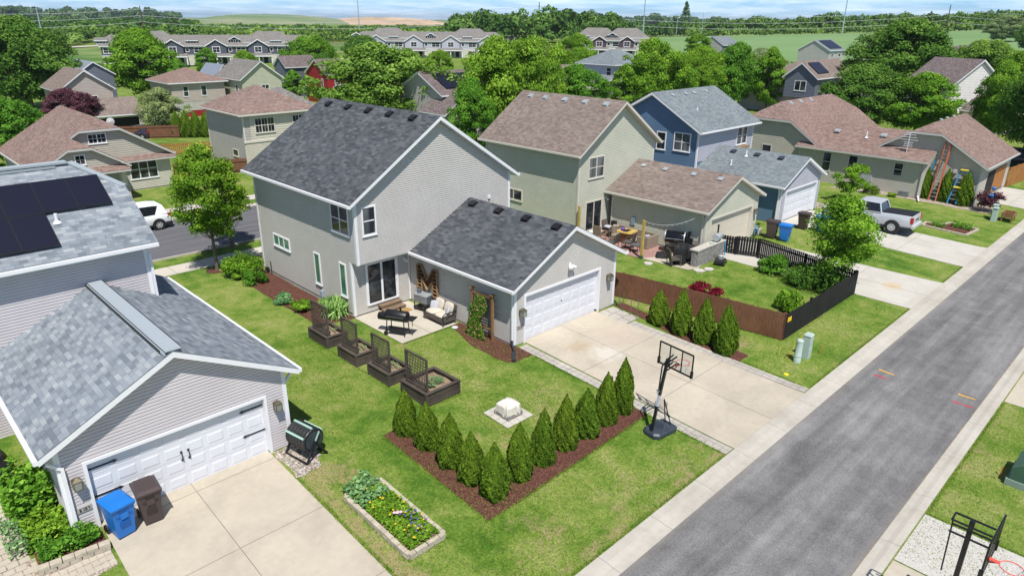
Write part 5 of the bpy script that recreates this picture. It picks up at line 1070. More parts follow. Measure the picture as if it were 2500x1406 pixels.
TR('ash', 84.7, 58.5, 10.4, 8.2, 'first tall tree from the left in the row behind the blue house', 'leaf maple'); TR('maple', 90.5, 58.0, 8.6, 6.5, 'second tree from the left in the row behind the blue house', 'leaf ash')
TR('locust', 96.0, 57.5, 9.4, 8.4, 'middle tree of the row behind the blue house', 'leaf maple'); TR('ash', 102.8, 55.1, 9.8, 7.4, 'tall tree fourth from the left behind the blue house', 'leaf vivid')
TR('oval', 105.3, 51.0, 9.2, 5.6, 'last tree on the right of the row behind the blue house', 'leaf maple'); TR('ash', 112, 62, 7.5, 9, 'yellowish tree behind the row, right of centre', 'leaf locust')
TR('oval', 205, 125, 8.6, 9.5, 'rounded tree at the near edge of the crop field'); TR('pine', 214, 112, 5.0, 5, 'small dark tree right of the lone grey blue house', 'leaf dark', name='conifer_tree')
TR('ash', 146, 71, 6.6, 10, 'pale olive tree below the solar array house', 'leaf olive'); TR('locust', 168, 84, 7.0, 8, 'round green tree left of the solar array house', 'leaf olive'); TR('ash', 126, 60, 6.0, 7, 'bushy green tree left of the brown roofed dormer house', 'leaf locust')
TR('oak', 123.0, 38.2, 13.3, 15.6, 'biggest dark spreading oak at the upper right', 'leaf dark')
TR('oak', 91.9, 32.2, 8.2, 9.6, 'dense dark tree behind the tan ranch roof, left of a pair', 'leaf dark'); TR('maple', 93.6, 26.2, 7.5, 8.2, 'bright green tree behind the tan ranch roof, right of a pair', 'leaf maple')
TR('locust', 87.5, 14.0, 9.4, 8.2, 'grey green tree at the right edge behind the ranch garage', 'leaf dark'); TR('ash', 96, 19.0, 9.0, 6.5, 'yellow green tree hanging over the white gabled house at the right edge', 'leaf ash'); TR('oak', 150, 33.0, 10.2, 12, 'yellow green tree right of the low brown hipped roof', 'leaf locust')
TR('locust', 82, 10.5, 8.2, 5, 'leafy tree cut by the right edge above the lane', 'leaf maple'); TR('oval', 130, 24, 9, 8, 'green tree beyond the white gabled house at the right edge', 'leaf maple')
TR('maple', 11.5, 77.1, 6.7, 6.2, 'light green tree at the left edge beyond the bungalow roof', 'leaf vivid'); TR('ash', 15.0, 86.0, 5.0, 5.2, 'small green tree behind the bungalow roof, far left', 'leaf olive'); TR('oval', 8.6, 71.5, 4.8, 4.5, 'bush like green tree at the left photo edge', 'leaf vivid')
TR('maple', 24.4, 109.5, 6.2, 6.6, 'purple leaved tree above the bungalow roof', 'leaf purple', name='purple_tree'); TR('ash', 33.0, 100.2, 6.0, 6.8, 'silvery olive tree behind the four dark arborvitae', 'leaf olive')
TR('oval', 71, 178, 7.7, 6, 'round green tree in front of the grey townhouse row, left of two', 'leaf vivid'); TR('maple', 77.5, 172, 7.4, 6, 'round green tree in front of the grey townhouse row, right of two')
TR('oval', 86, 190, 6.0, 4.5, 'small tree before the right end of the grey townhouse row', 'leaf maple'); TR('oval', 69.0, 132.2, 5.6, 4.6, 'green tree between the slate gable and the red house', 'leaf vivid'); TR('ash', 47, 178, 5, 6, 'dark shrub like tree in the meadow right of the big left tree', 'leaf dark')
TR('oak', 342.4, 71.8, 10.1, 13.0, 'lone spiky tree standing in the field at the upper right', 'leaf olive'); TR('oak', 295.8, 53.5, 9, 10, 'dark tree at the right end of the field edge', 'leaf dark'); TR('pine', 410, 205, 6, 8, 'small rounded tree above the solar array house on the field', 'leaf dark', name='conifer_tree')
TR('pine', 520, 330, 27, 13, 'tall lone dark tree standing above the far wood, right of centre', 'leaf wood', name='conifer_tree')
TR('young', 13.6, 36.8, 6.75, 4.1, 'young bright street tree beside the sidewalk, left of the charcoal roofed house', name='street_tree'); TR('young2', 15.9, 40.15, 4.9, 2.7, 'smaller street tree behind the young bright one, on the kerb strip', name='street_tree')
TR('yard', 36.7, 12.5, 4.9, 5.0, 'leafy yard tree rising behind the black fence corner'); TR('small', 56.0, 19.3, 2.9, 3.0, 'low multi stem tree on the lawn by the long tan wall', name='multi_stem_tree')
# ---------------------------------------------------------------- hedge arborvitae, one by one
hedge = [(11.42, 16.58, 1.85, .72, 'first arborvitae at the far end of the short hedge row'), (11.48, 15.5, 1.85, .74, 'second arborvitae from the far end of the short hedge row'), (11.48, 14.32, 2.0, .84, 'middle arborvitae of the short hedge row'), (11.44, 13.28, 1.92, .80, 'arborvitae next to the corner one in the short hedge row'), (11.5, 12.3, 2.02, .86, 'corner arborvitae where both hedge rows meet'),
 (12.68, 12.42, 2.12, .84, 'first arborvitae after the corner in the long hedge row'), (13.76, 12.42, 2.2, .72, 'second arborvitae after the corner, slender'), (14.9, 12.5, 2.2, .76, 'third arborvitae after the corner in the long hedge row'), (15.98, 12.48, 1.98, .84, 'broad low arborvitae, fourth after the corner'), (17.08, 12.52, 2.2, .74, 'arborvitae last but one before the basketball hoop'), (18.1, 12.55, 2.4, .76, 'tallest arborvitae, nearest the basketball hoop')]
for i, (x, y, h, w_, lb) in enumerate(hedge): thuja([0, 1, 2, 4, 3][i % 5], x, y, h, w_*1.08, lb, 'arborvitae in the angled mulch bed')
for i, (x, y, h, w_, lb) in enumerate([(25.32, 15.95, 1.85, .92, 'shortest arborvitae beside the driveway, nearest the garage'), (25.25, 14.72, 2.4, .90, 'second arborvitae from the garage beside the driveway'), (25.28, 13.55, 2.35, .90, 'third arborvitae from the garage beside the driveway'), (25.15, 12.42, 2.45, .98, 'arborvitae at the alley end of the driveway row')]): thuja([4, 0, 3, 1][i], x, y, h, w_*1.05, lb, 'arborvitae along the driveway')
for i, (x, y, h, w_, lb) in enumerate([(61.95, 15.55, 2.7, 1.0, 'arborvitae between the first two ladders'), (62.0, 14.15, 2.9, 1.05, 'arborvitae between the orange ladder and the blue stepladder'), (62.0, 12.75, 3.0, 1.25, 'arborvitae right of the blue stepladder')]): thuja(i+1, x, y, h, w_, lb, 'arborvitae on the ladder wall')
for i in range(4): thuja(i, 32.6+i*.75, 95.2-i*1.3, 3.8-.1*i, 1.5, ('leftmost', 'second', 'third', 'rightmost')[i]+' of four tall dark arborvitae by the olive tree', 'four arborvitae by the olive tree')
thuja(0, 17.5, 85, 3.2, 1.0, 'narrow bright arborvitae behind the bungalow, far left'); thuja(2, 15.3, 83, 2.8, 1.1, 'darker arborvitae left of the narrow bright one, far left')
# shrubs
shrub(SH['big'], 14.35, 35.0, 'largest green bush at the street end of the wall bed', sc=.72); shrub(SH['bush'], 14.2, 33.45, 'round green bush beside the foundation corner', sc=.78); shrub(SH['hosta'], 14.15, 29.95, 'blue green hosta clump in the wall bed', 'plant', 1.05, 'hosta'); shrub(SH['low'], 14.2, 28.5, 'lime green leafy plant beside the first trellis', 'plant', 1.0, 'leafy_plant'); shrub(SH['low'], 13.9, 34.6, 'yellow green low plant at the foot of the large bush', 'plant', .8, 'leafy_plant')
gm = blades_mesh('ornamental_grass', 60, .7, 1.0, 420, 'grass seed'); shrub(gm, 14.95, 26.9, 'tuft of tall ornamental grass behind the first planter', 'grass', 1., 'ornamental_grass')
shrub(SH['crimson'], 30.2, 16.9, 'crimson barberry bush inside the brown fence, left of two', sc=1.1); shrub(SH['crimson'], 30.5, 16.0, 'crimson barberry bush inside the brown fence, right of two', sc=.9)
shrub(SH['low'], 31.9, 12.9, 'lime green bush in the fence corner', sc=(1.25, 1.25, 1.9)); shrub(SH['bush'], 36.2, 15.8, 'green bush at the right end of the fenced lawn', sc=1.1); shrub(SH['bush'], 36.4, 14.4, 'ochre tinged bush beside the green one in the fenced lawn', sc=.9, mat='leaf locust'); shrub(SH['dark'], 36.3, 13.0, 'dark evergreen mass under the yard tree', sc=(.95, .85, .85)); shrub(SH['dark'], 35.6, 13.9, 'dark shrub left of the yard tree trunk', sc=(.6, .6, .6))
shrub(SH['purple'], 61.9, 11.2, 'purple leaved shrub with two blue ornaments by the open garage', sc=1.0, name='purple_shrub'); shrub(SH['mound'], 59.9, 19.0, 'rounded clipped green bush on the gravel strip', sc=1.5); shrub(SH['low'], 60.2, 17.5, 'small lime plant on the gravel strip', 'plant', .7, 'leafy_plant'); shrub(SH['bush'], 53.0, 21.5, 'green bush with orange blooms beside the blue garage', sc=.9, mat='leaf vine')
for (x, y, s_, lb) in ((60, 186, 1.2, 'low bush in the meadow beyond the far left house'), (146.5, 196, 1.1, 'bush at the foot of the pale townhouse row'), (205, 160, 1.0, 'brownish shrub before the plum townhouse porch'), (130, 83, 1.3, 'mixed shrub below the pale blue house')): shrub(SH['farbush'], x, y, lb, sc=s_)
# ---------------------------------------------------------------- far country
mb = MB()
def quadsheet(mb, P, nx, ny, off):
    P = [Vector((*p, 0)) for p in P]
    def q(s, t): v = P[0].lerp(P[1], s).lerp(P[3].lerp(P[2], s), t); return (v.x, v.y, T(v.x, v.y)+off)
    for i in range(nx):
        for j in range(ny): mb.face([q(i/nx, j/ny), q((i+1)/nx, j/ny), q((i+1)/nx, (j+1)/ny), q(i/nx, (j+1)/ny)])
quadsheet(mb, [ray_xy(1560, 235), ray_xy(2700, 225), ray_xy(2700, 620), ray_xy(1545, 560)], 26, 14, .35); struct(mb, 'crop_field', 'crop field')
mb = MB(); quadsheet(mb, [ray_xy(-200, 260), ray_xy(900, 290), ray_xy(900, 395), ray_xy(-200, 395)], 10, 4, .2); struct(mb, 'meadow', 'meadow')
mb = MB(); quadsheet(mb, [ray_xy(-60, 398), ray_xy(900, 398), ray_xy(900, 409), ray_xy(-60, 409)], 10, 1, .3); struct(mb, 'far_road', 'sidewalk concrete')
rng = random.Random(5)
def belt(px0, px1, d0, d1, n, H0, H1, R0=4., R1=6.5):
    L = []
    for i in range(n):
        px = px0+(px1-px0)*(i+rng.random())/n; d = d0+(d1-d0)*rng.random(); x, y = ray_xy(px, d); H = H0+(H1-H0)*rng.random(); R = R0+(R1-R0)*rng.random(); L.append((x, y, T(x, y)-.5, R, H))
    return L
wood_mass('belt of mixed green woodland beyond the meadow, upper left', 'leaf wood light', belt(-80, 640, 415, 500, 120, 6, 10), 1)
wood_mass('darker woodland rising behind the upper left belt', 'leaf wood', belt(-80, 560, 520, 780, 140, 9, 14, 5, 8)+belt(540, 1260, 520, 780, 150, 4.5, 8, 5, 8), 2, 190, 1.5)
wood_mass('woodland behind the pale townhouse row', 'leaf wood light', belt(560, 1270, 390, 500, 150, 6, 10), 3)
wood_mass('tall wood at top centre right of the wooden pole', 'leaf wood', belt(1120, 1480, 330, 420, 90, 12, 18.5, 5, 8), 4, 220, 1.5)
wood_mass('low wood beyond the road behind the plum townhouse', 'leaf wood', belt(1440, 1720, 560, 700, 80, 9, 15, 5, 8), 5, 150, 1.8)
wood_mass('tree belt along the far edge of the crop field, right', 'leaf wood', belt(1620, 2640, 520, 600, 210, 8, 15, 5, 8.5), 6, 190, 1.7)
wood_mass('low hedge line at the top of the crop field', 'leaf wood light', belt(1620, 2300, 505, 520, 70, 4, 7, 3, 5), 7, 150, 1.3)
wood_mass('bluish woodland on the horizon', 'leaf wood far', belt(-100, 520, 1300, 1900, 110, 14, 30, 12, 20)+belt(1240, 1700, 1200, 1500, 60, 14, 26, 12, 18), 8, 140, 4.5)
def mound(name, mat, px0, px1, d, zmax, seed, depth=260, prof=None):
    mb = MB(); n = 40; r = random.Random(seed); rows = []
    for j in range(5):
        row = []
        for i in range(n+1):
            t = i/n; px = px0+(px1-px0)*t; x, y = ray_xy(px, d+depth*(j-1)/4); e = (math.sin(PI*t)**.45 if prof is None else prof(t)); k = (0, .55, 1, .9, .4)[j]; row.append((x, y, -2+zmax*e*k+(r.random()-.5)*1.2*k))
        rows.append(row)
    for j in range(4):
        for i in range(n): mb.face([rows[j][i], rows[j][i+1], rows[j+1][i+1], rows[j+1][i]])
    return struct(mb, name, mat)
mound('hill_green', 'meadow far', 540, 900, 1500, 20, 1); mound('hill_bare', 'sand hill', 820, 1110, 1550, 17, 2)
# ---------------------------------------------------------------- poles and lines
def steel_pole(px, d, h, label, style):
    x, y = ray_xy(px, d); z = T(x, y)-1; r = thing('power_pole', label, 'power pole', (x, y, z), -math.radians(44.66)+(.5 if style else .2), local=True)
    mb = MB(); mb.tube([(0, 0, 0), (0, 0, h)], [.42, .20], 10); mb.build('pole', 'steel pole blue', r)
    arms = MB()
    if style == 1:
        arms.beam((-2.6, 0, h-.3), (2.6, 0, h-.3), .16); [arms.tube([(sx, 0, h-.3), (sx*.75, 0, h-2.4), (sx*.35, 0, h-1.6)], .06, 5) for sx in (-2.4, 2.4)]
    else:
        for i, k in enumerate((1., 3.6, 6.2)): arms = MB(); arms.beam((0, 0, h-k), (2.2 if i % 2 else -2.2, 0, h-k+.3), .14); arms.build('cross_arm', 'steel pole blue', r)
    if style == 1: arms.build('cross_arm', 'steel pole blue', r)
    return (x, y, z+h)
pa = steel_pole(223, 395, 18.0, 'pale steel power pole with a T shaped top at the upper left', 1); pb = steel_pole(914, 430, 23.5, 'thin steel power pole above the pale townhouse row', 0); pc = steel_pole(1528, 440, 30, 'tall steel power pole right of the plum townhouse', 0); pd = steel_pole(1958, 470, 27, 'tall leaning steel power pole over the field belt', 0); pe = steel_pole(2372, 520, 26, 'steel power pole at the far right behind the wood', 0)
def wood_pole(px, d, h, label):
    x, y = ray_xy(px, d); z = T(x, y)-1; mb = MB(); mb.tube([(x, y, z), (x, y, z+h)], [.34, .2], 8); mb.box(x-.9, x+.9, y-.08, y+.08, z+h-2.2, z+h-2.0); solo(mb, 'utility_pole', 'pole wood dark', label, 'utility pole', (x, y, z)); return (x, y, z+h)
wa = wood_pole(446, 420, 18.5, 'dark wooden utility pole above the grey townhouse row'); wb = wood_pole(1302, 400, 20.5, 'dark wooden utility pole beside the tall wood, top centre'); wc = wood_pole(2180, 470, 15, 'dark wooden utility pole above the big oak')
for px, d, h, lb in ((1655, 480, 14, 'slender lamp post by the far road, left of the field'), (1600, 470, 11, 'short pole by the far road beyond the plum townhouse')):
    x, y = ray_xy(px, d); z = T(x, y); mb = MB(); mb.tube([(x, y, z), (x, y, z+h), (x+1.4, y-.8, z+h+.6)], .16, 6); solo(mb, 'lamp_post', 'galvanised', lb, 'lamp post', (x, y, z))
def wire(a, b, dz, sag, label, r=.07):
    mb = MB(); a, b = Vector(a), Vector(b); pts = []
    for i in range(25): t = i/24; p = a.lerp(b, t); pts.append((p.x, p.y, p.z-dz-sag*4*t*(1-t)))
    mb.tube(pts, r, 4, False); solo(mb, 'power_line', 'wire', label, 'power line', tuple(a))
wl = (*ray_xy(-150, 400), 15.5); wr = (*ray_xy(2700, 430), 21.5)
for dz, w_ in ((1.5, 'upper'), (4.5, 'middle'), (7.5, 'lower')):
    wire(wl, wa, dz, 2, w_+' pale wire running left of the left wooden pole'); wire(wa, wb, dz, 4.5, w_+' pale wire between the two wooden poles'); wire(wb, wc, dz+.5, 5, w_+' pale wire between the centre and right wooden poles'); wire(wc, wr, dz+1.2, 2, w_+' pale wire running right of the right wooden pole')
# ---------------------------------------------------------------- garden and patio things by the main house
def planter(x0, y0, x1, y1, label, seed, plants=0.):
    z = T((x0+x1)/2, (y0+y1)/2); r = thing('trellis_planter', label, 'planter', ((x0+x1)/2, (y0+y1)/2, z), 0, 'trellis planters in a row beside the patio'); H = .46
    def wall(a, b, nrm):
        a, b = Vector((*a, 0)), Vector((*b, 0)); n = Vector((*nrm, 0)); m = MB()
        for k in range(2): m.beam(a+Vector((0, 0, z+.13+k*.215)), b+Vector((0, 0, z+.13+k*.215)), .045, .20)
        m.beam(a+n*.02+Vector((0, 0, z+.035)), b+n*.02+Vector((0, 0, z+.035)), .03, .07); m.build('side_board', 'weathered wood', r)
    c = [(x0, y0), (x1, y0), (x1, y1), (x0, y1)]; nr = [(0, -1), (1, 0), (0, 1), (-1, 0)]
    for i in range(4): wall(c[i], c[(i+1) % 4], nr[i])
    for i, (x, y) in enumerate(c):
        m = MB(); sx = -1 if x == x0 else 1; sy = -1 if y == y0 else 1; m.box(x-.05, x+.05, y-.05, y+.05, z, z+H+.02); m.build('corner_post', 'weathered wood', r)
    m = MB(); w_ = .13
    m.box(x0-.05, x1+.05, y0-.06, y0+w_-.06, z+H+.02, z+H+.055); m.box(x0-.05, x1+.05, y1-w_+.06, y1+.06, z+H+.02, z+H+.055); m.box(x0-.06, x0+w_-.06, y0+.075, y1-.075, z+H+.022, z+H+.057); m.box(x1-w_+.06, x1+.06, y0+.075, y1-.075, z+H+.022, z+H+.057); m.build('cap_rail', 'weathered wood', r)
    m = MB(); q = random.Random(seed); n = 6
    for i in range(n):
        for j in range(n):
            def h(i_, j_): return z+H-.13+.03*math.sin(i_*2.1+j_*1.3+seed)
            a, b, cc, d = x0+.03+(x1-x0-.06)*i/n, x0+.03+(x1-x0-.06)*(i+1)/n, y0+.03+(y1-y0-.06)*j/n, y0+.03+(y1-y0-.06)*(j+1)/n; m.face([(a, cc, h(i, j)), (b, cc, h(i+1, j)), (b, d, h(i+1, j+1)), (a, d, h(i, j+1))])
    m.build('soil', 'planter soil', r)
    tx = x0+.16; ya, yb = y0+.10, y1-.06; zt_ = z+1.78; m = MB()
    m.box(tx-.035, tx+.035, ya, ya+.07, z+H-.1, zt_); m.box(tx-.035, tx+.035, yb-.07, yb, z+H-.1, zt_); m.box(tx-.035, tx+.035, ya+.07, yb-.07, zt_-.07, zt_); m.box(tx-.035, tx+.035, ya+.07, yb-.07, z+H+.02, z+H+.09)
    for k in range(1, 12): y = ya+.07+(yb-ya-.14)*k/12; m.box(tx-.026, tx-.008, y-.011, y+.011, z+H+.09, zt_-.07)
    for k in range(1, 9): zz_ = z+H+.09+(zt_-z-H-.16)*k/9; m.box(tx-.008, tx+.010, ya+.07, yb-.07, zz_-.010, zz_+.010)
    t = m.build('trellis', 'weathered wood', r)
    for y in (ya+.035, yb-.035): m = MB(); m.beam((tx+.03, y, z+H+.42), (tx+.34, y, z+H+.06), .05, .03); m.build('brace', 'weathered wood', t)
    if plants:
        o = bpy.data.objects.new('seedlings', shrub_mesh('seedlings', seed+70, .42, .25, int(260*plants), .07, 'leaf hosta', 14)); COL.objects.link(o); o.parent = r; o.location = (.1, .0, H-.12)
    return r
planter(12.92, 24.05, 13.82, 25.5, 'farthest trellis planter, nearest the house wall', 1, .25); planter(12.90, 21.80, 13.85, 23.1, 'second trellis planter from the house', 2, .3); planter(12.92, 19.62, 13.88, 20.95, 'third trellis planter from the house', 3, .35); planter(13.05, 17.5, 14.55, 18.95, 'nearest and largest trellis planter with young green plants', 4, 1.6)
# offset smoker
r = thing('smoker_grill', 'black barrel offset smoker standing on the patio', 'grill', (15.9, 23.2, .03), math.radians(-62), local=True)
m = MB(); m.lathe([(.0, -.5), (.235, -.5), (.25, -.48), (.25, .48), (.235, .5), (0, .5)], (0, 0, .86), 20, 'x'); b_ = m.build('barrel', 'black metal', r, smooth=True)
m = MB(); m.beam((-.42, -.26, .88), (.42, -.26, .88), .02); m.build('handle', 'steel grey', b_); m = MB(); m.tube([(.18, .0, 1.08), (.18, 0, 1.28)], .045, 10); m.lathe([(.07, 1.28), (.0, 1.31)], (.18, 0, 0), 10); m.build('chimney', 'black metal', b_)
m = MB(); m.lathe([(0, -.88), (.16, -.88), (.17, -.86), (.17, -.52), (0, -.50)], (0, 0, .76), 16, 'x'); m.build('firebox', 'black metal', r, smooth=True)
for x in (-.4, .4):
    for y in (-.2, .2): m = MB(); m.beam((x, y, .70), (x*1.1, y*1.25, .02), .035); m.build('leg', 'black metal', r)
m = MB(); m.box(-.42, .42, -.2, .2, .18, .21); m.beam((-.44, 0, .3), (.44, 0, .3), .02); m.build('lower_shelf', 'black metal', r); m = MB(); m.box(.52, .86, -.26, .26, .80, .83); m.beam((.84, -.26, .80), (.84, -.26, .55), .02); m.build('side_shelf', 'black metal', r)
for y in (-.27, .27): m = MB(); m.lathe([(.0, y-.02), (.10, y-.02), (.10, y+.02), (0, y+.02)], (-.44, 0, .10), 12, 'y'); m.build('wheel', 'black plastic', r)
# two seat sofa facing west
r = thing('patio_sofa', 'small dark framed patio sofa with beige cushions by the garage wall', 'sofa', (18.15, 23.05, .03), 0, local=True)   # back to +x
m = MB(); m.box(-.38, .36, -.68, .68, .16, .34)
for x in (-.36, .34):
    for y in (-.66, .66): m.box(x-.03, x+.03, y-.03, y+.03, 0, .2)
m.build('frame', 'wicker dark', r); m = MB(); m.hexa([(.30, -.68, .3), (.38, -.68, .3), (.38, .68, .3), (.30, .68, .3), (.42, -.68, .82), (.48, -.68, .82), (.48, .68, .82), (.42, .68, .82)]); m.build('backrest', 'wicker dark', r)
for y in (-.70, .70): m = MB(); m.tube([(-.38, y, .18), (-.40, y, .52), (-.30, y, .60), (.10, y, .58), (.38, y, .62)], .03, 6); m.tube([(-.2, y, .36), (0, y, .50), (.2, y, .38)], .015, 5); m.build('armrest', 'black metal', r)
def pillow(parent, name, c, sx, sy, sz, rx, rz, mat):
    m = MB(); R = []
    for j in range(9):
        ph = -PI/2+PI*j/8; ring = []
        for k in range(16):
            a = 2*PI*k/16; cx, cy = math.cos(a), math.sin(a); q = (abs(cx)**5+abs(cy)**5)**(-.2); ring.append(Vector((cx*q*math.cos(ph)**.45*sx, cy*q*math.cos(ph)**.45*sy, math.sin(ph)*sz)))
        R.append(ring)
    Mx = Matrix.Translation(c) @ Matrix.Rotation(rz, 4, 'Z') @ Matrix.Rotation(rx, 4, 'Y'); m.loft([[Mx @ p for p in ring] for ring in R]); return m.build(name, mat, parent, smooth=True)
for y in (-.33, .33): pillow(r, 'seat_cushion', (-.03, y, .42), .36, .32, .09, 0, 0, 'cushion beige'); pillow(r, 'back_cushion', (.27, y, .68), .25, .30, .09, -1.25, 0, 'cushion beige')
pillow(r, 'throw_pillow', (.08, .50, .62), .20, .20, .07, -1.1, .4, 'pillow grey'); pillow(r, 'throw_pillow', (.05, -.50, .60), .19, .19, .07, -1.1, -.5, 'pillow grey')
# rolling cooler
r = thing('rolling_cooler', 'slate grey rolling patio cooler under the wooden letter', 'cooler', (18.35, 24.55, .03), math.radians(12), local=True)
m = MB(); m.box(-.20, .20, -.40, .40, .42, .78); m.build('tub', 'steel grey', r); m = MB(); m.box(-.22, .22, -.42, -.01, .78, .84); m.box(-.22, .22, .01, .42, .78, .84); m.build('lid', 'galvanised', r); m = MB(); m.box(-.2, .2, -.4, .4, .12, .15); m.build('shelf', 'black metal', r)
for x in (-.19, .19):
    for y in (-.38, .38): m = MB(); m.box(x-.02, x+.02, y-.02, y+.02, .0, .42); m.build('leg', 'black metal', r)
m = MB(); m.lathe([(.10, .84), (.11, .90), (.10, 1.02), (.05, 1.05), (.0, 1.05)], (0, .22, 0), 12); m.build('kettle', 'kettle blue', r)
# steps and mat
r = thing('wooden_steps', 'two worn wooden steps under the sliding door', 'steps', (17.35, 25.6, .03))
m = MB(); m.box(16.75, 17.95, 25.68, 26.0, .27, .33); m.box(16.75, 17.95, 25.36, 25.66, .13, .18); m.build('tread', 'step wood', r); m = MB(); m.box(16.78, 17.92, 25.70, 25.73, .03, .27); m.box(16.78, 17.92, 25.38, 25.41, .03, .13); m.build('riser', 'step wood', r)
m = MB(); m.box(17.25, 17.98, 24.9, 25.32, .032, .05); solo(m, 'door_mat', 'coir', 'brown coir door mat at the foot of the wooden steps', 'mat', (17.6, 25.1, .03))
# letter M as an open box letter with shelves
r = thing('marquee_letter', 'large open backed wooden letter M hanging on the garage wall', 'wall decor', (18.7, 24.55, .75))
YL, YR, zb, ztp, xo = 25.28, 23.80, .78, 2.12, 18.70; d_ = .13; wd = .30
def yz(u, v): return YL+(YR-YL)*u, zb+(ztp-zb)*v
out = [(0, 0), (.22, 0), (.22, .55), (.5, .12), (.78, .55), (.78, 0), (1, 0), (1, 1), (.78, 1), (.5, .52), (.22, 1), (0, 1)]
m = MB(); pts = [yz(*p) for p in out]
for i in range(12):
    a, b = pts[i], pts[(i+1) % 12]; m.beam((xo-d_/2, a[0], a[1]), (xo-d_/2, b[0], b[1]), .028, d_, up=(1, 0, 0))
m.build('outline', 'ocre wood', r)
m = MB(); 
for tri in ([0, 1, 2, 10, 11], [10, 2, 3, 9], [9, 3, 4, 8], [8, 4, 5, 6, 7]): m.face([(xo-.008, pts[i][0], pts[i][1]) for i in tri])
m.build('back_panel', 'dark oak', r)
m = MB()
for v in (.14, .28, .42, .56, .70, .84):
    for (u0, u1) in ((0, .22), (.78, 1)): a, b = yz(u0, v), yz(u1, v); m.beam((xo-d_*.45, a[0], a[1]), (xo-d_*.45, b[0], b[1]), d_*.8, .018)
m.build('slats', 'ocre wood', r)
# climbing vine on a timber frame
r = thing('vine_trellis', 'tall timber trellis with a green flowering vine on the garage wall', 'trellis', (18.4, 20.45, 0))
for y in (19.80, 21.10): m = MB(); m.box(18.36, 18.46, y-.05, y+.05, -.05, 2.12); m.box(18.32, 18.50, y-.09, y+.09, 2.12, 2.17); m.build('post', 'pallet wood', r)
m = MB(); m.box(18.38, 18.44, 19.85, 21.05, 1.95, 2.03); m.box(18.38, 18.44, 19.85, 21.05, .5, .56); m.build('rail', 'pallet wood', r); m = MB(); [m.beam((18.41, 19.9+i*.11, .5), (18.41, 19.9+i*.11, 2.0), .012) for i in range(11)]; [m.beam((18.41, 19.85, .6+i*.14), (18.41, 21.05, .6+i*.14), .012) for i in range(10)]; m.build('wire_grid', 'black metal', r)
rg = np.random.default_rng(9); k = 4200; t = rg.random(k); yc = 20.5+.16*np.sin(t*5)+.05; wdt = .56*(1-.28*t)*(.85+.2*np.sin(t*11)); C = np.stack([18.30-.10*rg.random(k)-.10*(1-t), yc+(rg.random(k)*2-1)*wdt, .03+t*1.95], 1)-np.array([18.4, 20.45, 0]); Nn = np.stack([-np.ones(k), rg.normal(size=k)*.5, .6+rg.normal(size=k)*.5], 1)
o = bpy.data.objects.new('vine', leaf_mesh('vine', C, Nn, .10*(.6+.8*rg.random(k)), rg.random(k)**1.3, 'leaf vine', .6, rg)); COL.objects.link(o); o.parent = r
m = MB(); m.lathe([(.14, .0), (.15, .03), (.11, .05), (.05, .04), (0, .04)], (18.15, 22.0, .012), 14); solo(m, 'shallow_dish', 'dish grey', 'small pale dish lying on the mulch by the patio corner', 'dish', (18.15, 22.0, 0))
# covered fire pit on its pad
mb = MB(); c0 = (14.98, 15.28); hs = .64
for i in range(4):
    for j in range(4):
        a, b = c0[0]-hs+hs*2*i/4, c0[1]-hs+hs*2*j/4; mb.sheet([(a+.006, b+.006), (a+hs/2-.006, b+.006), (a+hs/2-.006, b+hs/2-.006), (a+.006, b+hs/2-.006)], .03)
struct(mb, 'fire_pit_pad', 'bright concrete'); z = T(*c0)+.03
r = thing('fire_pit', 'square fire pit under a sagging off white cover on a paver pad', 'fire pit', (*c0, z), 0, local=True)
m = MB(); m.box(-.36, .36, -.36, .36, 0, .16); m.box(-.31, .31, -.31, .31, .16, .2); m.build('base', 'block grey', r); m = MB(); rn = random.Random(4); R = []
for (hw, zz_) in ((.37, .12), (.355, .28), (.335, .42), (.24, .50), (.06, .56)):
    ring = []
    for kk in range(32):
        a = 2*PI*kk/32+PI/32; cx, cy = math.cos(a), math.sin(a); q = (abs(cx)**7+abs(cy)**7)**(-1/7); wv = 1+(.035*math.sin(kk*2.7)+.02*rn.uniform(-1, 1))*(1.4 if zz_ < .3 else .6); ring.append((cx*q*hw*wv, cy*q*hw*wv, zz_+(.05*math.sin(kk*.9+1) if zz_ < .2 else .012*math.sin(kk*1.7))))
    R.append(ring)
m.loft(R, True, False); m.face(R[-1]); m.build('cover', 'white cover', r, smooth=True)
# stone edged flower bed
x0, x1, y0, y1 = 8.26, 9.44, 12.1, 15.2; r = thing('raised_flower_bed', 'raised bed of grey blocks full of yellow and violet flowers beside the west driveway', 'garden bed', (8.85, 13.6, T(8.85, 13.6)))
def block_course(parent, pts, zf, n_courses, bw, bh, bd, mat='edging beige', closed=True, seed=0):
    q = random.Random(seed)
    for i in range(len(pts) if closed else len(pts)-1):
        a, b = Vector(pts[i]), Vector(pts[(i+1) % len(pts)]); L = (b-a).length; n = max(1, int(L/bw)); d = (b-a)/n; m = MB()
        for c in range(n_courses):
            for k in range(n+(c % 2)):
                t0 = max(0, k-(.5 if c % 2 else 0)); t1 = min(n, k+1-(.5 if c % 2 else 0)); p, p2 = a+d*(t0+.03), a+d*(t1-.03); zz_ = zf(p.x, p.y)+c*bh; o_ = q.uniform(-.008, .008); m.beam((p.x+o_, p.y, zz_+bh/2), (p2.x+o_, p2.y, zf(p2.x, p2.y)+c*bh+bh/2), bd*(1+q.uniform(-.06, .06)), bh*.93)
        m.build('block_edging', mat, parent)
block_course(r, [(x0, y0), (x1, y0), (x1, y1), (x0, y1)], lambda x, y: T(x, y)-.02, 2, .3, .10, .13, seed=3)
m = MB(); m.sheet([(x0, y0), (x1, y0), (x1, y1), (x0, y1)], .10); m.build('soil', 'planter soil', r)
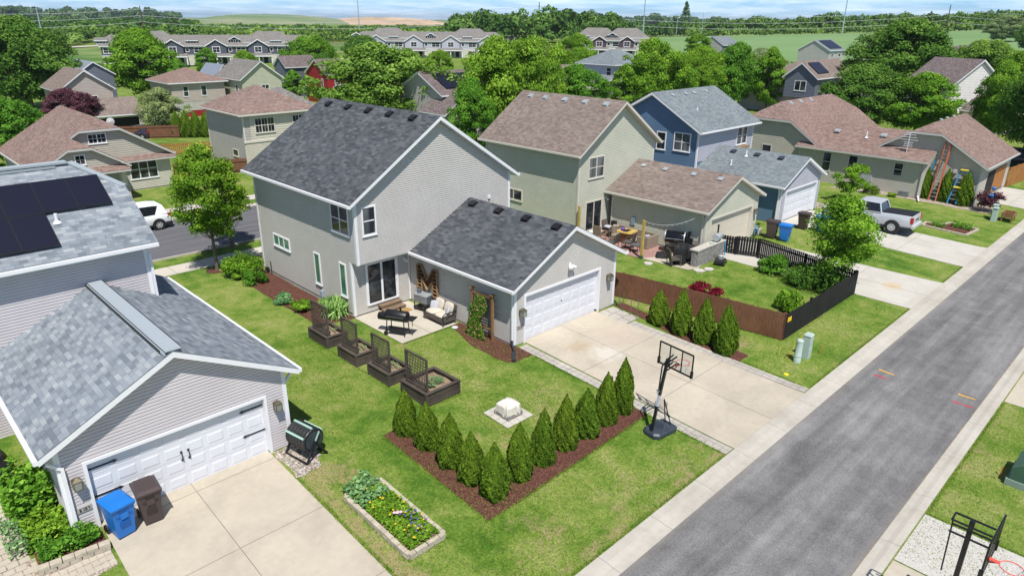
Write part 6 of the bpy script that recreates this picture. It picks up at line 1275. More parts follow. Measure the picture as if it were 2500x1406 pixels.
def plant_fill(parent, x0, x1, y0, y1, zf, n, size, mat, seed, h=.3, name='plants', cone=1., z0=.1):
    rg = np.random.default_rng(seed); x = x0+(x1-x0)*rg.random(n); y = y0+(y1-y0)*rg.random(n); lump = .5+.5*np.sin(x*7+seed)*np.sin(y*6+seed*2); z = np.array([zf(a, b) for a, b in zip(x, y)])+z0+h*rg.random(n)**.7*(.45+.75*lump)
    Nn = rg.normal(size=(n, 3))*.7+np.array([0, 0, 1.]); org = np.array(parent['_o'] if parent is not None else (0, 0, 0)); o = bpy.data.objects.new(name, leaf_mesh(name, np.stack([x, y, z], 1)-org, Nn, size*(.6+.8*rg.random(n)), np.clip(lump*.4+rg.random(n)*.6, 0, 1), mat, .6, rg)); COL.objects.link(o); o.parent = parent; o['_o'] = tuple(org); return o
plant_fill(r, x0+.1, x1-.1, y0+.1, y1-.1, T, 3400, .095, 'leaf lime', 1, .26, 'foliage'); plant_fill(r, x0+.05, x1-.2, 14.3, y1+.25, T, 600, .15, 'leaf hosta', 2, .42, 'broad_leaves')
def flowers(parent, pts, zf, mat, rad, name):
    m = MB()
    for (x, y, h) in pts:
        z = zf(x, y)+h; m.lathe([(.0, z-.01), (rad, z), (rad*.6, z+.02), (0, z+.022)], (x, y, 0), 7)
    o = m.build(name, mat, parent); o['kind'] = 'stuff'; return o
q = random.Random(8); flowers(r, [(q.uniform(8.4, 9.3), q.uniform(12.3, 15.1), q.uniform(.32, .42)) for _ in range(26)], T, 'flower yellow', .034, 'yellow_flowers'); flowers(r, [(q.uniform(8.8, 9.3), q.uniform(12.5, 13.3), q.uniform(.30, .42)) for _ in range(36)], T, 'flower violet', .022, 'violet_flowers'); flowers(r, [(8.85+q.uniform(-.1, .1), 13.4+q.uniform(-.1, .1), .38) for _ in range(4)], T, 'flower pink', .05, 'pink_flowers')
# compost tumbler
r = thing('compost_tumbler', 'black ribbed compost tumbler with pale green bars beside the west garage', 'composter', (8.52, 17.9, -.02), math.radians(-80), local=True)
r.scale = (1.05, 1.05, 1.05)
m = MB(); prof = [(0, -.43), (.36, -.43), (.385, -.40)]
for i in range(12): x = -.38+.76*i/11; prof += [(.385 if i % 2 else .365, x)]
m.lathe(prof+[(.385, .40), (.36, .43), (0, .43)], (0, 0, .62), 22, 'x'); dr = m.build('drum', 'black plastic', r)
for a in (.5, 1.6, 2.6): m = MB(); c, s_ = math.cos(a)*.40, math.sin(a)*.40; m.beam((-.40, c, .62+s_), (.40, c, .62+s_), .06, .035, up=(0, c, s_)); m.build('drum_bar', 'mint plastic', dr)
m = MB(); m.lathe([(.10, .44), (.30, .44), (.30, .46), (.10, .46)], (0, 0, .62), 20, 'x'); m.build('end_ring', 'slate plastic', dr)
for x in (-.49, .49): m = MB(); m.beam((x, -.38, .0), (x, 0, .64), .05); m.beam((x, .38, 0), (x, 0, .64), .05); m.build('leg_frame', 'black metal', r)
m = MB(); m.beam((-.5, -.38, .03), (.5, -.38, .03), .045); m.beam((-.5, .38, .03), (.5, .38, .03), .045); m.build('base_rail', 'black metal', r); m = MB(); m.beam((.5, 0, .64), (.55, .12, .92), .05, .03); m.build('crank', 'mint plastic', r)
# wheeled bins
def bin_(x, y, rz, label, col, dark, h=1.02, name='wheeled_bin'):
    r = thing(name, label, 'wheeled bin', (x, y, T(x, y)+.02), rz, 'wheeled bins', local=True); w0, w1, d0, d1 = .22, .29, .24, .34
    m = MB(); m.hexa([(-w0, -d0, .04), (w0, -d0, .04), (w0, d0, .10), (-w0, d0, .10), (-w1, -d1, h-.1), (w1, -d1, h-.1), (w1, d1, h-.06), (-w1, d1, h-.06)]); m.box(-w1-.02, w1+.02, -d1-.02, d1+.02, h-.13, h-.08); m.box(-.10, .10, -d1-.005, -d1+.10, h-.42, h-.24); m.build('body', col, r)
    m = MB(); R = [[(-w1-.03, -d1-.05, h-.07), (w1+.03, -d1-.05, h-.07), (w1+.03, d1+.03, h-.05), (-w1-.03, d1+.03, h-.05)], [(-w1-.03, -d1-.05, h-.02), (w1+.03, -d1-.05, h-.02), (w1+.03, d1+.03, h+.0), (-w1-.03, d1+.03, h+.0)], [(-w1+.05, -d1+.04, h+.03), (w1-.05, -d1+.04, h+.03), (w1-.05, d1-.05, h+.055), (-w1+.05, d1-.05, h+.055)]]; m.loft(R); m.build('lid', col, r)
    m = MB(); m.box(-w0*.9, w0*.9, -d1+.01, -d1+.06, h-.36, h-.32); m.hexa([(-.13, -.30, .36), (.13, -.30, .36), (.13, -.27, .36), (-.13, -.27, .36), (-.11, -.325, .55), (.11, -.325, .55), (.11, -.29, .55), (-.11, -.29, .55)]); m.box(-.12, .12, -d1-.012, -d1, h-.20, h-.14); m.build('grip_panel', dark, r)
    m = MB(); m.beam((-.22, d1+.08, h-.03), (.22, d1+.08, h-.03), .03); [m.beam((sx, d1+.02, h-.03), (sx, d1+.08, h-.03), .03) for sx in (-.2, 0, .2)]; m.build('handle', col, r)
    for sx in (-.26, .26): m = MB(); m.lathe([(0, sx-.025), (.13, sx-.025), (.13, sx+.025), (0, sx+.025)], (0, .30, .13), 14, 'x'); m.build('wheel', 'black plastic', r)
    return r
bin_(3.12, 17.98, math.radians(10), 'bright blue wheeled bin before the white garage door, bottom left', 'bin blue', 'bin blue dark', 1.06); bin_(3.88, 18.02, math.radians(-4), 'brown wheeled bin right of the blue one before the white garage door', 'bin brown', 'bin brown dark', 1.10)
bin_(41.95, 18.75, .15, 'brown wheeled bin beside the sage garage and bicycle', 'bin brown', 'bin brown dark', 1.15); bin_(42.1, 17.95, .1, 'blue wheeled bin on the grass edge by the sage garage', 'bin blue', 'bin blue dark', 1.05); bin_(45.6, 18.3, .1, 'brown wheeled bin half hidden by the yard tree, near the pickup', 'bin brown', 'bin brown dark', 1.1); bin_(45.9, 17.2, .1, 'blue wheeled bin half hidden by the yard tree crown', 'bin blue', 'bin blue dark', 1.1)
# basketball hoops
def hoop_board(r, W=1.37, H_=.84, z=2.62, x=0., clear=True, bar='pole black'):
    m = MB()
    for a, b in (((-W/2, z), (W/2, z)), ((-W/2, z+H_), (W/2, z+H_))): m.beam((a[0], x, a[1]), (b[0], x, b[1]), .035, .05)
    for u in (-W/2, -W*.18, W*.18, W/2): m.beam((u, x, z), (u, x, z+H_), .035 if abs(u) > .5 else .025, .04)
    m.beam((-W*.18, x, z+.28), (W*.18, x, z+.28), .02); bd = m.build('backboard', bar, r)
    g_ = MB(); g_.box(-W/2+.02, W/2-.02, x+.012, x+.018, z+.02, z+H_-.02); g_.build('board_sheet', 'hoop acrylic', bd)
    for u in (-W/2, W/2): m = MB(); m.box(u-.03, u+.03, x-.05, x+.04, z-.03, z+.22); m.build('corner_pad', bar, bd)
    m = MB(); c = (0, x+.42); [m.tube([(c[0]+.225*math.cos(t), c[1]+.225*math.sin(t), z+.14) for t in [2*PI*k/24 for k in range(25)]], .011, 6, False)]; m.beam((0, x, z+.14), (0, x+.20, z+.14), .10, .02); m.beam((0, x, z+.04), (0, x+.17, z+.13), .03); rm = m.build('rim', 'rim red', r)
    n_ = MB()
    for k in range(12):
        for s_ in (1, -1):
            P = [(c[0]+rr*math.cos(2*PI*(k+s_*dd)/12), c[1]+rr*math.sin(2*PI*(k+s_*dd)/12), z+.14-h) for rr, h, dd in ((.225, 0, 0), (.18, .15, .5), (.14, .30, 1.), (.12, .42, 1.5))]; n_.tube(P, .005, 4, False)
    n_.build('net', 'net white', rm)
m, nt = newmat('hoop acrylic'); tr = N(nt, 'BsdfTransparent', i_Color=(.96, .97, .97, 1)); gl = N(nt, 'BsdfGlossy', i_Roughness=.1); N(nt, 'OutputMaterial', i_Surface=N(nt, 'MixShader', i_0=.10, i_1=tr.outputs[0], i_2=gl.outputs[0]).outputs[0])
hz_ = T(18.1, 11.2); r = thing('basketball_hoop', 'portable black basketball hoop leaning over the edge of the main driveway', 'basketball hoop', (18.2, 11.08, hz_+.01), math.radians(-97), local=True)   # local +y faces the court (+x)
m = MB(); base = [(-.36, -.38), (-.20, -.52), (.20, -.52), (.36, -.38), (.36, .48), (.30, .60), (-.30, .60), (-.36, .48)]
m.loft([[(x, y, 0) for x, y in base], [(x, y, .13) for x, y in base], [(x*.88, y*.9, .19) for x, y in base]]); m.build('base', 'slate plastic', r); m = MB(); m.hexa([(-.26, -.1, .19), (.26, -.1, .19), (.26, .42, .19), (-.26, .42, .19), (-.18, .02, .36), (.18, .02, .36), (.16, .12, .36), (-.16, .12, .36)]); m.build('pole_housing', 'slate plastic', r)
m = MB(); m.beam((0, -.40, .15), (0, .10, 2.80), .085); pl = m.build('pole', 'pole black', r); m = MB(); m.beam((0, -.221, 1.1), (0, -.147, 1.5), .089); m.build('sticker', 'pillow grey', pl); m = MB(); m.beam((-.12, .45, .2), (0, .12, 1.25), .03); m.beam((.12, .45, .2), (0, .12, 1.25), .03); m.build('strut', 'pole black', r)
m = MB(); [m.beam((sx, .05, zz_), (sx*1.6, .48, zz_+.12), .03, .045) for sx in (-.05, .05) for zz_ in (2.40, 2.68)]; m.beam((0, -.22, 1.70), (0, -.16, 2.6), .035); m.beam((0, -.16, 2.6), (0, .2, 2.85), .035); m.build('lift_arm', 'pole black', r); m = MB(); m.tube([(0, -.14, 1.62), (0, -.28, 1.70), (.03, -.32, 1.62)], .02, 6); m.beam((-.07, -.24, 1.70), (.07, -.24, 1.70), .03); m.build('crank_handle', 'steel grey', pl)
hoop_board(r, 1.42, .80, 2.26, .52)
r = thing('basketball_hoop', 'dark fixed basketball hoop cut by the bottom right corner', 'basketball hoop', (15.75, 1.62, T(18, 1)+.02), math.radians(180), local=True); m = MB(); m.box(-.05, .05, -.05, .05, 0, 3.35); m.build('pole', 'pole black', r); m = MB(); [m.beam((sx, -.35, zz_), (sx, .42, zz_), .035) for sx in (-.16, .16) for zz_ in (2.98, 3.28)]; m.beam((-.16, -.35, 3.28), (.16, -.35, 3.28), .035); m.beam((0, -.35, 3.28), (0, -.30, 1.8), .03); m.build('arm_frame', 'pole black', r); hoop_board(r, 1.30, .9, 2.5, .46)
# ---------------------------------------------------------------- fences
def board_fence(name, label, p, q, h, mat, bw=.14, gap=.006, cat='fence', top='flat', seed=1, rails=True, th=.02, side=1, posts=True):
    p, q = Vector((*p, 0)), Vector((*q, 0)); L = (q-p).length; d = (q-p)/L; n = Vector((-d.y, d.x, 0))*side; r = thing(name, label, cat, (p.x, p.y, T(p.x, p.y))); rn = random.Random(seed); m = MB(); k = 0; t = 0
    while t < L-.02:
        t1 = min(t+bw, L); a, b = p+d*(t+gap/2), p+d*(t1-gap/2); z = T(a.x, a.y)+.03; hh = h+rn.uniform(-.012, .012); e = n*(.004*rn.random()); P = [a+e, b+e, b+e+n*th, a+e+n*th]
        m.hexa([v+Vector((0, 0, z)) for v in P]+[v+Vector((0, 0, z+hh)) for v in P]); t += bw
    m.build('boards', mat, r)
    if rails:
        for zr_ in (.25, h-.2): m = MB(); m.beam((p.x-n.x*.03, p.y-n.y*.03, T(p.x, p.y)+zr_), (q.x-n.x*.03, q.y-n.y*.03, T(q.x, q.y)+zr_), .04, .09); m.build('rail', mat, r)
    if posts:
        k = max(1, int(round(L/2.4)))
        for i in range(k+1): c = p+d*(L*i/k)-n*.09; m = MB(); m.box(c.x-.05, c.x+.05, c.y-.05, c.y+.05, T(c.x, c.y)-.1, T(c.x, c.y)+h+.03); m.build('post', mat, r)
    return r
board_fence('wooden_fence', 'long reddish brown board fence between the two lawns', (26.0, 21.6), (28.42, 11.52), 1.28, 'cedar brown fence', side=-1); board_fence('wooden_fence', 'black board fence facing the alley', (28.48, 11.48), (36.75, 11.50), 1.25, 'black fence', side=-1, seed=2)
board_fence('wooden_fence', 'black board fence returning along the sage driveway', (36.8, 11.55), (37.7, 17.4), 1.2, 'black fence', bw=.12, gap=.03, side=-1, seed=3)
r = thing('picket_fence', 'black picket fence with a braced gate by the sage patio', 'fence', (37.0, 18.2, 0))
def picket(r, p, q, h, mat, bw=.13, gap=.022, lo=.08, name='picket_panel'):
    p, q = Vector((*p, 0)), Vector((*q, 0)); L = (q-p).length; d = (q-p)/L; m = MB(); t = 0
    while t < L-.03: a, b = p+d*t, p+d*min(L, t+bw); z = T(a.x, a.y); m.extrude([(a.x, a.y, z+lo), (b.x, b.y, z+lo), (b.x, b.y, z+h-.04), ((a.x+b.x)/2, (a.y+b.y)/2, z+h), (a.x, a.y, z+h-.04)], (-d.y*.02, d.x*.02, 0)); t += bw+gap
    for k in (.25, h-.22): m.beam((p.x, p.y, T(p.x, p.y)+k), (q.x, q.y, T(q.x, q.y)+k), .035, .07)
    m.build(name, mat, r)
picket(r, (37.7, 17.5), (37.1, 18.6), 1.2, 'black fence'); picket(r, (37.1, 18.65), (36.9, 19.5), 1.12, 'black fence', name='gate_panel'); picket(r, (36.85, 19.55), (36.2, 21.0), 1.2, 'black fence'); picket(r, (36.2, 21.0), (35.3, 21.9), 1.2, 'black fence')
for (x, y) in ((37.12, 18.62), (36.88, 19.52), (36.2, 21.0)): m = MB(); m.box(x-.06, x+.06, y-.06, y+.06, 0, 1.12); m.build('post', 'black fence', r)
m = MB(); m.beam((37.08, 18.7, .2), (36.9, 19.45, .9), .04, .05); m.build('gate_brace', 'black fence', r)
m = MB(); m.box(28.60, 28.95, 11.44, 11.462, T(28.7, 11.5)+.85, T(28.7, 11.5)+1.05); solo(m, 'warning_plate', 'yellow plate', 'small yellow plate on the black fence near its corner', 'sign', (28.75, 11.45, T(28.7, 11.5)+.85))
r = thing('picket_fence', 'orange picket fence on the lawn behind the tan bungalow', 'fence', (21, 72, T(21, 72))); picket(r, (21.0, 66.0), (24.2, 76.5), 1.2, 'orange fence', .12, .08); picket(r, (24.2, 76.5), (29.5, 73.0), 1.2, 'orange fence', .12, .08)
board_fence('wooden_fence', 'rust brown board fence between the bungalow and the cream house', (20.6, 62.2), (26.4, 60.6), 1.2, 'cedar brown fence', posts=False, seed=5); board_fence('wooden_fence', 'dark red fence left of the four arborvitae', (27.6, 101), (32.8, 94.5), 1.6, 'cedar brown fence', posts=False, seed=6); board_fence('wooden_fence', 'fresh orange board fence beyond the open east garage', (72.8, 12.25), (80, 11.6), 1.7, 'orange fence', side=-1, seed=7); board_fence('wooden_fence', 'brown board fence under the big trees, far left', (8, 92), (22, 104), 1.6, 'cedar brown fence', posts=False, seed=8)
# ---------------------------------------------------------------- utility things near the alley
z = T(27.7, 10.1); m = MB(); m.taper(27.58, 27.82, 9.98, 10.22, z, z+.5, -.0); r = thing('utility_pedestal', 'tall pale green square utility pedestal near the alley', 'utility box', (27.7, 10.1, z)); m = MB(); m.box(27.52, 27.86, 9.93, 10.25, z, z+.52); m.build('base', 'utility green', r); m = MB(); m.box(27.53, 27.85, 9.94, 10.24, z+.53, z+1.05); m.hexa([(27.51, 9.92, z+1.05), (27.87, 9.92, z+1.05), (27.87, 10.26, z+1.05), (27.51, 10.26, z+1.05), (27.56, 9.97, z+1.13), (27.82, 9.97, z+1.13), (27.82, 10.21, z+1.13), (27.56, 10.21, z+1.13)]); m.build('cap', 'utility green', r)
z = T(27.0, 10.15); r = thing('utility_pedestal', 'round pale utility post left of the square pedestal', 'utility box', (27.0, 10.15, z)); m = MB(); m.lathe([(.155, z), (.155, z+.28), (.14, z+.30), (.14, z+.95), (.15, z+.96), (.15, z+1.0), (.11, z+1.05), (0, z+1.07)], (27.0, 10.15, 0), 16); m.build('body', 'utility green', r, smooth=True); m = MB(); m.lathe([(.157, z+.26), (.157, z+.31)], (27.0, 10.15, 0), 16); m.build('band', 'galvanised', r)
def flag(x, y, mat, label, h=.42): z = T(x, y); m = MB(); m.beam((x, y, z), (x+.02, y, z+h), .012); m.extrude([(x+.02, y, z+h), (x+.12, y+.03, z+h), (x+.12, y+.03, z+h-.08), (x+.02, y, z+h-.08)], (0, .006, 0)); solo(m, 'marker_flag', mat, label, 'marker flag', (x, y, z))
flag(26.84, 10.5, 'flag orange', 'orange marker flag left of the round utility post'); flag(28.5, 9.75, 'flag orange', 'orange marker flag on the grass right of the square pedestal'); flag(27.95, 10.75, 'flag yellow', 'yellow marker flag behind the square pedestal'); flag(28.6, 10.75, 'flag yellow', 'yellow marker flag farthest right on the alley grass'); flag(26.9, 10.9, 'flag yellow', 'yellow marker flag behind the round utility post'); flag(24.1, 2.15, 'flag orange', 'orange marker flag beside the green transformer', .3)
m = MB(); m.lathe([(.06, 0), (.10, .0), (.10, .03), (.06, .03)], (25.6, 9.95, T(25.6, 9.95)+.0), 14); solo(m, 'garden_ring', 'flag yellow', 'yellow ring lying on the alley grass', 'ring', (25.6, 9.95, T(25.6, 9.95)))
z = T(24.5, 1.5); r = thing('transformer_box', 'dark green pad mounted transformer at the right edge', 'transformer', (24.4, 1.4, z)); m = MB(); m.box(23.72, 25.1, .9, 1.98, z, z+.22); m.build('base', 'transformer base', r); m = MB(); m.loft([[(x, .95, z+.22), (x, 1.9, z+.22), (x, 1.9, z+.62), (x, 1.66, z+.80), (x, .95, z+.80)] for x in (23.76, 25.06)]); m.build('cabinet', 'transformer green', r)
for (x, y, h, lb) in ((59.4, 10.2, .95, 'pale green utility pedestal with a dark panel, left of two, far right'), (59.95, 10.35, 1.05, 'pale green utility pedestal, right of two, far right')):
    z = T(x, y); r = thing('utility_pedestal', lb, 'utility box', (x, y, z)); m = MB(); m.hexa([(x-.22, y-.16, z), (x+.22, y-.16, z), (x+.22, y+.16, z), (x-.22, y+.16, z), (x-.2, y-.14, z+h), (x+.2, y-.14, z+h), (x+.2, y+.14, z+h), (x-.2, y+.14, z+h)]); m.build('body', 'utility green', r); m = MB(); m.box(x-.24, x+.24, y-.18, y+.18, z+h, z+h+.05); m.build('cap', 'utility green', r)
x, y = 60.3, 9.5; z = T(x, y); r = thing('wooden_crate', 'rusty brown raised timber planter crate beside the far right pedestals', 'crate', (x, y, z)); m = MB(); m.box(x-.55, x+.55, y-.35, y+.35, z+.35, z+.40)
[m.box(x-.55, x+.55, y+s_*.35-.02, y+s_*.35+.02, z+.35, z+.68) for s_ in (-1, 1)]; [m.box(x+s_*.55-.02, x+s_*.55+.02, y-.33, y+.33, z+.35, z+.68) for s_ in (-1, 1)]; m.build('box', 'pallet wood', r)
for a in (-.5, .5):
    for b in (-.3, .3): m = MB(); m.box(x+a-.04, x+a+.04, y+b-.04, y+b+.04, z, z+.36); m.build('leg', 'pallet wood', r)
for i, (x, y) in enumerate(((25.55, 18.45), (25.25, 18.0), (25.2, 17.5), (25.1, 17.05))): m = MB(); z = T(x, y); m.tube([(x, y, z), (x+.03*(i % 2), y, z+1.05)], .014, 6); solo(m, 'plant_stake', 'transformer green', ('first', 'second', 'third', 'fourth')[i]+' thin green plant stake from the garage corner', 'stake', (x, y, z), 'plant stakes by the garage corner')
# kerbed flower bed on the far lawn
r = thing('edged_flower_bed', 'low stone edged flower bed on the lawn right of the pickup', 'garden bed', (54.8, 11.9, T(54.8, 11.9))); P_ = [(53.55, 13.2), (53.5, 10.5), (55.8, 10.3), (55.9, 12.1), (54.9, 12.3), (54.6, 13.3)]
block_course(r, P_, lambda x, y: T(x, y)-.02, 1, .3, .12, .16, 'edging beige', seed=6); m = MB(); m.sheet(P_, .035); m.build('mulch', 'mulch bark', r); plant_fill(r, 54.9, 55.6, 10.6, 11.8, T, 500, .12, 'leaf vivid', 5, .4, 'foliage', z0=.02); plant_fill(r, 53.9, 54.5, 12.0, 12.8, T, 220, .12, 'leaf vivid', 6, .3, 'foliage', z0=.02)
# mailbox by the street
x, y = 17.0, 49.5; r = thing('mailbox', 'pale mailbox post on the far kerb behind the street tree', 'mailbox', (x, y, 0)); m = MB(); m.box(x-.06, x+.06, y-.06, y+.06, 0, 1.05); m.build('post', 'white trim', r); m = MB(); m.box(x-.12, x+.12, y-.25, y+.25, 1.05, 1.3); m.build('box', 'steel grey', r)
# ---------------------------------------------------------------- vehicles (local +y is the nose)
def wheel(r, x, y, rad, w=.24, spokes=6):
    m = MB(); m.lathe([(rad*.60, x-w/2), (rad*.94, x-w/2), (rad, x-w/2+.03), (rad, x+w/2-.03), (rad*.94, x+w/2), (rad*.60, x+w/2)], (0, y, rad), 24, 'x', False); t = m.build('tyre', 'tyre', None); wl_ = thing_part(r, 'wheel'); t.parent = wl_; t['_o'] = (0, 0, 0)
    s_ = 1 if x > 0 else -1; m = MB(); xo = x+s_*(w/2-.012); m.lathe([(rad*.52, xo), (rad*.62, xo), (rad*.62, xo-s_*.10), (rad*.52, xo-s_*.10)], (0, y, rad), 24, 'x', False); m.lathe([(0, xo+s_*.004), (rad*.16, xo), (rad*.16, xo-s_*.04)], (0, y, rad), 12, 'x'); m.lathe([(0, xo-s_*.022), (rad*.55, xo-s_*.022)], (0, y, rad), 20, 'x')
    for k in range(spokes):
        a = 2*PI*k/spokes
        for da in (-.12, .12): m.beam((xo-s_*.02, y+math.cos(a)*rad*.12, rad+math.sin(a)*rad*.12), (xo-s_*.015, y+math.cos(a+da)*rad*.56, rad+math.sin(a+da)*rad*.56), .035, .03, up=(1, 0, 0))
    o = m.build('rim', 'alloy', None); o.parent = wl_
    return wl_
def thing_part(r, name):
    o = bpy.data.objects.new(name, None); COL.objects.link(o); o.parent = r; o['_o'] = (0, 0, 0); o.empty_display_size = .1; return o
def car_shell(r, st, paint, glass='car glass'):
    """st: stations (y, z_bottom, z_belt, half width); smooth lofted lower body"""
    R = []
    for (y, zb, zt_, w) in st:
        R.append([(-w*.93, y, zb), (-w, y, zb+(zt_-zb)*.30), (-w*1.0, y, zb+(zt_-zb)*.62), (-w*.955, y, zt_-.05), (-w*.90, y, zt_), (w*.90, y, zt_), (w*.955, y, zt_-.05), (w*1.0, y, zb+(zt_-zb)*.62), (w, y, zb+(zt_-zb)*.30), (w*.93, y, zb)])
    m = MB(); m.loft(R); return m.build('body', paint, r, smooth=True)
def cabin(r, st, paint, gl='car glass'):
    """st: (y, z_belt, z_roof, half_belt, half_roof)"""
    m = MB(); R = [[(-hb, y, zb), (-hr, y, zr_), (hr, y, zr_), (hb, y, zb)] for (y, zb, zr_, hb, hr) in st]; m.loft(R); g = m.build('windows', gl, r)
    return g
def pickup():
    x0, y0 = 50.35, 15.75; r = thing('pickup_truck', 'silver crew cab pickup truck with a black bed cover on the wide driveway', 'pickup truck', (x0, y0, T(x0, 14.5)+.02), math.radians(1.5), local=True); r.rotation_euler.x = -.03
    car_shell(r, [(-2.95, .52, 1.10, .90), (-2.88, .46, 1.27, .96), (-1.9, .45, 1.28, .99), (-.9, .45, 1.27, 1.0), (.9, .45, 1.26, 1.0), (1.5, .45, 1.24, .99), (2.3, .45, 1.22, .98), (2.75, .46, 1.16, .95), (2.92, .55, 1.0, .86)], 'silver paint')
    # arches
    for y in (-1.75, 1.85):
        for sx in (-1, 1): m = MB(); m.lathe([(.0, sx*.90), (.49, sx*.90), (.49, sx*1.003), (.0, sx*1.003)], (0, y, .42), 24, 'x'); m.build('wheel_arch', 'black plastic', r); wheel(r, sx*.91, y, .42, .27)
    m = MB(); m.loft([[(-.93, -.95, 1.25), (-.74, -.72, 1.84), (.74, -.72, 1.84), (.93, -.95, 1.25)], [(-.95, 1.30, 1.24), (-.76, .55, 1.86), (.76, .55, 1.86), (.95, 1.30, 1.24)]]); m.build('windows', 'car glass', r)
    m = MB(); m.loft([[(-.76, -.78, 1.82), (-.70, -.74, 1.91), (.70, -.74, 1.91), (.76, -.78, 1.82)], [(-.78, .1, 1.86), (-.72, .1, 1.945), (.72, .1, 1.945), (.78, .1, 1.86)], [(-.77, .62, 1.82), (-.70, .58, 1.90), (.70, .58, 1.90), (.77, .62, 1.82)]]); m.build('cab_roof', 'silver paint', r, smooth=True)
    for sx in (-1, 1):
        m = MB(); [m.beam((sx*a, b, 1.25), (sx*c, d, 1.86), .07) for a, b, c, d in ((.94, -.97, .75, -.76), (.955, .14, .775, .14), (.96, 1.30, .765, .60))]; m.beam((sx*.955, -.97, 1.265), (sx*.965, 1.30, 1.255), .05); m.build('pillars', 'silver paint', r)
        m = MB(); m.box(min(sx*.985, sx*1.004), max(sx*.985, sx*1.004), -.34, -.14, 1.05, 1.10); m.build('door_handle', 'galvanised', r); m = MB(); m.box(min(sx*.985, sx*1.004), max(sx*.985, sx*1.004), .66, .86, 1.05, 1.10); m.build('door_handle', 'galvanised', r)
        m = MB(); m.box(min(sx*.995, sx*1.003), max(sx*.995, sx*1.003), -.44, -.425, .50, 1.24); m.box(min(sx*.995, sx*1.003), max(sx*.995, sx*1.003), .12, .135, .50, 1.24); m.box(min(sx*.995, sx*1.003), max(sx*.995, sx*1.003), 1.22, 1.235, .5, 1.2); m.build('door_seam', 'black plastic', r)
        m = MB(); m.box(min(sx*.80, sx*.985), max(sx*.80, sx*.985), -2.965, -2.82, .80, 1.20); m.build('tail_light', 'tail red', r); m = MB(); m.box(min(sx*1.0, sx*1.18), max(sx*1.0, sx*1.18), 1.0, 1.12, 1.22, 1.42); m.build('mirror', 'silver paint', r); m = MB(); m.box(min(sx*.55, sx*.90), max(sx*.55, sx*.90), 2.86, 2.93, .82, 1.0); m.build('headlight', 'lamp glass', r)
    m = MB(); m.box(-.84, .84, -2.86, -1.0, 1.275, 1.315); m.build('bed_cover', 'tonneau', r); m = MB(); m.box(-.93, .93, -3.06, -2.90, .48, .66); m.build('rear_bumper', 'alloy', r); m = MB(); m.box(-.95, .95, -2.9, 2.85, .36, .50); m.build('chassis', 'black plastic', r); m = MB(); m.box(-.3, .3, -2.965, -2.93, .92, 1.0); m.build('tailgate_handle', 'black plastic', r)
pickup()
def suv(label, x, y, z, rz, paint):
    r = thing('parked_car', label, 'car', (x, y, z), rz, local=True)
    car_shell(r, [(-2.22, .45, .85, .74), (-2.12, .38, 1.0, .85), (-1.5, .34, 1.03, .91), (0, .33, 1.0, .93), (1.2, .34, .98, .91), (1.9, .38, .90, .84), (2.2, .45, .72, .70)], paint)
    for yy in (-1.35, 1.35):
        for sx in (-1, 1): m = MB(); m.lathe([(.0, sx*.82), (.40, sx*.82), (.40, sx*.925), (.0, sx*.925)], (0, yy, .35), 24, 'x'); m.build('wheel_arch', 'black plastic', r); wheel(r, sx*.84, yy, .34, .22)
    cabin(r, [(-2.02, 1.0, 1.05, .82, .76), (-1.62, 1.0, 1.56, .84, .66), (-.4, 1.0, 1.60, .86, .68), (.5, .99, 1.56, .86, .66), (1.25, .97, 1.02, .82, .72)], paint)
    m = MB(); m.loft([[(-.67, -1.78, 1.46), (-.64, -1.74, 1.56), (.64, -1.74, 1.56), (.67, -1.78, 1.46)], [(-.70, -1.2, 1.56), (-.66, -1.2, 1.64), (.66, -1.2, 1.64), (.70, -1.2, 1.56)], [(-.71, -.3, 1.585), (-.67, -.3, 1.665), (.67, -.3, 1.665), (.71, -.3, 1.585)], [(-.69, .58, 1.52), (-.64, .55, 1.59), (.64, .55, 1.59), (.69, .58, 1.52)]]); m.build('car_roof', paint, r, smooth=True)
    for sx in (-1, 1):
        m = MB(); m.hexa([(sx*.86, -2.0, .98), (sx*.74, -2.0, .98), (sx*.74, -1.2, 1.0), (sx*.87, -1.2, 1.0), (sx*.70, -1.76, 1.55), (sx*.60, -1.76, 1.55), (sx*.60, -1.55, 1.56), (sx*.70, -1.5, 1.56)]); m.beam((sx*.87, .15, 1.0), (sx*.69, .1, 1.58), .07); m.beam((sx*.84, 1.25, .98), (sx*.67, .52, 1.55), .07); m.build('pillars', paint, r)
        m = MB(); m.box(min(sx*.58, sx*.875), max(sx*.58, sx*.875), -2.19, -1.98, .84, 1.0); m.build('tail_light', 'tail red', r); m = MB(); m.box(min(sx*.50, sx*.80), max(sx*.50, sx*.80), 2.02, 2.14, .66, .80); m.build('headlight', 'lamp glass', r); m = MB(); m.box(min(sx*.92, sx*.935), max(sx*.92, sx*.935), -.5, -.3, .86, .90); m.build('door_handle', paint, r)
    m = MB(); m.box(-.86, .86, -2.20, 2.1, .24, .44); m.build('sill', 'black plastic', r); m = MB(); m.box(-.25, .25, -2.235, -2.2, .58, .70); m.build('number_plate', 'flag white', r)
    return r
suv('white compact SUV parked on the street behind the solar roof', 12.75, 47.75, .015, math.radians(90), 'white paint'); suv('dark violet SUV parked before the open garage, upper left', 29.6, 100.0, T(29.6, 100)+.02, math.radians(30), 'violet paint'); suv('dark car glimpsed beyond the orange fence at the right edge', 84.6, 14.6, T(84, 14)+.05, math.radians(20), 'violet paint')
